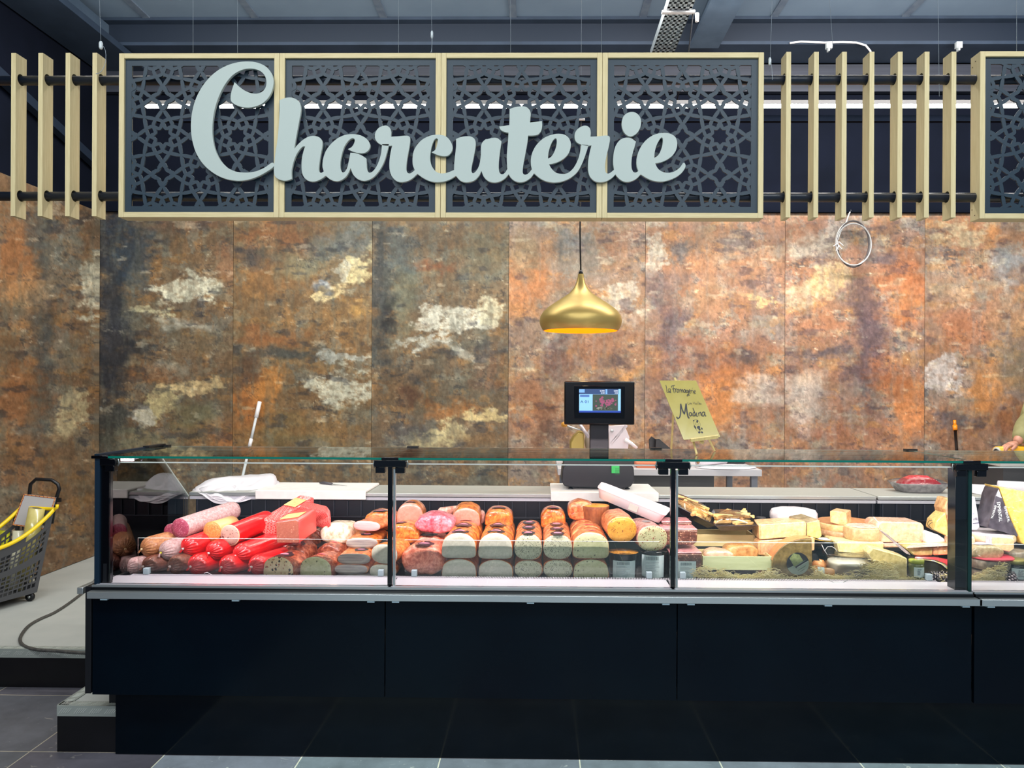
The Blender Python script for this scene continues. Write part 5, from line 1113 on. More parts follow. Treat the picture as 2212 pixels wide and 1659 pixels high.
def wheel(name, label, cat, x0, x1, yt, yb, Yc, m, top=None, a0=0, a1=360, group=None, rnd=.12, n=48, cut=None, parts=False, tilt=None):
    R_ = (x1 - x0) / 2 * S(Yc); xc = (x0 + x1) / 2; zb = P(xc, yb, Yc - R_).z; h = (yb - yt) * S(Yc - R_); c = P(xc, yb, Yc); c.z = zb
    g = MB(); full = a1 - a0 >= 360
    pr = [(R_ * (1 - rnd), 0), (R_ * (1 - rnd * .3), h * .1), (R_, h * .3), (R_, h * .7), (R_ * (1 - rnd * .3), h * .92), (R_ * (1 - rnd), h)]
    root = empty(name, c, label, cat, group) if top else None
    kw = {} if top else dict(label=label, cat=cat, group=group)
    if full:
        g.lathe(pr, c, n)
    else:
        rs = []
        for k in range(n + 1):
            t = radians(a0 + (a1 - a0) * k / n); rs.append([c + Vector((cos(t) * r, sin(t) * r, z)) for r, z in [(0, 0)] + pr + [(0, h)]])
        g.rings(rs, True, True, close=True)
    o = g.build('body' if top else name, m, root, noise=.0015, nscale=.04, auto=True, **kw)
    if top: MB().lathe([(R_ * (1 - rnd) * .97, h + .0008), (R_ * .4, h + .0018), (.002, h + .0018)], c, n, cap=False).build('top_label' if top[0] == 'l' else 'top', top[1], root)
    return root or o
f5 = lambda l: [c5(*p) for p in l]; f6 = lambda l: [c6(*p) for p in l]; f7 = lambda l: [c7(*p) for p in l]; f8 = lambda l: [c8(*p) for p in l]
# brown pates at the left of this section
M_patebr = film('coarse_pate', '#7c4a38', '#5c3226', '#a8735a', scale=90, coat=.5, spots=[('#c09478', 110, .42)]); M_patepk = film('pate_pink_top', '#e2a0a2', '#d98c92', '#eeb8b6')
def pate(label, x0, x1, yt, ytb, yb, Y, L, parent=None):
    # block with pink top: front face from ytb to yb, top slab above
    o = empty('coarse_pate', P((x0 + x1) / 2, yb, Y), label, 'pate')
    slab('body', None, None, [(x0, ytb), (x1 + 2, ytb), (x1, yb - 6), (x1 - 8, yb), (x0 + 5, yb)], Y, (0, L, 0), M_patebr, parent=o, bevel=.006, noise=.002)
    slab('fat_layer', None, None, [(x0, yt), (x1, yt), (x1 + 2, ytb), (x0 - 1, ytb)], Y + .002, (0, L - .004, 0), M_patepk, parent=o, bevel=.003, noise=.002)
    return o
o = pate('large square pate at the front right of the second post, pink top and price sticker', *c5(105, 0)[:1], c5(520, 0)[0], c5(0, 1000)[1], c5(0, 1022)[1], c5(0, 1385)[1], 3.44, .22)
MB().box(P(*c5(212, 1378), 3.436), P(*c5(452, 1122), 3.4355)).build('sticker', M_labelwhite, o)
g = MB(); a, b_ = P(*c5(220, 1370), 3.4352), P(*c5(446, 1130), 3.4352); printlines(g, a.x, b_.x, a.z, b_.z, 3.4348); g.build('print', M_print, o.children[-1])
pate('coarse brown pate block on top of the large square pate', c5(15, 0)[0], c5(462, 0)[0], c5(0, 690)[1], c5(0, 708)[1], c5(0, 905)[1], 3.50, .16)
pate('uppermost coarse brown pate just right of the second post', c5(0, 0)[0], c5(388, 0)[0], c5(0, 590)[1], c5(0, 608)[1], c5(0, 690)[1], 3.60, .12)
# trays of cheese sticks
M_stick = film('cheese_stick', '#f2c888', '#eab870', '#f7d8a4', coat=.2, wrap=.1)
M_blacktray = mat('black_tray', '#54454a', '#3c3136', scale=20, rough=.3, coat=.6, wrap=.6)
def stick_tray(label, quad, depth, nst, seed, dirs):
    rnd = random.Random(seed); q = [Vector(v) for v in quad]      # front-left, front-right, back-right, back-left (rim corners)
    n_ = (q[1] - q[0]).cross(q[3] - q[0]).normalized(); n_ = n_ if n_.z > 0 else -n_
    cc = sum(q, Vector()) / 4; o = empty('stick_tray', cc - n_ * depth, label, 'cheese tray')
    r_ = lambda f, d: [cc + (v - cc) * f - n_ * d for v in q]
    g = MB(); g.rings([r_(.72, depth), r_(1.0, 0), r_(1.03, 0), r_(1.03, -.002), r_(.98, -.001), r_(.70, depth - .003)]); g.build('tray_body', M_blacktray, o)
    ex, ey = q[1] - q[0], q[3] - q[0]
    for i in range(nst):
        s, t = rnd.uniform(.2, .8), rnd.uniform(.2, .75); p = q[0] + ex * s + ey * t + n_ * (-.006 + .040 * i / nst); a = rnd.gauss(dirs, .5)
        d = (ex.normalized() * cos(a) + ey.normalized() * sin(a) + n_ * rnd.uniform(-.15, .15)).normalized(); L = rnd.uniform(.07, .10)
        lo = MB().bar(p - d * L / 2, p + d * L / 2, .013, .013, n_).build('cheese_stick', M_stick, o, bevel=.002)
    ft = MB(); f0 = [q[0] * 1, q[1] * 1, q[2] * 1, q[3] * 1]
    r2 = []
    for f, d in ((1.03, .001), (.85, -.030), (.5, -.040), (.1, -.040)): r2.append(r_(f, d))
    ft.rings(r2, False, True); ft.build('film', M_film, o, noise=.003, nscale=.03)
    return o
stick_tray('black tray of cheese sticks tilted up against the worktop', [P(*c5(215, 400), 3.76), P(*c5(715, 650), 3.60), P(*c5(600, 470), 3.78), P(*c5(120, 250), 3.90)], .035, 44, 3, .0)
stick_tray('second black tray of cheese sticks lying flat on the crate', [P(*c5(715, 652), 3.56), P(*c5(1262, 648), 3.56), P(*c5(1110, 520), 3.78), P(*c5(640, 500), 3.78)], .030, 40, 5, .4)
# wooden crates
def crate(label, x0, x1, yt, yb, Y, D, m, contents=True):
    a = P(x0, yb, Y); b_ = P(x1, yt, Y); o = empty('wooden_crate', (a + b_) / 2, label, 'crate'); t = .006
    MB().box((a.x, Y, a.z), (b_.x, Y + t, b_.z)).build('side_board', m, o, bevel=.0008); MB().box((a.x, Y + D - t, a.z), (b_.x, Y + D, b_.z)).build('side_board', M_woodbox, o)
    MB().box((a.x, Y + t, a.z), (a.x + t, Y + D - t, b_.z)).build('end_board', M_woodbox, o); MB().box((b_.x - t, Y + t, a.z), (b_.x, Y + D - t, b_.z)).build('end_board', M_woodbox, o)
    MB().box((a.x + t, Y + t, a.z), (b_.x - t, Y + D - t, a.z + .004)).build('base_board', M_woodbox, o)
    g = MB()
    for x in (a.x + .006, b_.x - .006):
        for zz in (.2, .8): g.box((x - .0006, Y - .0006, a.z + (b_.z - a.z) * zz - .004), (x + .0006, Y, a.z + (b_.z - a.z) * zz + .004))
    g.build('staples', M_print, o); return a, b_
crate('pale wooden crate behind, its board showing under the trays', c5(395, 0)[0], c5(1232, 0)[0], c5(0, 772)[1], c5(0, 920)[1], 3.64, .14, M_woodbox)
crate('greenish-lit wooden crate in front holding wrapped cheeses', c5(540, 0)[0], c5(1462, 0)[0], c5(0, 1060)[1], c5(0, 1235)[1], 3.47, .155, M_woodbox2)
loaf('wrapped_cheese', 'flat pinkish wrapped cheese lying in the front crate', 'cheese', None, c5(575, 0)[0], c5(960, 0)[0], c5(0, 985)[1], c5(0, 1130)[1], 3.50, .09, 'slab', M_ch4, None, wob=.005)
loaf('wrapped_cheese', 'small orange-rinded wrapped cheese in the front crate', 'cheese', None, c5(850, 0)[0], c5(1290, 0)[0], c5(0, 910)[1], c5(0, 1110)[1], 3.53, .09, 'loafround', film('cheese_orange_rind', '#e3a464', '#d08a4a', '#efc08a', scale=50), None, wob=.005)
slab('salami_end', 'pinkish salami end standing under the front crate', 'sausage', f5([(1275, 1235), (1430, 1235), (1425, 1320), (1280, 1320)]), 3.49, (0, .05, 0), M_tansal, bevel=.006)
o = empty('dark_jar', P(*c5(1310, 700), 3.82), 'dark glass jar in film behind the second stick tray', 'jar')
MB().lathe([(.024, 0), (.027, .01), (.027, .035), (.022, .045)], P(*c5(1310, 680), 3.82), 20).build('jar_body', M_blackgloss, o); MB().lathe([(.024, .045), (.024, .055), (.0, .056)], P(*c5(1310, 680), 3.82), 20).build('lid', M_badge, o)
# cheeses between crate and centre
wheel('wrapped_cheese', 'white paper-wrapped cheese wheel standing at the back above the peach blocks', 'cheese', c6(400, 0)[0], c6(1000, 0)[0], c6(0, 290)[1], c6(0, 470)[1], 3.82, M_whitepap, rnd=.25)
slabroot('cheese_block', 'long peach-coloured cheese block on top, left of the yellow wedge', 'cheese', f6([(238, 468), (250, 450), (860, 412), (870, 440), (868, 585), (850, 605), (262, 650), (245, 640)]), 3.56, vec(.05, .14), film('cheese_peach_face', '#f3cb94', '#eec088', '#f7d6a8', wrap=.3), M_ch1)
slabroot('cheese_block', 'yellow cheese wedge with a grey rind at the end of the long peach block', 'cheese', f6([(872, 420), (1010, 395), (1045, 380), (1080, 600), (1035, 645), (870, 600)]), 3.57, vec(-.35, .13, .01), M_ch2, film('rind_dark', '#9c8a6a', '#86745a', coat=.4), bevel=.006)
slabroot('cheese_block', 'peach-coloured cheese block underneath the long one, behind the quarter wheel', 'cheese', f6([(235, 680), (260, 662), (960, 615), (985, 640), (980, 790), (700, 860), (420, 870), (230, 850)]), 3.56, (0, .15, 0), film('cheese_salmon', '#f2b88c', '#ecaa7c', '#f6c8a4'), M_ch1)
wheel('whole_cheese', 'orange-rinded half wheel at the back right of the yellow wedge', 'cheese', c6(1000, 0)[0], c6(1800, 0)[0], c6(0, 480)[1], c6(0, 575)[1], 3.80, film('cheese_half', '#f3c68e', '#eebb80', '#f7d4a6'), top=('t', M_rindor), rnd=.05)
wheel('whole_cheese', 'second half wheel below the orange-rinded one', 'cheese', c6(1010, 0)[0], c6(1700, 0)[0], c6(0, 560)[1], c6(0, 650)[1], 3.78, film('cheese_rind_pk', '#d8a880', '#c8946c', '#e6bc98', scale=50), rnd=.08)
slab('cheese_block', 'small wrapped yellow block topmost at the back', 'cheese', f6([(1183, 275), (1200, 265), (1400, 290), (1410, 475), (1390, 478), (1185, 420)]), 3.70, vec(.6, .10), M_ch1, bevel=.010)
wheel('whole_cheese', 'wrapped whole cheese wheel in the middle of the cheese section', 'cheese', c6(1378, 0)[0], c6(1845, 0)[0], c6(0, 510)[1], c6(0, 690)[1], 3.64, film('wheel_beige', '#ddbb8e', '#cda878', '#efd6b2', scale=40, wrap=.9), top=('t', film('wheel_top', '#efdccb', '#e6cfb8', wrap=.9)), rnd=.12)
o = empty('black_cheese', P(*c6(1120, 800), 3.62), 'black-waxed cheese wheel with white and gold label', 'cheese')
R_ = 160 / 6.144 * S(3.66); cc = P(*c6(1125, 840), 3.66); cc.z = P(*c6(1125, 900), 3.56).z; hh = (900 - 700) / 6.144 * S(3.56)
MB().lathe([(R_ * .92, 0), (R_, .01), (R_, hh - .01), (R_ * .94, hh)], cc, 40).build('body', M_blackgloss, o)
MB().lathe([(R_ * .96, hh + .0005), (R_ * .80, hh + .001)], cc, 40, cap=False).build('gold_ring', mat('gold_paper', '#d9a92e', rough=.4), o)
MB().lathe([(R_ * .62, hh + .0012), (R_ * .3, hh + .0014), (.002, hh + .0014)], cc, 40, cap=False).build('label', M_paper, o)
g = MB(); g.tube([P(*c6(*p), 3.48) for p in ((1075, 715), (1110, 790), (1150, 850))], .0016, 5); g.tube([P(*c6(*p), 3.48) for p in ((1115, 800), (1150, 745), (1210, 740), (1255, 770), (1280, 810))], .0014, 5); g.build('string', M_paper, label='white string in front of the black cheese', cat='string')
slabroot('cheese_block', 'pale half cheese under the wrapped wheel', 'cheese', f6([(1275, 690), (1300, 675), (1890, 680), (1900, 700), (1895, 830), (1600, 840), (1300, 810)]), 3.56, (0, .16, 0), film('cheese_pale_face', '#f3dba0', '#ecd292', '#f7e6ba', wrap=.3), M_ch3)
# quarter wheel with round label
qf = f6([(420, 1200), (418, 930), (440, 870), (500, 790), (580, 720), (680, 670), (790, 642), (900, 635), (945, 640), (950, 900), (948, 1205)])
o = empty('quarter_wheel', P(*c6(690, 1200), 3.45), 'quarter wheel of brown-rinded cheese standing upright with a round label', 'cheese')
slab('body', None, None, qf, 3.45, (.01, .075, 0), M_rind, parent=o, bevel=.004)
g = MB(); arc = [P(*p, 3.452) for p in qf[1:9]]
g.rings([[p + Vector((0, y, dz)) for p in arc] for y, dz in ((-.001, .0015), (.02, .003), (.055, .003), (.078, .001))], False, False, close=False); g.build('rind_band', M_rindor, o)
lc = P(*c6(757, 968), 3.446); lr = 147 / 6.144 * S(3.446)
def disc(g, c, r, Y, a0=0, a1=360, n=40):
    g.poly([Vector((c.x + r * cos(radians(a0 + (a1 - a0) * k / n)), Y, c.z + r * sin(radians(a0 + (a1 - a0) * k / n)))) for k in range(n if a1 - a0 >= 360 else n + 1)], (0, .0006, 0))
g = MB(); disc(g, lc, lr, 3.4455); lab = g.build('round_label', mat('label_greygreen', '#8a9a8c', rough=.5), o)
g = MB(); disc(g, lc, lr, 3.4448, 25, 205); g.build('label_upper', M_badge, lab)
g = MB(); g.poly([P(*c6(*p), 3.4441) for p in ((650, 900), (700, 830), (780, 850), (830, 930), (710, 1010))], (0, .0005, 0)); g.build('label_picture', mat('label_olive', '#8f9a66', '#66703e', scale=90, rough=.5), lab)
g = MB(); g.poly([P(*c6(*p), 3.4436) for p in ((722, 1010), (895, 905), (903, 925), (735, 1032))], (0, .0004, 0)); g.build('label_band', M_blackmat, lab)
def text_on(txt, a, b_, h, Y, m, parent, name='lettering', shear=0, bold=.0, ex=.0003, fit=True, xf=None):
    cu = bpy.data.curves.new(name, 'FONT'); cu.body = txt; cu.size = 1; cu.align_x = 'LEFT'; cu.align_y = 'BOTTOM_BASELINE'; cu.shear = shear; cu.extrude = 0; cu.offset = bold
    t = bpy.data.objects.new(name, cu); COL.objects.link(t); dg = bpy.context.evaluated_depsgraph_get(); me = bpy.data.meshes.new_from_object(t.evaluated_get(dg)); bpy.data.objects.remove(t)
    xs_ = [v.co.x for v in me.vertices]; x0, x1 = min(xs_), max(xs_); a = Vector(a); b_ = Vector(b_); ex_ = (b_ - a); up = Vector(h)
    o_ = origin_of(parent)
    for v in me.vertices: v.co = a + ex_ * ((v.co.x - x0) / (x1 - x0)) + up * (v.co.y / .72) - o_
    me.materials.clear(); me.materials.append(m); o = bpy.data.objects.new(name, me); COL.objects.link(o); o.parent = parent; return o
M_whitetxt = mat('white_print', '#e9ecec', rough=.5); M_darktxt = mat('dark_print', '#23262a', rough=.5)
a = P(*c6(745, 1016), 3.4428); b_ = P(*c6(888, 930), 3.4428); text_on('AMSTERDAM', a, b_, (b_ - a).cross(Vector((0, 1, 0))).normalized() * -.0035, 0, M_whitetxt, lab)
g = MB()
for (p0, p1) in (((760, 1060), (865, 995)), ((790, 1075), (850, 1040))): g.bar(P(*c6(*p0), 3.4428), P(*c6(*p1), 3.4428), .0004, .0016)
g.build('small_print', M_darktxt, lab)
o = empty('small_orange_cheese', P(*c6(1040, 1000), 3.50), 'small orange cheese with a dark label beside the quarter wheel', 'cheese')
R_ = 95 / 6.144 * S(3.55); cc = P(*c6(1040, 1010), 3.55)
MB().lathe([(R_ * .7, -.005), (R_, .02), (R_ * .98, .036), (R_ * .6, .052), (.004, .056)], cc - Vector((0, 0, .02)), 32).build('body', film('orange_rind2', '#eba05c', '#e0904a', '#f2b87c'), o)
g = MB(); g.poly([P(*c6(*p), 3.486) for p in ((955, 840), (1000, 835), (1050, 930), (960, 925))], (0, .001, 0)); g.build('label', M_badge, o)
o = empty('lying_jar', P(*c6(1090, 1120), 3.44), 'small jar lying on its side with a white label, half in the straw', 'jar')
a = P(*c6(960, 1060), 3.46); b_ = P(*c6(1240, 1085), 3.44); ax = (b_ - a); Lj = ax.length; rj = 55 / 6.144 * S(3.45)
MB().lathe([(rj * .8, 0), (rj, .004), (rj, Lj * .85), (rj * .85, Lj * .95), (rj * .8, Lj)], a, 28, axis=ax).build('jar_body', mat('honey_glass', '#c98a3c', rough=.1, coat=1), o)
MB().lathe([(rj * 1.02, Lj * .2), (rj * 1.02, Lj * .52)], a, 28, axis=ax, cap=False).build('label', M_labelwhite, o)
MB().lathe([(rj * .95, -.004), (rj * .98, .010), (rj * .7, .011)], a, 28, axis=ax).build('lid', mat('jar_lid_gold', '#b9a062', rough=.35, metal=.6), o)
# tub with clear lid, large wedge, pinkish block
cc = P(*c6(1440, 1130), 3.52); R_ = 305 / 6.144 * S(3.52); cc.z = ZD + .01
o = empty('cheese_dome', cc, 'fresh white cheese under a clear round plastic cover in the straw', 'cheese')
zt2 = P(*c6(1440, 880), 3.44).z - cc.z
MB().lathe([(R_ * .90, 0), (R_ * .92, zt2 * .5), (R_ * .88, zt2 * .62), (.003, zt2 * .64)], cc, 40).build('white_cheese', mat('fresh_cheese', '#e8e2d2', '#dcd6c4', scale=12, rough=.5), o)
MB().lathe([(R_, 0), (R_, zt2 * .78), (R_ * .95, zt2 * .92), (R_ * .8, zt2 * .98), (R_ * .4, zt2 * .94), (.003, zt2 * .94)], cc, 48, cap=False).build('cover', M_film, o)
o = slabroot('cheese_wedge', 'large pale yellow wedge in film standing in the straw', 'cheese', f6([(1690, 830), (1740, 758), (1800, 770), (2120, 860), (2212, 900), (2215, 1175), (1830, 1190), (1790, 1000)]), 3.45, (.01, .09, .0), film('cheese_olive_face', '#dcc886', '#d2bc78', '#e8d8a0', wrap=.3), M_ch3, bevel=.006)
slabroot('cheese_block', 'big pinkish rounded block with slanted film streaks at the right of the wrapped wheel', 'cheese', f6([(1812, 470), (1830, 425), (1880, 412), (2400, 425), (2440, 470), (2450, 640), (2420, 695), (1850, 690), (1815, 640)]), 3.62, (0, .15, 0), film('cheese_pink_face', '#f3c8a4', '#eec09a', '#f7d4b6', wrap=.9), M_ch4, bevel=.010)
# wire cutter leaning down the front
o = empty('cheese_knife', P(*c7(820, 760), 3.5), 'long grey cheese knife leaning over the pinkish block', 'knife')
a = P(*c7(670, 640), 3.58); b_ = P(*c7(1000, 925), 3.44)
g = MB(); q = [P(*c7(668, 640), 3.585), P(*c7(760, 700), 3.55), P(*c7(1005, 905), 3.44), P(*c7(1010, 925), 3.44), P(*c7(960, 905), 3.455), P(*c7(700, 680), 3.57)]
g.poly(q, (0, .002, 0)); g.build('blade', mat('blade_grey', '#8b7f7c', rough=.3, metal=.6), o)
MB().tube([P(*c7(622, 522), 3.62), P(*c7(672, 580), 3.60), P(*c7(672, 642), 3.585)], .0018, 6).build('handle_wire', M_white, o)
# stacked wrapped pieces, packet, jar, pine cones
o = empty('wrapped_cheese_slices', P(*c7(1150, 940), 3.48), 'flat wrapped cheese pieces side by side on the red packet', 'cheese')
slab('piece', None, None, f7([(985, 875), (1020, 845), (1250, 850), (1252, 935), (1100, 940), (1040, 930)]), 3.50, (0, .11, .012), M_ch5, parent=o, bevel=.006, noise=.002)
slab('piece', None, None, f7([(1256, 850), (1480, 838), (1475, 895), (1400, 925), (1260, 935)]), 3.50, (0, .11, .012), M_ch1, parent=o, bevel=.006, noise=.002)
g = MB(); g.rings([[P(*c7(*p), y) for p, y in (((960, 850), 3.49), ((1480, 825), 3.49), ((1390, 790), 3.62), ((1000, 800), 3.62))], [P(*c7(*p), y) for p, y in (((1000, 830), 3.51), ((1440, 812), 3.51), ((1370, 784), 3.60), ((1030, 790), 3.60))]], False, True); g.build('wrapping', film('wrap_pale', '#e6cfc4', '#d8bcb2', wrap=1), o, noise=.004, nscale=.03)
slab('cheese_block', 'pale pink wrapped piece lying under the big pinkish block', 'cheese', f7([(730, 815), (980, 815), (960, 850), (735, 850)]), 3.58, (0, .12, 0), M_ch4, bevel=.005)
o = empty('cheese_packet', P(*c7(1250, 1050), 3.47), 'red and yellow printed packet with a drooping corner', 'packet')
top = [c7(*p) for p in ((1060, 945), (1160, 945), (1280, 950), (1400, 975), (1455, 1020), (1480, 1110))]; mid = [c7(*p) for p in ((1060, 960), (1150, 962), (1270, 975), (1370, 1010), (1425, 1060), (1470, 1112))]; low = [c7(*p) for p in ((1060, 972), (1140, 975), (1260, 990), (1340, 1025), (1400, 1075), (1466, 1114))]
for A_1, B_1, mm, nm, dz in ((top, mid, mat('packet_red', '#e2474a', rough=.3, coat=.5), 'red_edge', 0), (mid, low, mat('packet_yellow', '#e3d25c', '#f1ece0', scale=60, rough=.3), 'yellow_print', .0)):
    g = MB(); n_ = len(A_1); g.rings([[P(*p, 3.455) for p in A_1], [P(*p, 3.45) for p in B_1]], False, False, close=False); g.build(nm, mm, o)
g = MB(); g.rings([[P(*p, 3.455) for p in top], [P(*p, 3.56) + Vector((0, 0, .004)) for p in top]], False, False, close=False); g.build('top_face', mat('packet_red', '#e2474a'), o)
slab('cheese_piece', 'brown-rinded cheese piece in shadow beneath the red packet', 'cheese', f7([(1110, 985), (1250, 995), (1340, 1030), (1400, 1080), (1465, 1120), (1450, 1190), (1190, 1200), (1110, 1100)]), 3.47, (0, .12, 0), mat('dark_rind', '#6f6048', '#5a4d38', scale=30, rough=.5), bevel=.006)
def jar(label, x0, x1, yt, yb, Y, body, lid, rot=0):
    c = P((x0 + x1) / 2, yb, Y); R_ = (x1 - x0) / 2 * S(Y); h = (yb - yt) * S(Y); c = c + Vector((0, R_, 0)); o = empty('glass_jar', c, label, 'jar')
    MB().lathe([(R_ * .85, 0), (R_, .006), (R_, h * .72), (R_ * .9, h * .82)], c, 32).build('jar_body', body, o)
    MB().lathe([(R_ * .96, h * .82), (R_ * .98, h * .97), (R_ * .9, h), (.003, h)], c, 32).build('lid', lid, o)
    g = MB(); g.rings([[c + Vector((R_ * 1.01 * sin(a), -R_ * 1.01 * cos(a), z)) for a in [-.75 + 1.5 * k / 8 for k in range(9)]] for z in (h * .14, h * .66)], False, False, close=False); lo = g.build('label', M_labelwhite, o)
    g = MB(); printlines(g, c.x - R_ * .4, c.x + R_ * .4, c.z + h * .2, c.z + h * .6, c.y - R_ * 1.03); g.build('print', M_print, lo)
    return o
jar('green-lidded jar with a pale label between the wedge and the pine cones', *[c7(v, 0)[0] for v in (1035, 1190)], c7(0, 990)[1], c7(0, 1192)[1], 3.425, mat('jar_green', '#6c7340', rough=.12, coat=1), mat('lid_green', '#a5b03e', rough=.4))
M_cone = mat('pine_cone', '#4a4248', '#2d292e', scale=80, rough=.6); M_conetip = mat('cone_tip', '#b9aeb0', rough=.6)
def cone(label, px, py, Y, r, ax, group=None):
    c = P(px, py, Y); o = empty('pine_cone', c, label, 'pine cone', group); R_ = r * S(Y); A = Vector(ax).normalized(); x = A.cross(Vector((0, 0, 1))).normalized(); y = A.cross(x)
    g = MB(); g.lathe([(R_ * .3, -R_ * 1.2), (R_ * .7, -R_ * .6), (R_ * .75, 0), (R_ * .5, R_ * .8), (R_ * .1, R_ * 1.3)], c, 14, axis=A); core = g.build('core', M_cone, o)
    g = MB(); g2 = MB()
    for i in range(60):
        t = i / 60; a = i * 2.4; h = R_ * (-1.1 + 2.3 * t); rr_ = R_ * (1.0 * math.sin(pi * min(1, t * .8 + .22)) ** .7)
        d = x * cos(a) + y * sin(a); tp = c + A * (h + R_ * .12) + d * rr_; sd_ = A.cross(d) * R_ * .26
        g.face([g.bm.verts.new(v) for v in (c + A * h + d * rr_ * .4, tp + sd_, tp + A * R_ * .16, tp - sd_)])
        g2.face([g2.bm.verts.new(v) for v in (tp + sd_ * .9 + d * .001, tp + A * R_ * .18 + d * .0015, tp - sd_ * .9 + d * .001, tp - A * R_ * .03 + d * .0015)])
    g.build('scales', M_cone, o); g2.build('scale_tips', M_conetip, o)
cone('pine cone left of the third inner clip, lying in the straw', *c7(1245, 1165), 3.43, 13, (.9, 0, .2))
cone('second pine cone close to the thick post', *c7(1345, 1160), 3.44, 13, (-.8, .3, .3))
# tall wedges by the thick post
slabroot('cheese_wedge', 'tall rinded wedge standing upright left of the thick post', 'cheese', f8([(570, 860), (520, 600), (510, 570), (560, 430), (620, 430), (720, 470), (720, 870), (600, 880)]), 3.60, (0, .10, 0), film('rind_pinkish', '#dcae88', '#c98f6c', '#ecc6a4', scale=45), M_ch1, bevel=.005)
slab('cheese_wedge', 'yellow upright wedge in crumpled film beside the tall rinded one', 'cheese', f8([(380, 860), (400, 740), (480, 660), (530, 620), (575, 880), (570, 960), (450, 900)]), 3.58, (0, .09, 0), M_ch2, bevel=.005)
g = MB(); g.tube([P(*c8(340 + 60 * cos(t), 775 + 52 * sin(t)), 3.62) for t in [k * 2 * pi / 20 for k in range(20)]], .0013, 5, closed=True); g.tube([P(*c8(350 + 50 * cos(t), 800 + 40 * sin(t)), 3.61) for t in [k * 2 * pi / 20 for k in range(20)]], .0012, 5, closed=True)
g.build('wire_tie', M_blackmat, label='thin coiled dark wire beside the pinkish block', cat='wire')
slab('paper_parcel', 'white paper-wrapped parcel between the pinkish block and the round box', 'cheese', f8([(265, 900), (300, 885), (430, 930), (520, 990), (530, 1060), (270, 1070)]), 3.58, (0, .10, 0), M_whitepap, bevel=.006, noise=.002)
wheel('round_cheese_box', 'round white-lidded cheese box partly hidden by the thick post', 'cheese', c8(535, 0)[0], c8(900, 0)[0], c8(0, 985)[1], c8(0, 1170)[1], 3.57, film('box_orange', '#eec49c', '#e8b98c'), top=('l', mat('lid_white', '#f5eef0', rough=.4)), rnd=.04)
o = bpy.data.objects['top_label'] if 'top_label' in bpy.data.objects else None
if o:
    bb_ = [o.matrix_world @ Vector(c) for c in o.bound_box]; lcx = o.parent.location.x; lcy = o.parent.location.y; lz = max(v.co.z for v in o.data.vertices) + o.parent.location.z; lR = max(v.co.x for v in o.data.vertices)
    MB().tube([Vector((lcx + lR * .72 * cos(t), lcy + lR * .72 * sin(t), lz + .0012)) for t in [k * 2 * pi / 40 for k in range(40)]], .0012, 5, closed=True).build('printed_ring', mat('print_blue', '#3a3d5c', rough=.5), o)
# right of the thick post
slab('printed_wedge', 'tall white wedge with blue printing just right of the thick post', 'cheese', f8([(905, 400), (930, 400), (960, 560), (1000, 820), (960, 860), (870, 860), (870, 420)]), 3.62, (0, .10, 0), mat('blue_print_paper', '#eee9f2', '#dfd9ea', '#6f78b4', scale=26, rough=.5, coat=.5), bevel=.003)
pc1 = bpy.data.objects['printed_wedge']
text_on('URE-J', P(*c8(905, 725), 3.617), P(*c8(985, 722), 3.617), Vector((0, 0, .012)), 0, M_darktxt, pc1)
g = MB(); a, b_ = P(*c8(902, 770), 3.6165), P(*c8(992, 760), 3.6165); g.bar(a, b_, .0008, .0022); g.build('printed_line', mat('print_blue', '#3a3d5c'), pc1)
o = empty('emmental_wedge', P(*c8(1400, 950), 3.6), 'large emmental wedge with a dark printed rind at the right edge', 'cheese')
slab('paste', None, None, f8([(1262, 262), (1610, 330), (1700, 380), (1700, 1100), (1560, 1040), (1530, 945), (1390, 620)]), 3.56, (0, .12, 0), film('emmental', '#f4cf6c', '#eec05c', '#f8dc90', scale=14), parent=o, bevel=.004)
lab = slab('printed_rind', None, None, f8([(1258, 285), (1385, 620), (1530, 940), (1510, 955), (1330, 890), (1105, 830), (1180, 560), (1210, 400)]), 3.555, (0, .11, 0), mat('rind_print', '#3a333c', '#57505a', scale=30, rough=.45, coat=.4), parent=o, bevel=.003)
g = MB(); g.poly([P(*c8(*p), 3.553) for p in ((1258, 300), (1300, 420), (1225, 390))], (0, .001, 0)); g.build('printed_stripe', M_whitepap, lab)
for (p0, p1, hh) in (((1235, 480), (1265, 745), .016), ((1330, 540), (1385, 755), .012), ((1205, 520), (1150, 700), .010)):
    a = P(*c8(*p0), 3.551); b_ = P(*c8(*p1), 3.551); up = (b_ - a).cross(Vector((0, 1, 0))).normalized() * hh
    text_on('EMMENTAL', a, b_, up if up.x > 0 else -up, 0, M_whitetxt, lab)
wheel('brie_wheel', 'white-rinded brie half in film right of the thick post', 'cheese', c8(760, 0)[0], c8(1440, 0)[0], c8(0, 950)[1], c8(0, 1060)[1], 3.64, film('brie_side', '#f3d9b6', '#eccda6'), top=('t', M_whitepap), rnd=.05)
slabroot('cheese_block', 'brie slice with a white top and cream side below the emmental', 'cheese', f8([(1150, 950), (1440, 965), (1478, 1000), (1475, 1120), (1410, 1165), (1150, 1110)]), 3.50, (0, .10, 0), film('brie_face', '#f6d9ac', '#f0cf9c', wrap=.3), M_whitepap, bevel=.004)
loaf('wrapped_cheese', 'small grey-green cheese in film with purple print, on the stacked rinds', 'cheese', None, c8(905, 0)[0], c8(1350, 0)[0], c8(0, 1080)[1], c8(0, 1285)[1], 3.47, .12, 'loafround', film('cheese_greygreen', '#b7a680', '#a2916c', '#c8bcae', scale=30, wrap=.9), None, badges=[(.4, 0, .6, .03)], m1=mat('purple_label', '#c3b2d8', rough=.4), m2=None)
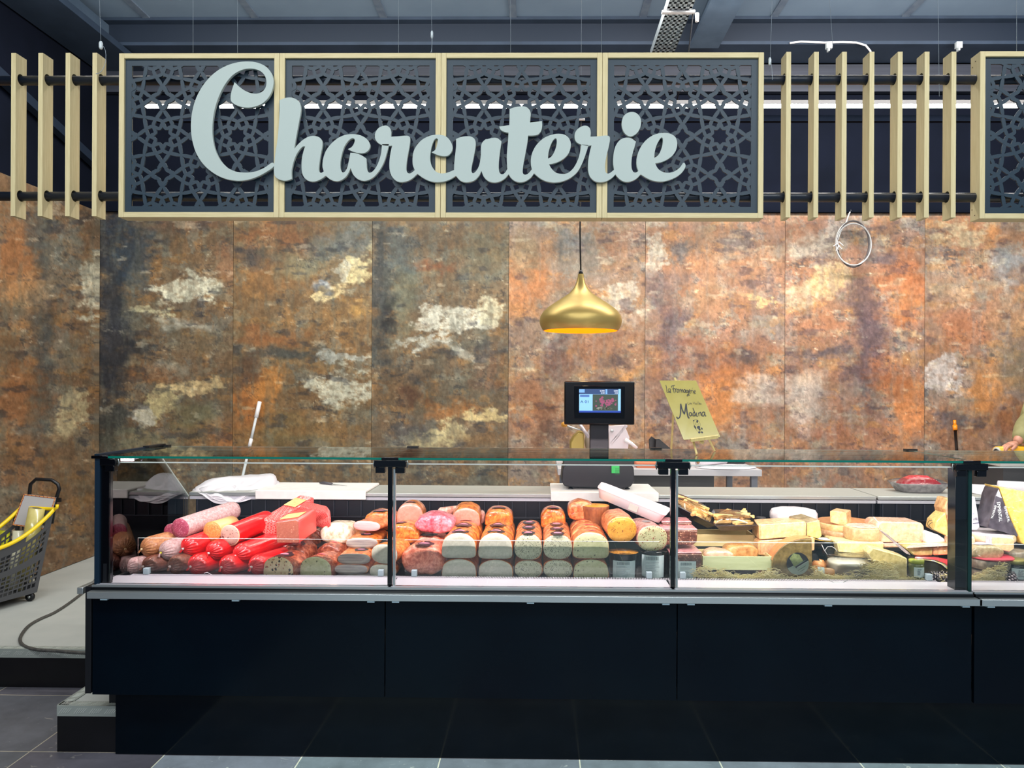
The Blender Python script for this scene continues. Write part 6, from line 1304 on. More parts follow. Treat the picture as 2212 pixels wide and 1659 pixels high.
wheel('rind_cheese', 'mottled grey-rinded round cheese on top of its pair', 'cheese', c8(850, 0)[0], c8(1400, 0)[0], c8(0, 1300)[1], c8(0, 1440)[1], 3.52, M_rindgr, rnd=.15)
wheel('rind_cheese', 'mottled grey-rinded round cheese at the bottom of its pair', 'cheese', c8(880, 0)[0], c8(1370, 0)[0], c8(0, 1450)[1], c8(0, 1590)[1], 3.52, M_rindgr, rnd=.15)
wheel('red_disc', 'thin red disc of packaging between the two mottled cheeses and the wrapped one', 'packaging', c8(840, 0)[0], c8(1420, 0)[0], c8(0, 1278)[1], c8(0, 1296)[1], 3.52, mat('red_disc', '#d8485a', rough=.4), rnd=.02)
loaf('wrapped_cheese', 'mottled grey wrapped cheese above the black jar at the right edge', 'cheese', None, c8(1420, 0)[0], c8(1800, 0)[0], c8(0, 1160)[1], c8(0, 1320)[1], 3.52, .14, 'loafround', M_rindgr, None)
jar('black jar with a gold rim and pale label at the right edge', *[c8(v, 0)[0] for v in (1415, 1750)], c8(0, 1300)[1], c8(0, 1585)[1], 3.425, M_blackgloss, mat('lid_olive', '#8f8a4a', rough=.35, metal=.4))
cone('pine cone right of the thick post beside the black jar', *c8(1435, 1535), 3.415, 12, (.3, 0, .9))
# straw on the deck
def straw(label, x0, x1, yh, n, seed, Ya=3.41, Yb=3.455):
    rnd = random.Random(seed); g = MB()
    for i in range(n):
        px = rnd.uniform(x0, x1); Y = rnd.uniform(Ya, Yb); z = ZD + .004 + (rnd.random() ** 1.8) * yh * (.55 + .45 * math.sin((px - x0) * .035 + seed)); c = P(px, 1245, Y); c.z = z
        a = rnd.uniform(0, 2 * pi); d = Vector((cos(a), sin(a) * .25, rnd.uniform(-.5, .5))); L = rnd.uniform(.02, .055); k = Vector((rnd.uniform(-1, 1), 0, rnd.uniform(-.3, 1))) * rnd.uniform(.003, .018)
        pts = [c + d * (t - .5) * L + k * (1 - (2 * t - 1) ** 2) for t in (0, .25, .5, .75, 1)]
        for p in pts: p.z = max(p.z, ZD + .002)
        g.tube(pts, .00115, 4)
    return g.build('straw', M_straw, label=label, cat='straw', kind='stuff')
M_straw = mat('straw', '#fdf0bc', '#f6e2a0', '#fff8d8', scale=30, rough=.7, trans=0)
straw('pale straw along the grille in front of the crate', 1500, 1680, .05, 600, 1)
straw('thin straw under the quarter wheel', 1650, 1770, .03, 160, 2, 3.41, 3.44)
straw('deep golden straw under the clear cover and large wedge', 1760, 1935, .085, 1500, 3)
straw('sparse straw around the jar and pine cones', 1930, 2060, .03, 170, 4)
straw('golden straw right of the thick post', 2100, 2170, .085, 650, 5)

# ================================================================== WORKTOP THINGS
yw = YB - .01
M_board = mat('board_plastic', '#efe9e4', '#e7e0dc', scale=30, rough=.5, detail=6)
def worktop_y(px, py): return PZ(px, py, ZW)
# left cutting board with a knife
ZBD = 1.041
a = P(551, 1083, 4.08); b_ = P(790, 1066, 4.08)
bd = MB().poly([(a.x, 4.078, .992), (a.x, 4.078, ZBD), (a.x, 4.43, ZBD), (a.x, 4.43, ZW + .0006), (a.x, 4.089, ZW + .0006), (a.x, 4.089, .992)], (b_.x - a.x, 0, 0)).build('cutting_board', M_board, bevel=.005, seg=3, label='thick white cutting board on the worktop left of the first post', cat='cutting board')
zk = ZBD + .0005
def flat_on(px, py, z): return PZ(px, py, z)
kn = empty('kitchen_knife', flat_on(715, 1047, zk), 'small dark-handled knife lying on the left cutting board', 'knife')
h0, h1, t1, t2 = flat_on(691, 1045, zk), flat_on(717, 1048, zk), flat_on(750, 1050, zk), flat_on(747, 1052, zk)
g = MB(); g.tube([h0 + Vector((0, 0, .006)), h0.lerp(h1, .3) + Vector((0, 0, .008)), h1 + Vector((0, 0, .007))], [.005, .0085, .007], 10); g.build('handle', mat('knife_handle', '#4a4648', rough=.4), kn)
g = MB(); g.poly([h1 + Vector((0, -.008, .003)), t1 + Vector((0, 0, .001)), h1 + Vector((0, .008, .006))], Vector((0, 0, .0015))); g.build('blade', M_alu, kn)
# crumpled pile of white paper sheets
ps = empty('paper_pile', flat_on(510, 1070, ZW), 'pile of crumpled white paper sheets hanging over the left end of the worktop', 'paper')
for k in range(4):
    o0 = [(425, 1056), (475, 1030 + 2 * k), (560, 1024 + 3 * k), (597, 1030 + 4 * k), (585, 1052 + 3 * k), (545, 1066 + 3 * k), (505, 1083 + 2 * k), (478, 1078 + 2 * k), (446, 1070 + k)]
    Ys = [4.18, 4.30, 4.40, 4.38, 4.26, 4.12, 4.07, 4.07, 4.08]
    ring = [P(x + 3 * k * (-1) ** k, y, Y_ - .004 * k) for (x, y), Y_ in zip(o0, Ys)]
    ring = [Vector(v.to_tuple()) for v in ring]; sm = []
    m = len(ring)
    for i in range(m):
        p0, p1, p2, p3 = ring[i - 1], ring[i], ring[(i + 1) % m], ring[(i + 2) % m]
        for q in range(4):
            t = q / 4; sm.append(.5 * ((2 * p1) + (p2 - p0) * t + (2 * p0 - 5 * p1 + 4 * p2 - p3) * t * t + (3 * p1 - p0 - 3 * p2 + p3) * t ** 3))
    c = sum(sm, Vector()) / len(sm)
    g = MB(); rs = []
    for f in (1.0, .8, .55, .3, .08): rs.append([c + (v - c) * f + Vector((0, 0, .012 * sin(7 * f + i * .7 + k) * (1 - f * .3))) for i, v in enumerate(sm)])
    g.rings(rs, False, True); ob = g.build('paper_sheet', M_paper, ps, noise=.006, nscale=.05)
    so = ob.modifiers.new('t', 'SOLIDIFY'); so.thickness = .0015
# boards under the scale
a = P(1190, 1081, 4.08); b_ = P(1423, 1062, 4.08)
MB().poly([(a.x, 4.078, .992), (a.x, 4.078, ZBD), (a.x, 4.46, ZBD), (a.x, 4.46, ZW + .0006), (a.x, 4.089, ZW + .0006), (a.x, 4.089, .992)], (b_.x - a.x, 0, 0)).build('cutting_board', M_board, bevel=.004, seg=3, label='thick white cutting board under the black scale', cat='cutting board')
ZB_ = ZBD + .0005
# scale with customer screen
YSc = 4.10
sc = empty('shop_scale', P(1292, 1056, 4.2600), 'black shop scale with a customer screen on a tall column', 'scale')
def sb(x0, y0, x1, y1, Y, D, nm, m, par=None, bevel=.003): 
    a = P(x0, y1, Y); b_ = P(x1, y0, Y); return MB().box((a.x, Y, a.z), (b_.x, Y + D, b_.z)).build(nm, m, par or sc, bevel=bevel)
fr = [P(x, y, 4.1800) for x, y in ((1219, 1050), (1213, 1040), (1216, 1010), (1224, 1004), (1362, 1004), (1369, 1010), (1371, 1040), (1362, 1052), (1340, 1056), (1240, 1053))]
MB().poly(fr, (0, .24, 0)).build('scale_body', mat('scale_grey', '#17151a', rough=.35), sc, bevel=.006)
sb(1217, 992, 1370, 1003, 4.1700, .26, 'weighing_plate', mat('scale_plate', '#141818', rough=.3))
for px in (1233, 1355):
    c = P(px, 1057, 4.2200); c.z = ZB_; MB().lathe([(.014, 0), (.014, .005), (.007, .009), (.007, .016)], c, 16).build('scale_foot', M_blackgloss, sc)
a = P(1321, 1022, 4.1690); b_ = P(1338, 1004, 4.1690); st = MB().box((a.x, 4.1685, a.z), (b_.x, 4.1695, b_.z)).build('green_sticker', mat('green_sticker', '#2fae52', rough=.5), sc)
g = MB(); printlines(g, a.x + .003, b_.x - .003, a.z + .002, b_.z - .002, 4.028); g.build('print', mat('print_dark', '#17502a', rough=.6), st)
sb(1274, 915, 1315, 1003, 4.2400, .05, 'column', mat('scale_column', '#19171f', rough=.4), bevel=.004)
sb(1219, 824, 1371, 917, 4.2100, .045, 'display_housing', mat('housing_black', '#08070b', rough=.22), bevel=.006)
hb = sb(1240, 834, 1350, 904, 4.2085, .003, 'display_bezel', mat('bezel_black', '#050508', rough=.1), bevel=.001)
YD = 4.2060
scr = empty('screen_group', (0, 0, 0)); bpy.data.objects.remove(scr)
def em(name, c, s=1.0): return mat(name, c, rough=.3, emit=c, es=s)
a = P(1251, 891, YD); b_ = P(1341, 840.5, YD)
disp = MB().box((a.x, YD, a.z), (b_.x, YD + .002, b_.z)).build('screen', em('screen_blue', '#7fb4e6', .8), sc)
def onscr(x0, y0, x1, y1, nm, m, dy):
    a = P(x0, y1, YD - dy); b_ = P(x1, y0, YD - dy); return MB().box((a.x, YD - dy - .0002, a.z), (b_.x, YD - dy, b_.z)).build(nm, m, disp)
onscr(1251, 840.5, 1336, 851, 'header_bar', em('screen_navy', '#2e456e', .6), .0004)
onscr(1251, 841, 1263, 848, 'header_cell', em('screen_cell', '#6e9fd4', .7), .0008); onscr(1308, 841, 1312, 851, 'header_gap', em('screen_cell', '#6e9fd4'), .0008)
onscr(1280, 852, 1335, 887, 'photo_ground', em('photo_ground', '#3c4a40', .5), .0005)
g = MB(); rnd = random.Random(4)
for i in range(60):
    x = 1308 + rnd.gauss(0, 10); y = 868 + rnd.gauss(0, 5.0) - abs(x - 1308) * -.12; r = rnd.uniform(1.2, 2.8)
    if not (1284 < x < 1331 and 857 < y < 879): continue
    c = P(x, y, YD - .001); disc(g, c, r * S(YD), YD - .001 - .00001 * i, n=8)
g.build('pictured_onions', em('photo_pink', '#96506e', .4), disp)
g = MB(); c = P(1306, 882, YD - .0012); g.poly([Vector((c.x + .045 * cos(t) * 1.0, YD - .0007, c.z + .010 * sin(t))) for t in [k * pi / 12 for k in range(24)]], (0, .0001, 0)); g.build('pictured_plate', em('photo_plate', '#c9c4bc', .6), disp)
onscr(1251, 887.5, 1341, 891, 'footer_bar', em('screen_footer', '#26429a', .6), .0004)
onscr(1253, 853, 1273, 857.5, 'button_bar', em('screen_button', '#4a6ca6', .6), .0005)
text_on('A 01', P(1253.5, 870.5, YD - .0006), P(1271, 870.5, YD - .0006), Vector((0, 0, 5.6 * S(YD))), 0, em('screen_text', '#10243c', 0), disp)
for (x0, x1, y) in ((1296, 1306, 845.8), (1298, 1306, 850.3), (1326, 1335, 845.8), (1328, 1335, 850.3)):
    text_on('0.000' if y < 847 else '0.00', P(x0, y, YD - .0009), P(x1, y, YD - .0009), Vector((0, 0, 3.2 * S(YD))), 0, em('screen_white', '#dfe9f5', .8), disp)

# side table with slicer and packaging
ZT = P(1500, 1020, 5.0).z; YT = 5.0
tb = empty('side_table', (P(1500, 1020, 5.2).x, 5.3, PLZ), 'white side table by the wall behind the counter', 'table')
xa = P(1205, 1030, YT).x; xb = P(1646, 1030, YT).x
MB().box((xa, YT, ZT - .025), (xb, 5.75, ZT + .018)).build('table_top', mat('table_top_grey', '#c2bdc0', rough=.5), tb, bevel=.002)
for x in (xa + .03, xb - .06):
    for y in (YT + .03, 5.68): MB().box((x, y, PLZ + .002), (x + .04, y + .04, ZT - .026)).build('leg', mat('table_leg_grey', '#777880', rough=.5), tb)
MB().box((xa + .08, YT + .06, PLZ + .15), (xb - .30, 5.6, ZT - .03)).build('cupboard', mat('cupboard_dark', '#3a3634', '#46423f', scale=4, rough=.5), tb)
ZTt = ZT + .0185
bx_ = empty('orange_box', P(1400, 1015, 5.1), 'flat orange-brown cardboard box on the side table beside the scale', 'box')
a = P(1376, 1018, 5.06); a.z = ZTt; b_ = P(1423, 1000, 5.06); MB().box(a, (b_.x, 5.22, b_.z)).build('box_body', mat('box_terracotta', '#c8704c', '#bf6844', scale=8, rough=.6), bx_, bevel=.002)
MB().box((a.x - .002, 5.058, b_.z - .010), (b_.x + .002, 5.222, b_.z + .001)).build('lid', mat('box_terracotta2', '#d57e5a', rough=.6), bx_, bevel=.001)
a = P(1460, 1014, 5.12); a.z = ZTt; b_ = P(1472, 1001, 5.12); MB().box(a, (b_.x, 5.2, b_.z)).build('small_box', mat('box_terracotta', '#c8704c'), bevel=.002, label='small orange box mostly hidden behind the second hinge', cat='box')
# paper roll and sheets
rl = empty('paper_roll', P(1535, 1005, 5.15), 'white paper roll with a brown core lying on the side table', 'paper roll')
a = P(1508, 1003, 5.12); b_ = P(1566, 997, 5.30); r_ = .028; a.z = b_.z = ZTt + .010 + r_
MB().tube([a, b_], r_, 28).build('roll', M_paper, rl); MB().tube([a - (b_ - a).normalized() * .002, a + (b_ - a) * .03], r_ * .5, 20).build('core', mat('core_brown', '#9c7654', rough=.7), rl)
g = MB(); pts = [P(*p) for p in ()]
sh = [(1493, 1016, 5.05), (1540, 1022, 4.99), (1600, 1023, 4.985), (1640, 1017, 5.05), (1632, 1008, 5.2), (1590, 1003, 5.35), (1505, 1003, 5.35)]
fr = [P(x, y, Y_) for x, y, Y_ in sh]; 
for i, f in enumerate(fr): f.z = ZTt + .003 + (.003 if i % 2 else 0)
c = sum(fr, Vector()) / len(fr); g.rings([fr, [c + (f - c) * .6 + Vector((0, 0, .006)) for f in fr], [c + (f - c) * .2 + Vector((0, 0, .004)) for f in fr]], False, True)
o = g.build('paper_sheets', M_paper, label='loose white paper sheets under the roll on the side table', cat='paper', subsurf=1); o.modifiers.new('t', 'SOLIDIFY').thickness = .002
g = MB(); 
for k in range(4): a = P(1570, 1004, 5.38); a.z = ZTt + .003 + k * .012; g.box(a, a + Vector((.13, .10, .009)))
g.build('tray_stack', M_blackmat, label='short stack of black trays at the back of the side table', cat='trays')
# black folders / tray holder behind the second clamp
hb_ = empty('black_holder', P(1430, 970, 5.4), 'angular black holder on the side table left of the easel', 'holder')
Yh = 5.35
for k, pl_ in enumerate(([(1404, 985), (1402, 950), (1408, 943), (1445, 968), (1450, 985)], [(1416, 985), (1417, 949), (1424, 948), (1456, 975), (1456, 985)])):
    MB().poly([P(x, y, Yh - .06 * k) for x, y in pl_], (0, .02, 0)).build('side_plate', M_blackmat, hb_)
a = P(1404, 1000, Yh); a.z = ZTt; b_ = P(1456, 982, Yh); MB().box(a, (b_.x, Yh + .05, b_.z)).build('base', M_blackmat, hb_)
# slicer
sl = empty('meat_slicer', P(1300, 1000, 5.3), 'grey and brass-coloured slicing machine behind the shop scale', 'slicer')
Ysl = 5.25; M_slg = mat('slicer_grey', '#b8b0b4', rough=.35, metal=.3); M_slgold = mat('slicer_gold', '#a89450', rough=.35, metal=.4)
a = P(1230, 1010, Ysl); a.z = ZTt; b_ = P(1372, 985, Ysl); MB().box(a, (b_.x, Ysl + .28, b_.z)).build('base', M_slg, sl, bevel=.01)
MB().poly([P(x, y, Ysl) for x, y in ((1232, 988), (1232, 955), (1240, 942), (1252, 932), (1262, 935), (1262, 988))], (0, .16, 0)).build('motor_cover', M_slgold, sl, bevel=.010)
c = P(1296, 950, Ysl + .06); MB().lathe([(.115, -.012), (.12, 0), (.115, .012), (.02, .02)], c, 40, axis=(-.5, -.8, .3)).build('blade_guard', M_slg, sl)
MB().poly([P(x, y, Ysl - .03) for x, y in ((1316, 958), (1350, 917), (1357, 920), (1322, 962))], (0, .03, 0)).build('slide_rail', M_slg, sl, bevel=.002)
MB().poly([P(x, y, Ysl - .03) for x, y in ((1316, 920), (1349, 918), (1360, 945), (1356, 975), (1330, 985), (1316, 968))], (0, .02, 0)).build('carriage_plate', mat('slicer_plate', '#cfc6ca', rough=.35), sl, bevel=.003)
MB().tube([P(1350, 950, Ysl - .05), P(1364, 958, Ysl - .06), P(1376, 968, Ysl - .06)], [.016, .012, .010], 12).build('pusher_handle', M_white, sl)
MB().tube([P(1252, 915, Ysl), P(1272, 945, Ysl - .02)], .012, 10).build('arm', M_slg, sl)
c = P(1219, 917, Ysl - .02); MB().lathe([(.004, -.02), (.02, -.012), (.022, .01), (.006, .02)], c, 20).build('knob', mat('knob_amber', '#c98e3a', rough=.25), sl)
MB().tube([c, P(1240, 925, Ysl), P(1262, 930, Ysl)], .006, 8).build('rod', M_alu, sl)
c = P(1322, 931, Ysl - .035); MB().lathe([(.010, -.006), (.010, .004), (.003, .006)], c, 16, axis=(0, -1, 0)).build('screw', M_alu, sl)

# easel with the cheese-shop board, standing on the glass
Ye = 3.56
M_ew = mat('easel_wood', '#dcc684', '#cfb676', scale=16, stretch=(8, 8, 1), rough=.6)
es = empty('table_easel', P(1500, 978, 3.6), 'small pine easel standing on the glass top', 'easel')
zg = ZG + .0008
fa = flat_on(1505, 981, zg + .002); fb = flat_on(1544, 974, zg + .002); rb = flat_on(1450, 969, zg + .002)
apex = P(1457, 816, 3.605)
MB().bar(fa, P(1461, 822, 3.60), .008, .012, (0, -1, 0)).build('leg', M_ew, es); MB().bar(fb, P(1466, 822, 3.60), .008, .012, (0, -1, 0)).build('leg', M_ew, es)
MB().bar(rb, P(1459, 818, 3.615), .008, .012, (0, -1, 0)).build('leg', M_ew, es); 
MB().bar(P(1518, 955, 3.455), apex, .009, .006, (0, -1, 0)).build('mast', M_ew, es)
MB().bar(P(1492, 951, 3.412), P(1551, 943, 3.426), .010, .014, (0, -.3, 1)).build('ledge', M_ew, es)
MB().bar(P(1512, 953, 3.44), P(1520, 957, 3.44), .008, .014).build('ledge_clip', M_ew, es)
b0, b1, b2, b3 = P(1477, 950, 3.415), P(1556, 943.5, 3.430), P(1503.5, 822, 3.575), P(1424.5, 822, 3.562)
br = empty('menu_board', b0, 'gold acrylic board on the easel reading La Fromagerie, Les Halles Madina', 'board')
nb = (b1 - b0).cross(b3 - b0).normalized(); nb = nb if nb.y < 0 else -nb
g = MB(); g.poly([b0, b1, b2, b3], -nb * .003); g.build('panel', mat('board_gold', '#b9a95e', '#b2a155', scale=10, rough=.18, coat=.6), br)
def bp(px, py):     # photo point on the board -> world, bilinear solve on the board plane
    d = ray(px, py); t = (b0 - C0).dot(nb) / d.dot(nb); return C0 + d * t + nb * .0006
def stroke(g, pts, w, fn=None, lift=0):
    fn = fn or bp; v = smooth_open([Vector(p[:2]) for p in pts]); n = len(v)
    ws = [w * (p if not isinstance(p, tuple) else 1) for p in [1] * n]
    L_, R_ = [], []
    for i in range(n):
        d = (v[min(i + 1, n - 1)] - v[max(i - 1, 0)])
        if d.length < 1e-6: d = Vector((1, 0))
        d.normalize(); nr = Vector((-d.y, d.x)) * w / 2 * (1.0 if 0 < i < n - 1 else .7); L_.append(fn(*(v[i] + nr)) + nb * lift); R_.append(fn(*(v[i] - nr)) + nb * lift)
    g.rings([L_, R_], False, False, close=False)
def smooth_open(p, k=4):
    if len(p) < 3: return p
    out = []
    for i in range(len(p) - 1):
        p0 = p[max(i - 1, 0)]; p1 = p[i]; p2 = p[i + 1]; p3 = p[min(i + 2, len(p) - 1)]
        for q in range(k):
            t = q / k; out.append(.5 * ((2 * p1) + (p2 - p0) * t + (2 * p0 - 5 * p1 + 4 * p2 - p3) * t * t + (3 * p1 - p0 - 3 * p2 + p3) * t ** 3))
    out.append(p[-1]); return out
fe = crop(1420, 810, 9.76); M_ink = mat('board_ink', '#26252b', rough=.5)
def script(nm, strokes, w, par):
    g = MB()
    for k, s in enumerate(strokes): stroke(g, [fe(*p) for p in s], w, lift=.00005 * k)
    return g.build(nm, M_ink, par)
script('lettering', [  # La Fromagerie
 [(180, 210), (195, 290), (205, 365), (240, 365), (290, 380)], [(270, 300), (240, 290), (228, 330), (245, 355), (270, 330), (272, 290), (275, 355), (290, 360)],
 [(300, 270), (300, 235), (340, 225), (370, 215)], [(335, 235), (340, 300), (355, 380)], [(310, 300), (345, 290), (380, 285)],
 [(375, 280), (385, 330), (390, 370)], [(385, 320), (400, 290), (415, 300)], [(430, 300), (415, 330), (430, 370), (450, 345), (445, 305), (430, 300)],
 [(465, 300), (472, 370)], [(470, 330), (490, 300), (500, 320), (505, 372)], [(505, 335), (525, 305), (535, 325), (540, 375)],
 [(585, 310), (560, 310), (555, 350), (575, 372), (590, 340), (590, 310), (598, 378)],
 [(640, 320), (615, 320), (610, 355), (628, 375), (642, 345), (645, 320), (655, 400), (645, 440), (625, 435), (640, 410), (685, 430)],
 [(665, 360), (690, 335), (680, 310), (665, 335), (672, 375), (700, 385)], [(705, 320), (715, 385)], [(712, 345), (730, 320), (742, 330)], [(750, 325), (760, 388)], [(735, 275), (738, 290)],
 [(775, 370), (800, 345), (790, 325), (772, 350), (782, 388), (810, 385)]], 1.15, br)
script('lettering', [  # Les Halles
 [(640, 570), (650, 620), (672, 622)], [(685, 608), (700, 595), (688, 588), (682, 610), (700, 620)], [(725, 592), (708, 600), (725, 612), (712, 622)],
 [(750, 565), (765, 615)], [(785, 570), (795, 618)], [(758, 592), (790, 594)], [(825, 595), (808, 600), (812, 618), (828, 605), (830, 620)], [(838, 560), (850, 620)], [(862, 560), (874, 620)], [(885, 610), (900, 598), (888, 590), (882, 610), (898, 622)], [(925, 598), (910, 603), (925, 615), (912, 625)]], .6, br)
script('lettering', [[(405, 880), (430, 915), (470, 890), (490, 800), (490, 700), (492, 605)], [(492, 605), (520, 720), (570, 830)], [(570, 830), (590, 720), (605, 600)], [(605, 600), (620, 740), (645, 870), (675, 915)]], 2.6, br)
script('lettering', [[(715, 800), (685, 790), (672, 830), (695, 865), (722, 830), (722, 795), (735, 868)], [(790, 800), (765, 790), (752, 830), (772, 868), (795, 830)], [(750, 695), (790, 800), (812, 870)], [(820, 790), (835, 870), (850, 868)],
 [(860, 790), (880, 870)], [(872, 820), (900, 785), (915, 800), (925, 865)], [(990, 780), (950, 790), (942, 840), (970, 870), (995, 820), (995, 780), (1010, 860), (1030, 860)]], 1.6, br)
g = MB(); fnp = lambda c, rx, ry, a=0: [bp(*fe(c[0] + rx * cos(t) * cos(a) - ry * sin(t) * sin(a), c[1] + rx * cos(t) * sin(a) + ry * sin(t) * cos(a))) for t in [k * pi / 8 for k in range(16)]]
for c, rx, ry, a in (((765, 965), 16, 14, 0), ((842, 975), 20, 26, 0), ((795, 1100), 16, 42, -.5), ((868, 1105), 34, 34, .6), ((890, 1150), 20, 26, -.5), ((938, 1130), 14, 26, -.4), ((884, 1210), 26, 24, 0), ((940, 1210), 26, 18, .6)):
    vs = [g.bm.verts.new(v) for v in fnp(c, rx, ry, a)]; g.face(vs)
stroke(g, [fe(*p) for p in ((760, 955), (800, 940), (850, 950), (890, 1000), (905, 1060), (880, 1080))], .35); stroke(g, [fe(*p) for p in ((760, 970), (770, 1040), (800, 1120), (850, 1200))], .35); stroke(g, [fe(*p) for p in ((790, 1040), (830, 1055), (870, 1040), (850, 1010), (810, 1010), (790, 1040))], .35)
g.build('cow_emblem', M_ink, br)

# wrapped meat tray, papers at the right of the worktop
mt = empty('meat_tray', PZ(1975, 1066, ZW), 'film-wrapped silver tray of red meat on the worktop at the right', 'meat tray')
ct = [PZ(x, y, ZW) for x, y in ((1950, 1067), (2000, 1068), (2025, 1060), (1960, 1054))]; c = sum(ct, Vector()) / 4; c.z = ZW
def qd(f, z, k=.25):
    hw, hd = .135 * f, .085 * f; out = []
    for i in range(24):
        t = 2 * pi * i / 24 + pi / 24; out.append(c + Vector((math.copysign(abs(cos(t)) ** .5, cos(t)) * hw - (hd * .3 * sin(t)), math.copysign(abs(sin(t)) ** .5, sin(t)) * hd, z)))
    return out
g = MB(); g.rings([qd(.70, .001), qd(.78, .004), qd(1.02, .048), qd(1.06, .052), qd(.98, .050), qd(.72, .010)]); g.build('tray_body', mat('foil_tray', '#8f8a8d', '#b4afb0', scale=40, rough=.25, metal=.5, wrap=.8), mt, noise=.003, nscale=.03)
g = MB(); g.rings([[c + Vector((0, 0, .02 + .075 * sin(a))) + Vector(((v - c).x, (v - c).y, 0)) * (cos(a) * .80) for v in qd(1, 0)] for a in (0, .4, .8, 1.2, 1.5)]); g.build('meat', mat('red_meat', '#cf2f38', '#b9202c', '#e05a5c', scale=25, rough=.3, coat=.9, wrap=.8), mt, noise=.006, nscale=.04)
g = MB(); g.rings([qd(1.07, .053), [c + (v - c) * .8 + Vector((0, 0, .045)) for v in qd(1, .03)], [c + (v - c) * .4 + Vector((0, 0, .07)) for v in qd(1, .03)], [c + (v - c) * .1 + Vector((0, 0, .07)) for v in qd(1, .03)]], False, True); g.build('film', M_film, mt, noise=.005, nscale=.03)
sh = [(2038, 1046, .03), (2070, 1060, .002), (2110, 1068, -.002), (2150, 1076, -.012), (2180, 1060, .004), (2180, 1052, .006), (2120, 1050, .004), (2060, 1050, .012)]
fr = [PZ(x, y, ZW) for x, y, _ in sh]
for f, s_ in zip(fr, sh): f.z = ZW + .005 + max(s_[2], -.003)
c = sum(fr, Vector()) / len(fr); g = MB(); g.rings([fr, [c + (f - c) * .6 + Vector((0, 0, .004)) for f in fr], [c + (f - c) * .2 + Vector((0, 0, .006)) for f in fr]], False, True)
g.build('paper_sheet_loose', M_paper, label='loose sheet of white wrapping paper curling up behind the thick post', cat='paper', subsurf=1).modifiers.new('t', 'SOLIDIFY').thickness = .0015
a = P(2155, 1048, 4.26); b_ = P(2290, 1078, 4.14); rl = empty('paper_roll', a, 'thick white paper roll lying across the worktop at the right edge', 'paper roll'); zr = max(ZW + .034, 0); a.z = ZW + .036; b_.z = ZW + .036
MB().tube([a, b_], .034, 32).build('roll', M_paper, rl, bevel=.004)

# ================================================================== POLES
def pole(name, label, top, bot, Yt, Yb_, r, seg):
    a = P(*top, Yt); b_ = P(*bot, Yb_); b_.z = PLZ + .01; o = empty(name, b_, label, 'pole'); d = a - b_
    for t0, t1, rr_, m, nm in seg: MB().tube([b_ + d * t0, b_ + d * ((t0 + t1) / 2), b_ + d * t1], rr_, 14).build(nm, m, o)
    MB().box(b_ + Vector((-.14, -.05, -.008)), b_ + Vector((.14, .05, .015))).build('head', M_blackmat, o)
M_pole = mat('pole_grey', '#c4c8ca', rough=.4)
pole('mop_pole', 'grey mop pole with a white grip leaning on the wall at the left', (561, 868), (478, 1300), 6.20, 5.75, .012, [(0, .72, .011, M_pole, 'shaft'), (.72, .765, .0145, M_white, 'clamp'), (.765, .90, .011, M_pole, 'upper_shaft'), (.90, 1.0, .0165, M_white, 'grip')])
pole('broom_pole', 'black pole with an orange tip leaning on the wall at the right', (2062, 908), (2085, 1300), 6.20, 5.8, .012, [(0, .93, .012, M_blackgloss, 'shaft'), (.93, .965, .018, mat('orange_tip', '#ef8a12', rough=.4), 'collar'), (.965, 1.0, .012, mat('orange_tip', '#ef8a12'), 'tip')])

# ================================================================== CABLE ON THE PLATFORM FLOOR
pts = [PZ(x, y, PLZ + .008) for x, y in ((215, 1238), (196, 1265), (160, 1295), (120, 1322), (85, 1338), (62, 1352), (46, 1372), (44, 1386), (54, 1396), (78, 1403), (120, 1406), (170, 1410), (200, 1411))]
g = MB(); v = []
for i in range(len(pts) - 1):
    p0, p1, p2, p3 = pts[max(i - 1, 0)], pts[i], pts[i + 1], pts[min(i + 2, len(pts) - 1)]
    for q in range(5):
        t = q / 5; v.append(.5 * ((2 * p1) + (p2 - p0) * t + (2 * p0 - 5 * p1 + 4 * p2 - p3) * t * t + (3 * p1 - p0 - 3 * p2 + p3) * t ** 3))
g.tube(v, .0085, 10); g.build('floor_cable', mat('cable_grey', '#3d3d3c', '#565450', scale=60, rough=.55), label='thick dark cable snaking over the raised floor left of the counter', cat='cable')

# ================================================================== SHOPPING BASKET ON WHEELS
bk = empty('rolling_basket', (-3.42, 4.72, PLZ), 'grey rolling shopping basket with a yellow rim on the raised floor at left', 'shopping basket')
M_bk = mat('basket_grey', '#4b4c50', rough=.5); M_yr = mat('basket_yellow', '#f2cf10', rough=.4)
yn, yf_ = 4.80, 5.16
bd_ = Vector((-.30, -.954, 0)) * .44; bi_ = Vector((-.954, .30, 0)); pb_, pt_ = P(80, 1300, 4.90), P(117, 1130, 4.93)
def bpnt(u, v, near=True):       # u 0 far end .. 1 near end, v 0 bottom .. 1 rim
    b0 = Vector((pb_.x, 4.90, PLZ + .055)) + bd_ * u * .92; t0 = Vector((pt_.x, 4.93, .79 - .19 * u ** .9 - .045 * sin(pi * u))) + bd_ * u * 1.06
    if not near: b0 = b0 + bi_ * .23; t0 = t0 + bi_ * .29
    return b0.lerp(t0, v)
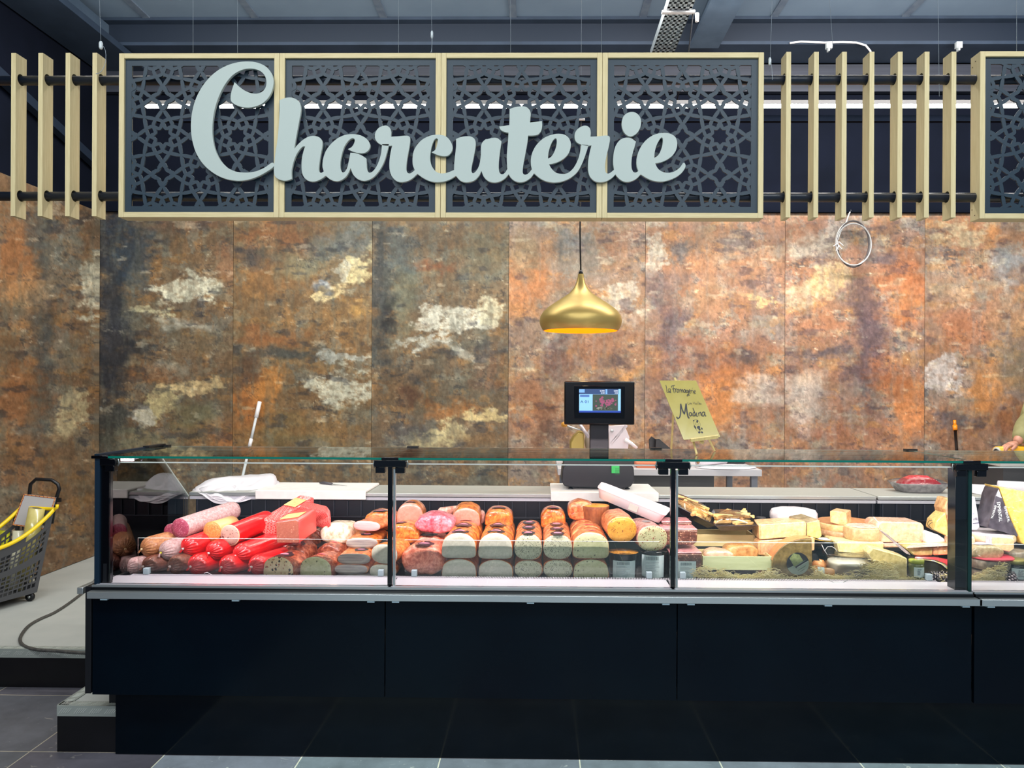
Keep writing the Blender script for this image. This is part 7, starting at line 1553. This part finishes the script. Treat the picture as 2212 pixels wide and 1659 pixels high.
def long_side(near, nm):
    g = MB(); s_ = 1 if near else -1
    def strip(u0, u1, v0, v1, n=8):
        for k in range(n):
            a, b_ = u0 + (u1 - u0) * k / n, u0 + (u1 - u0) * (k + 1) / n
            q = [bpnt(a, v0, near), bpnt(b_, v0, near), bpnt(b_, v1, near), bpnt(a, v1, near)]
            g.poly(q, bi_ * .004 * s_)
    strip(0, 1, 0, .08); strip(0, 1, .42, .53); strip(0, 1, .80, .86); strip(0, .055, .08, .80, 2); strip(.97, 1, .08, .80, 2)
    strip(0, .12, .86, 1.0, 3); strip(.40, 1, .86, 1.0); strip(.12, .40, .965, 1.0)
    for (va, vb) in ((.08, .42), (.53, .80)):
        nu = 12; nv = 5 if va < .3 else 4
        for i in range(nu + 1):
            u = .055 + .915 * i / nu; strip(u - .009, u + .009, va, vb, 1)
        for j in range(1, nv):
            v_ = va + (vb - va) * j / nv; strip(.055, .97, v_ - .012, v_ + .012, 6)
    g.build(nm, M_bk, bk)
long_side(True, 'side_panel'); long_side(False, 'side_panel')
def end(u, nm):
    a0, a1, b0_, b1_ = bpnt(u, 0), bpnt(u, 1), bpnt(u, 0, False), bpnt(u, 1, False); g = MB()
    def q(s0, s1, t0, t1):
        f = lambda s, t: a0.lerp(a1, t).lerp(b0_.lerp(b1_, t), s); g.poly([f(s0, t0), f(s1, t0), f(s1, t1), f(s0, t1)], bd_ * .008 * (1 if u < .5 else -1))
    q(0, 1, 0, .1); q(0, 1, .42, .53); q(0, 1, .8, 1)
    for i in range(9): q(i / 8 * .96, i / 8 * .96 + .04, .1, .8)
    for v in (.2, .3, .62, .71): q(0, 1, v - .012, v + .012)
    g.build(nm, M_bk, bk)
end(0, 'end_panel'); end(1, 'end_panel')
MB().poly([bpnt(0, 0), bpnt(1, 0), bpnt(1, 0, False), bpnt(0, 0, False)], (0, 0, .005)).build('floor_panel', M_bk, bk)
rim = [bpnt(k / 14, 1) for k in range(15)] + [bpnt(1 - k / 14, 1, False) for k in range(15)]
MB().tube(rim, .0125, 10, closed=True).build('rim', M_yr, bk)
MB().tube([bpnt(0, 1) + Vector((0, 0, 0)), bpnt(0, 1) + Vector((.018, 0, .012)), bpnt(0, 1) + Vector((.02, 0, .032))], .010, 8).build('rim_hook', M_yr, bk)
ha, hb2 = P(67, 1065, 5.02), P(121, 1068, 5.02)
hpts = [P(84, 1130, 5.04), P(63, 1072, 5.03), P(66, 1046, 5.03), P(78, 1035, 5.03), P(112, 1037, 5.03), P(125, 1046, 5.03), P(128, 1056, 5.03), P(119, 1085, 5.04), P(112, 1130, 5.05)]
hpts[0] = P(60, 1130, 5.04)
MB().tube(hpts, .0115, 12).build('handle', M_blackmat, bk); c = P(127, 1080, 5.03); MB().box(c - Vector((.02, .01, .014)), c + Vector((.012, .01, .014))).build('handle_lock', M_blackmat, bk)
for (u_, e_) in ((.06, .03), (.06, .20), (.9, .03), (.9, .20)):
    c = Vector((pb_.x, 4.90, 0)) + bd_ * u_ * .92 + bi_ * e_; c.z = PLZ + .030; w = MB().lathe([(.008, -.011), (.026, -.011), (.029, -.006), (.029, .006), (.026, .011), (.008, .011)], c, 24, axis=(0, 1, 0)).build('wheel', M_blackmat, bk)
    MB().lathe([(.010, -.0125), (.006, -.014)], c, 12, axis=(0, 1, 0)).build('hub', M_alu, w)
    MB().box(c + Vector((-.045, -.012, .012)), c + Vector((.012, .012, .030))).build('caster_fork', M_blackmat, bk)
# things in the basket
M_yellowroll = mat('roll_yellowish', '#b5a75c', '#c9bd78', scale=14, rough=.25, coat=.8); M_yr2 = mat('roll_yellow', '#cfd02c', rough=.4)
bdm = empty('framed_board', P(85, 1110, 4.98), 'grey board with a red and orange dashed border standing in the basket', 'board')
q = [P(28, 1135, 4.93), P(82, 1142, 4.93), P(121, 1074, 5.01), P(52, 1066, 5.01)]
q = [P(27, 1134, 4.93), P(100, 1144, 4.93), P(121, 1075, 5.02), P(52, 1067, 5.02)]
MB().poly(q, (0, .006, 0)).build('panel', mat('panel_grey', '#a9a6a6', rough=.4), bdm)
cq = sum(q, Vector()) / 4
for k in range(4):
    a, b_ = q[k], q[(k + 1) % 4]; ai, bi = cq + (a - cq) * .93, cq + (b_ - cq) * .93
    g = MB(); g.poly([a + Vector((0, -.001, 0)), b_ + Vector((0, -.001, 0)), bi + Vector((0, -.001, 0)), ai + Vector((0, -.001, 0))], (0, -.001, 0)); bo = g.build('border', mat('border_red', '#8e3420', rough=.5), bdm)
    g = MB(); nd = 8
    for i in range(nd):
        s0, s1 = (i + .12) / nd, (i + .88) / nd; f = lambda s, r: (a.lerp(b_, s)).lerp(ai.lerp(bi, s), r) + Vector((0, -.0026, 0)); g.poly([f(s0, .15), f(s1, .15), f(s1, .65), f(s0, .65)], (0, -.0005, 0))
    g.build('dashes', mat('dash_orange', '#e2a45a', rough=.5), bo)
def bask_roll(label, top, bot, Y, r, m, name='film_roll', cat='roll'):
    a, b_ = P(*bot, Y), P(*top, Y + .03); o = empty(name, a, label, cat); MB().tube([a, b_], r, 24).build('roll_body', m, o); d = (b_ - a).normalized(); MB().tube([b_ - d * .002, b_ + d * .001], r * .55, 20).build('core', mat('core_dark', '#6c6444', rough=.6), o)
bask_roll('tall yellowish transparent roll standing in front of the framed board', (80, 1098), (52, 1240), 4.89, .048, M_yellowroll)
bask_roll('short bright yellow roll at the left of the basket', (10, 1146), (0, 1200), 4.92, .040, M_yr2)
bask_roll('pale roll low in the middle of the basket', (40, 1146), (30, 1270), 4.90, .032, mat('roll_pale', '#cfcbb0', rough=.4, coat=.4))
for k, (x, y0, y1, r) in enumerate(((8, 1200, 1285, .034), (26, 1200, 1285, .030), (45, 1205, 1285, .028), (60, 1190, 1285, .026), (-20, 1200, 1285, .034))):
    bask_roll('%s bundled beige roll seen through the basket grid' % ('first', 'second', 'third', 'fourth', 'fifth')[k], (x + 6, y0), (x, y1), 4.94 + .02 * (k % 2), r, mat('roll_beige', '#b3aa7c', '#8f8a62', '#cfc8a0', scale=22, rough=.35, coat=.6))
# ================================================================== PERSON AT THE RIGHT EDGE
Yp = 4.72
def skin_fig(name, nodes, edges, m, parent, root=0, lv=2):
    me = bpy.data.meshes.new(name); o_ = origin_of(parent); me.from_pydata([tuple(Vector(n[0]) - o_) for n in nodes], edges, []); o = bpy.data.objects.new(name, me); COL.objects.link(o); o.parent = parent
    sk = o.modifiers.new('skin', 'SKIN'); sk.use_smooth_shade = True; sb_ = o.modifiers.new('sub', 'SUBSURF'); sb_.levels = lv; sb_.render_levels = lv
    for i, v in enumerate(me.skin_vertices[0].data): v.radius = nodes[i][1] if isinstance(nodes[i][1], tuple) else (nodes[i][1],) * 2; v.use_root = (i == root)
    me.materials.append(m)
    dg = bpy.context.evaluated_depsgraph_get(); m2 = bpy.data.meshes.new_from_object(o.evaluated_get(dg)); o.modifiers.clear(); o.data = m2
    for p in m2.polygons: p.use_smooth = True
    return o
hx_ = P(2244, 790, Yp).x; hz = P(2244, 790, Yp).z
M_skin = mat('skin', '#b58068', '#a97460', scale=12, rough=.5, sss=.1); M_sleeve = mat('khaki_top', '#8f8a5e', '#7d794f', scale=18, rough=.8, bump=.2)
pe = empty('person', (hx_ + .1, Yp, PLZ), 'person in a khaki top holding a yellow roll, mostly cut off at right', 'person')
bx0 = hx_ + .16; zh = PLZ + .88; sh_z = P(2240, 868, Yp).z
# body in skin
hand = P(2172, 964, Yp - .12); wr = P(2196, 958, Yp - .08); el = P(2216, 915, Yp + .02); shl = Vector((hx_ + .07, Yp - .02, sh_z - .02))
nodes = [((bx0 + .05, Yp, zh), (.11, .085)), ((bx0 + .03, Yp, zh + .22), (.10, .075)), ((hx_ + .13, Yp, sh_z - .08), (.10, .07)), ((hx_ + .08, Yp, sh_z + .03), (.060, .058)), ((hx_ + .05, Yp, hz - .10), (.056, .054)), ((hx_ + .025, Yp, hz - .005), (.108, .098)), ((hx_ + .03, Yp, hz + .085), (.098, .090)),
 (tuple(shl + Vector((0, -.12, 0))), .042), (tuple(el), .036), (tuple(wr), .028),
 ((hx_ + .12, Yp + .2, sh_z - .04), .042), ((hx_ + .04, Yp + .22, sh_z - .30), .036), ((hx_ - .0, Yp + .12, wr.z), .028),
 ((bx0 + .05, Yp - .09, zh - .05), .085), ((bx0 + .05, Yp - .10, PLZ + .48), .06), ((bx0 + .08, Yp - .10, PLZ + .08), .042), ((bx0 - .06, Yp - .11, PLZ + .04), .035),
 ((bx0 + .05, Yp + .09, zh - .05), .085), ((bx0 + .05, Yp + .10, PLZ + .48), .06), ((bx0 + .08, Yp + .10, PLZ + .08), .042), ((bx0 - .06, Yp + .11, PLZ + .04), .035)]
edges = [(0, 1), (1, 2), (2, 3), (3, 4), (4, 5), (5, 6), (2, 7), (7, 8), (8, 9), (2, 10), (10, 11), (11, 12), (0, 13), (13, 14), (14, 15), (15, 16), (0, 17), (17, 18), (18, 19), (19, 20)]
skin_fig('body', nodes, edges, M_skin, pe)
# face details: nose, brow, lips
fxm = hx_ + .02 - .082
g = MB(); g.rings([[Vector((fxm + dx, Yp + y * w_, hz + z)) for y in (-1, -.5, 0, .5, 1)] for dx, z, w_ in ((.012, .035, .006), (-.008, .0, .010), (-.026, -.022, .014), (-.004, -.030, .012))], False, False, close=False); g.build('nose', M_skin, pe)
MB().tube([(fxm + .004, Yp - .022, hz - .052), (fxm - .008, Yp, hz - .050), (fxm + .004, Yp + .022, hz - .052)], .006, 8).build('lips', mat('lips', '#8a4a44', rough=.5), pe)
for s in (-1, 1):
    MB().lathe([(.001, -.011), (.009, -.006), (.011, 0), (.009, .006), (.001, .011)], (fxm + .018, Yp + s * .030, hz + .022), 12).build('eye', mat('eye_dark', '#2a2220', rough=.2), pe)
    MB().lathe([(.004, -.006), (.022, -.003), (.026, .003), (.012, .008)], (hx_ + .03, Yp + s * .080, hz), 14, axis=(0, s, 0)).build('ear', M_skin, pe)
g = MB(); g.lathe([(.088, -.05), (.102, .0), (.104, .04), (.092, .085), (.06, .116), (.01, .128)], (hx_ + .050, Yp, hz + .012), 24, axis=(.25, 0, 1)); g.build('hair', mat('hair_dark', '#2e221c', rough=.6), pe)
# hooded top: slightly larger copy of the torso and arms
nt = [((bx0 + .05, Yp, zh - .12), (.19, .15)), ((bx0 + .03, Yp, zh + .22), (.18, .14)), ((hx_ + .13, Yp, sh_z - .07), (.19, .14)), ((hx_ + .10, Yp, sh_z + .045), (.11, .10)),
 (tuple(shl + Vector((0, -.12, 0))), .095), (tuple(el), .070), (tuple(wr + Vector((.022, .01, .012))), .046), ((hx_ + .12, Yp + .2, sh_z - .04), .092), ((hx_ + .04, Yp + .22, sh_z - .30), .062), ((hx_ + .01, Yp + .13, wr.z + .02), .042)]
o = skin_fig('hooded_top', nt, [(0, 1), (1, 2), (2, 3), (2, 4), (4, 5), (5, 6), (2, 7), (7, 8), (8, 9)], M_sleeve, pe)
nl = [((bx0 + .05, Yp, zh), (.17, .14)), ((bx0 + .05, Yp - .09, zh - .08), .098), ((bx0 + .05, Yp - .10, PLZ + .48), .074), ((bx0 + .08, Yp - .10, PLZ + .12), .060), ((bx0 + .05, Yp + .09, zh - .08), .098), ((bx0 + .05, Yp + .10, PLZ + .48), .074), ((bx0 + .08, Yp + .10, PLZ + .12), .060)]
skin_fig('trousers', nl, [(0, 1), (1, 2), (2, 3), (0, 4), (4, 5), (5, 6)], mat('trousers_dark', '#23242a', rough=.8), pe)
# hand: palm with five fingers bent over the roll end
pd = (hand - wr).normalized()
hn = [(tuple(wr), .024), (tuple(wr + pd * .04), (.034, .020)), (tuple(wr + pd * .075), (.036, .018))]; he = [(0, 1), (1, 2)]
skin_fig('palm', hn, he, M_skin, pe, lv=2)
for i in range(4):
    b0_ = wr + pd * .07 + Vector((0, (i - 1.5) * .016, .002)); Lf = (.030, .034, .032, .026)[i]
    skin_fig('finger', [(tuple(b0_), .0090), (tuple(b0_ + pd * Lf + Vector((0, 0, -.004))), .0088), (tuple(b0_ + pd * (Lf * 1.6) + Vector((0, 0, -.018))), .0082), (tuple(b0_ + pd * (Lf * 1.8) + Vector((0, 0, -.036))), .0074)], [(0, 1), (1, 2), (2, 3)], M_skin, pe)
b0_ = wr + pd * .03 + Vector((0, -.028, -.004)); skin_fig('thumb', [(tuple(b0_), .012), (tuple(b0_ + pd * .03 + Vector((0, -.014, -.008))), .0105), (tuple(b0_ + pd * .055 + Vector((0, -.012, -.018))), .0092)], [(0, 1), (1, 2)], M_skin, pe)
# tall side table and the yellow roll under the hand
zt3 = hand.z + .029
ct = empty('side_counter', (hx_ - .1, Yp, PLZ), 'dark panelled side counter behind the worktop at the right edge', 'counter')
MB().box((P(2150, 1000, 4.55).x, 4.50, zt3 - .14), (hx_ - .06, 4.98, zt3 - .10)).build('top', M_steel, ct); MB().box((P(2165, 1000, 4.55).x, 4.54, PLZ + .002), (hx_ - .08, 4.95, zt3 - .141)).build('body', mat('side_counter_dark', '#3c3735', rough=.5), ct)
a = P(2153, 968, 4.60); b_ = P(2215, 962, 4.66); a.z = b_.z = zt3 - .10 + .036
rl = empty('yellow_roll', a, 'yellow-wrapped roll with an open grey end under the hand of the person', 'roll')
MB().tube([a, b_ + (b_ - a) * .6], .034, 28).build('roll_body', mat('roll_orange', '#e3a31e', rough=.4), rl); d = (b_ - a).normalized()
MB().tube([a - d * .002, a + d * .004], .030, 24).build('inner_ring', mat('ring_grey', '#a8a59a', rough=.5), rl); MB().tube([a - d * .004, a - d * .001], .020, 24).build('core_hole', M_blackmat, rl)
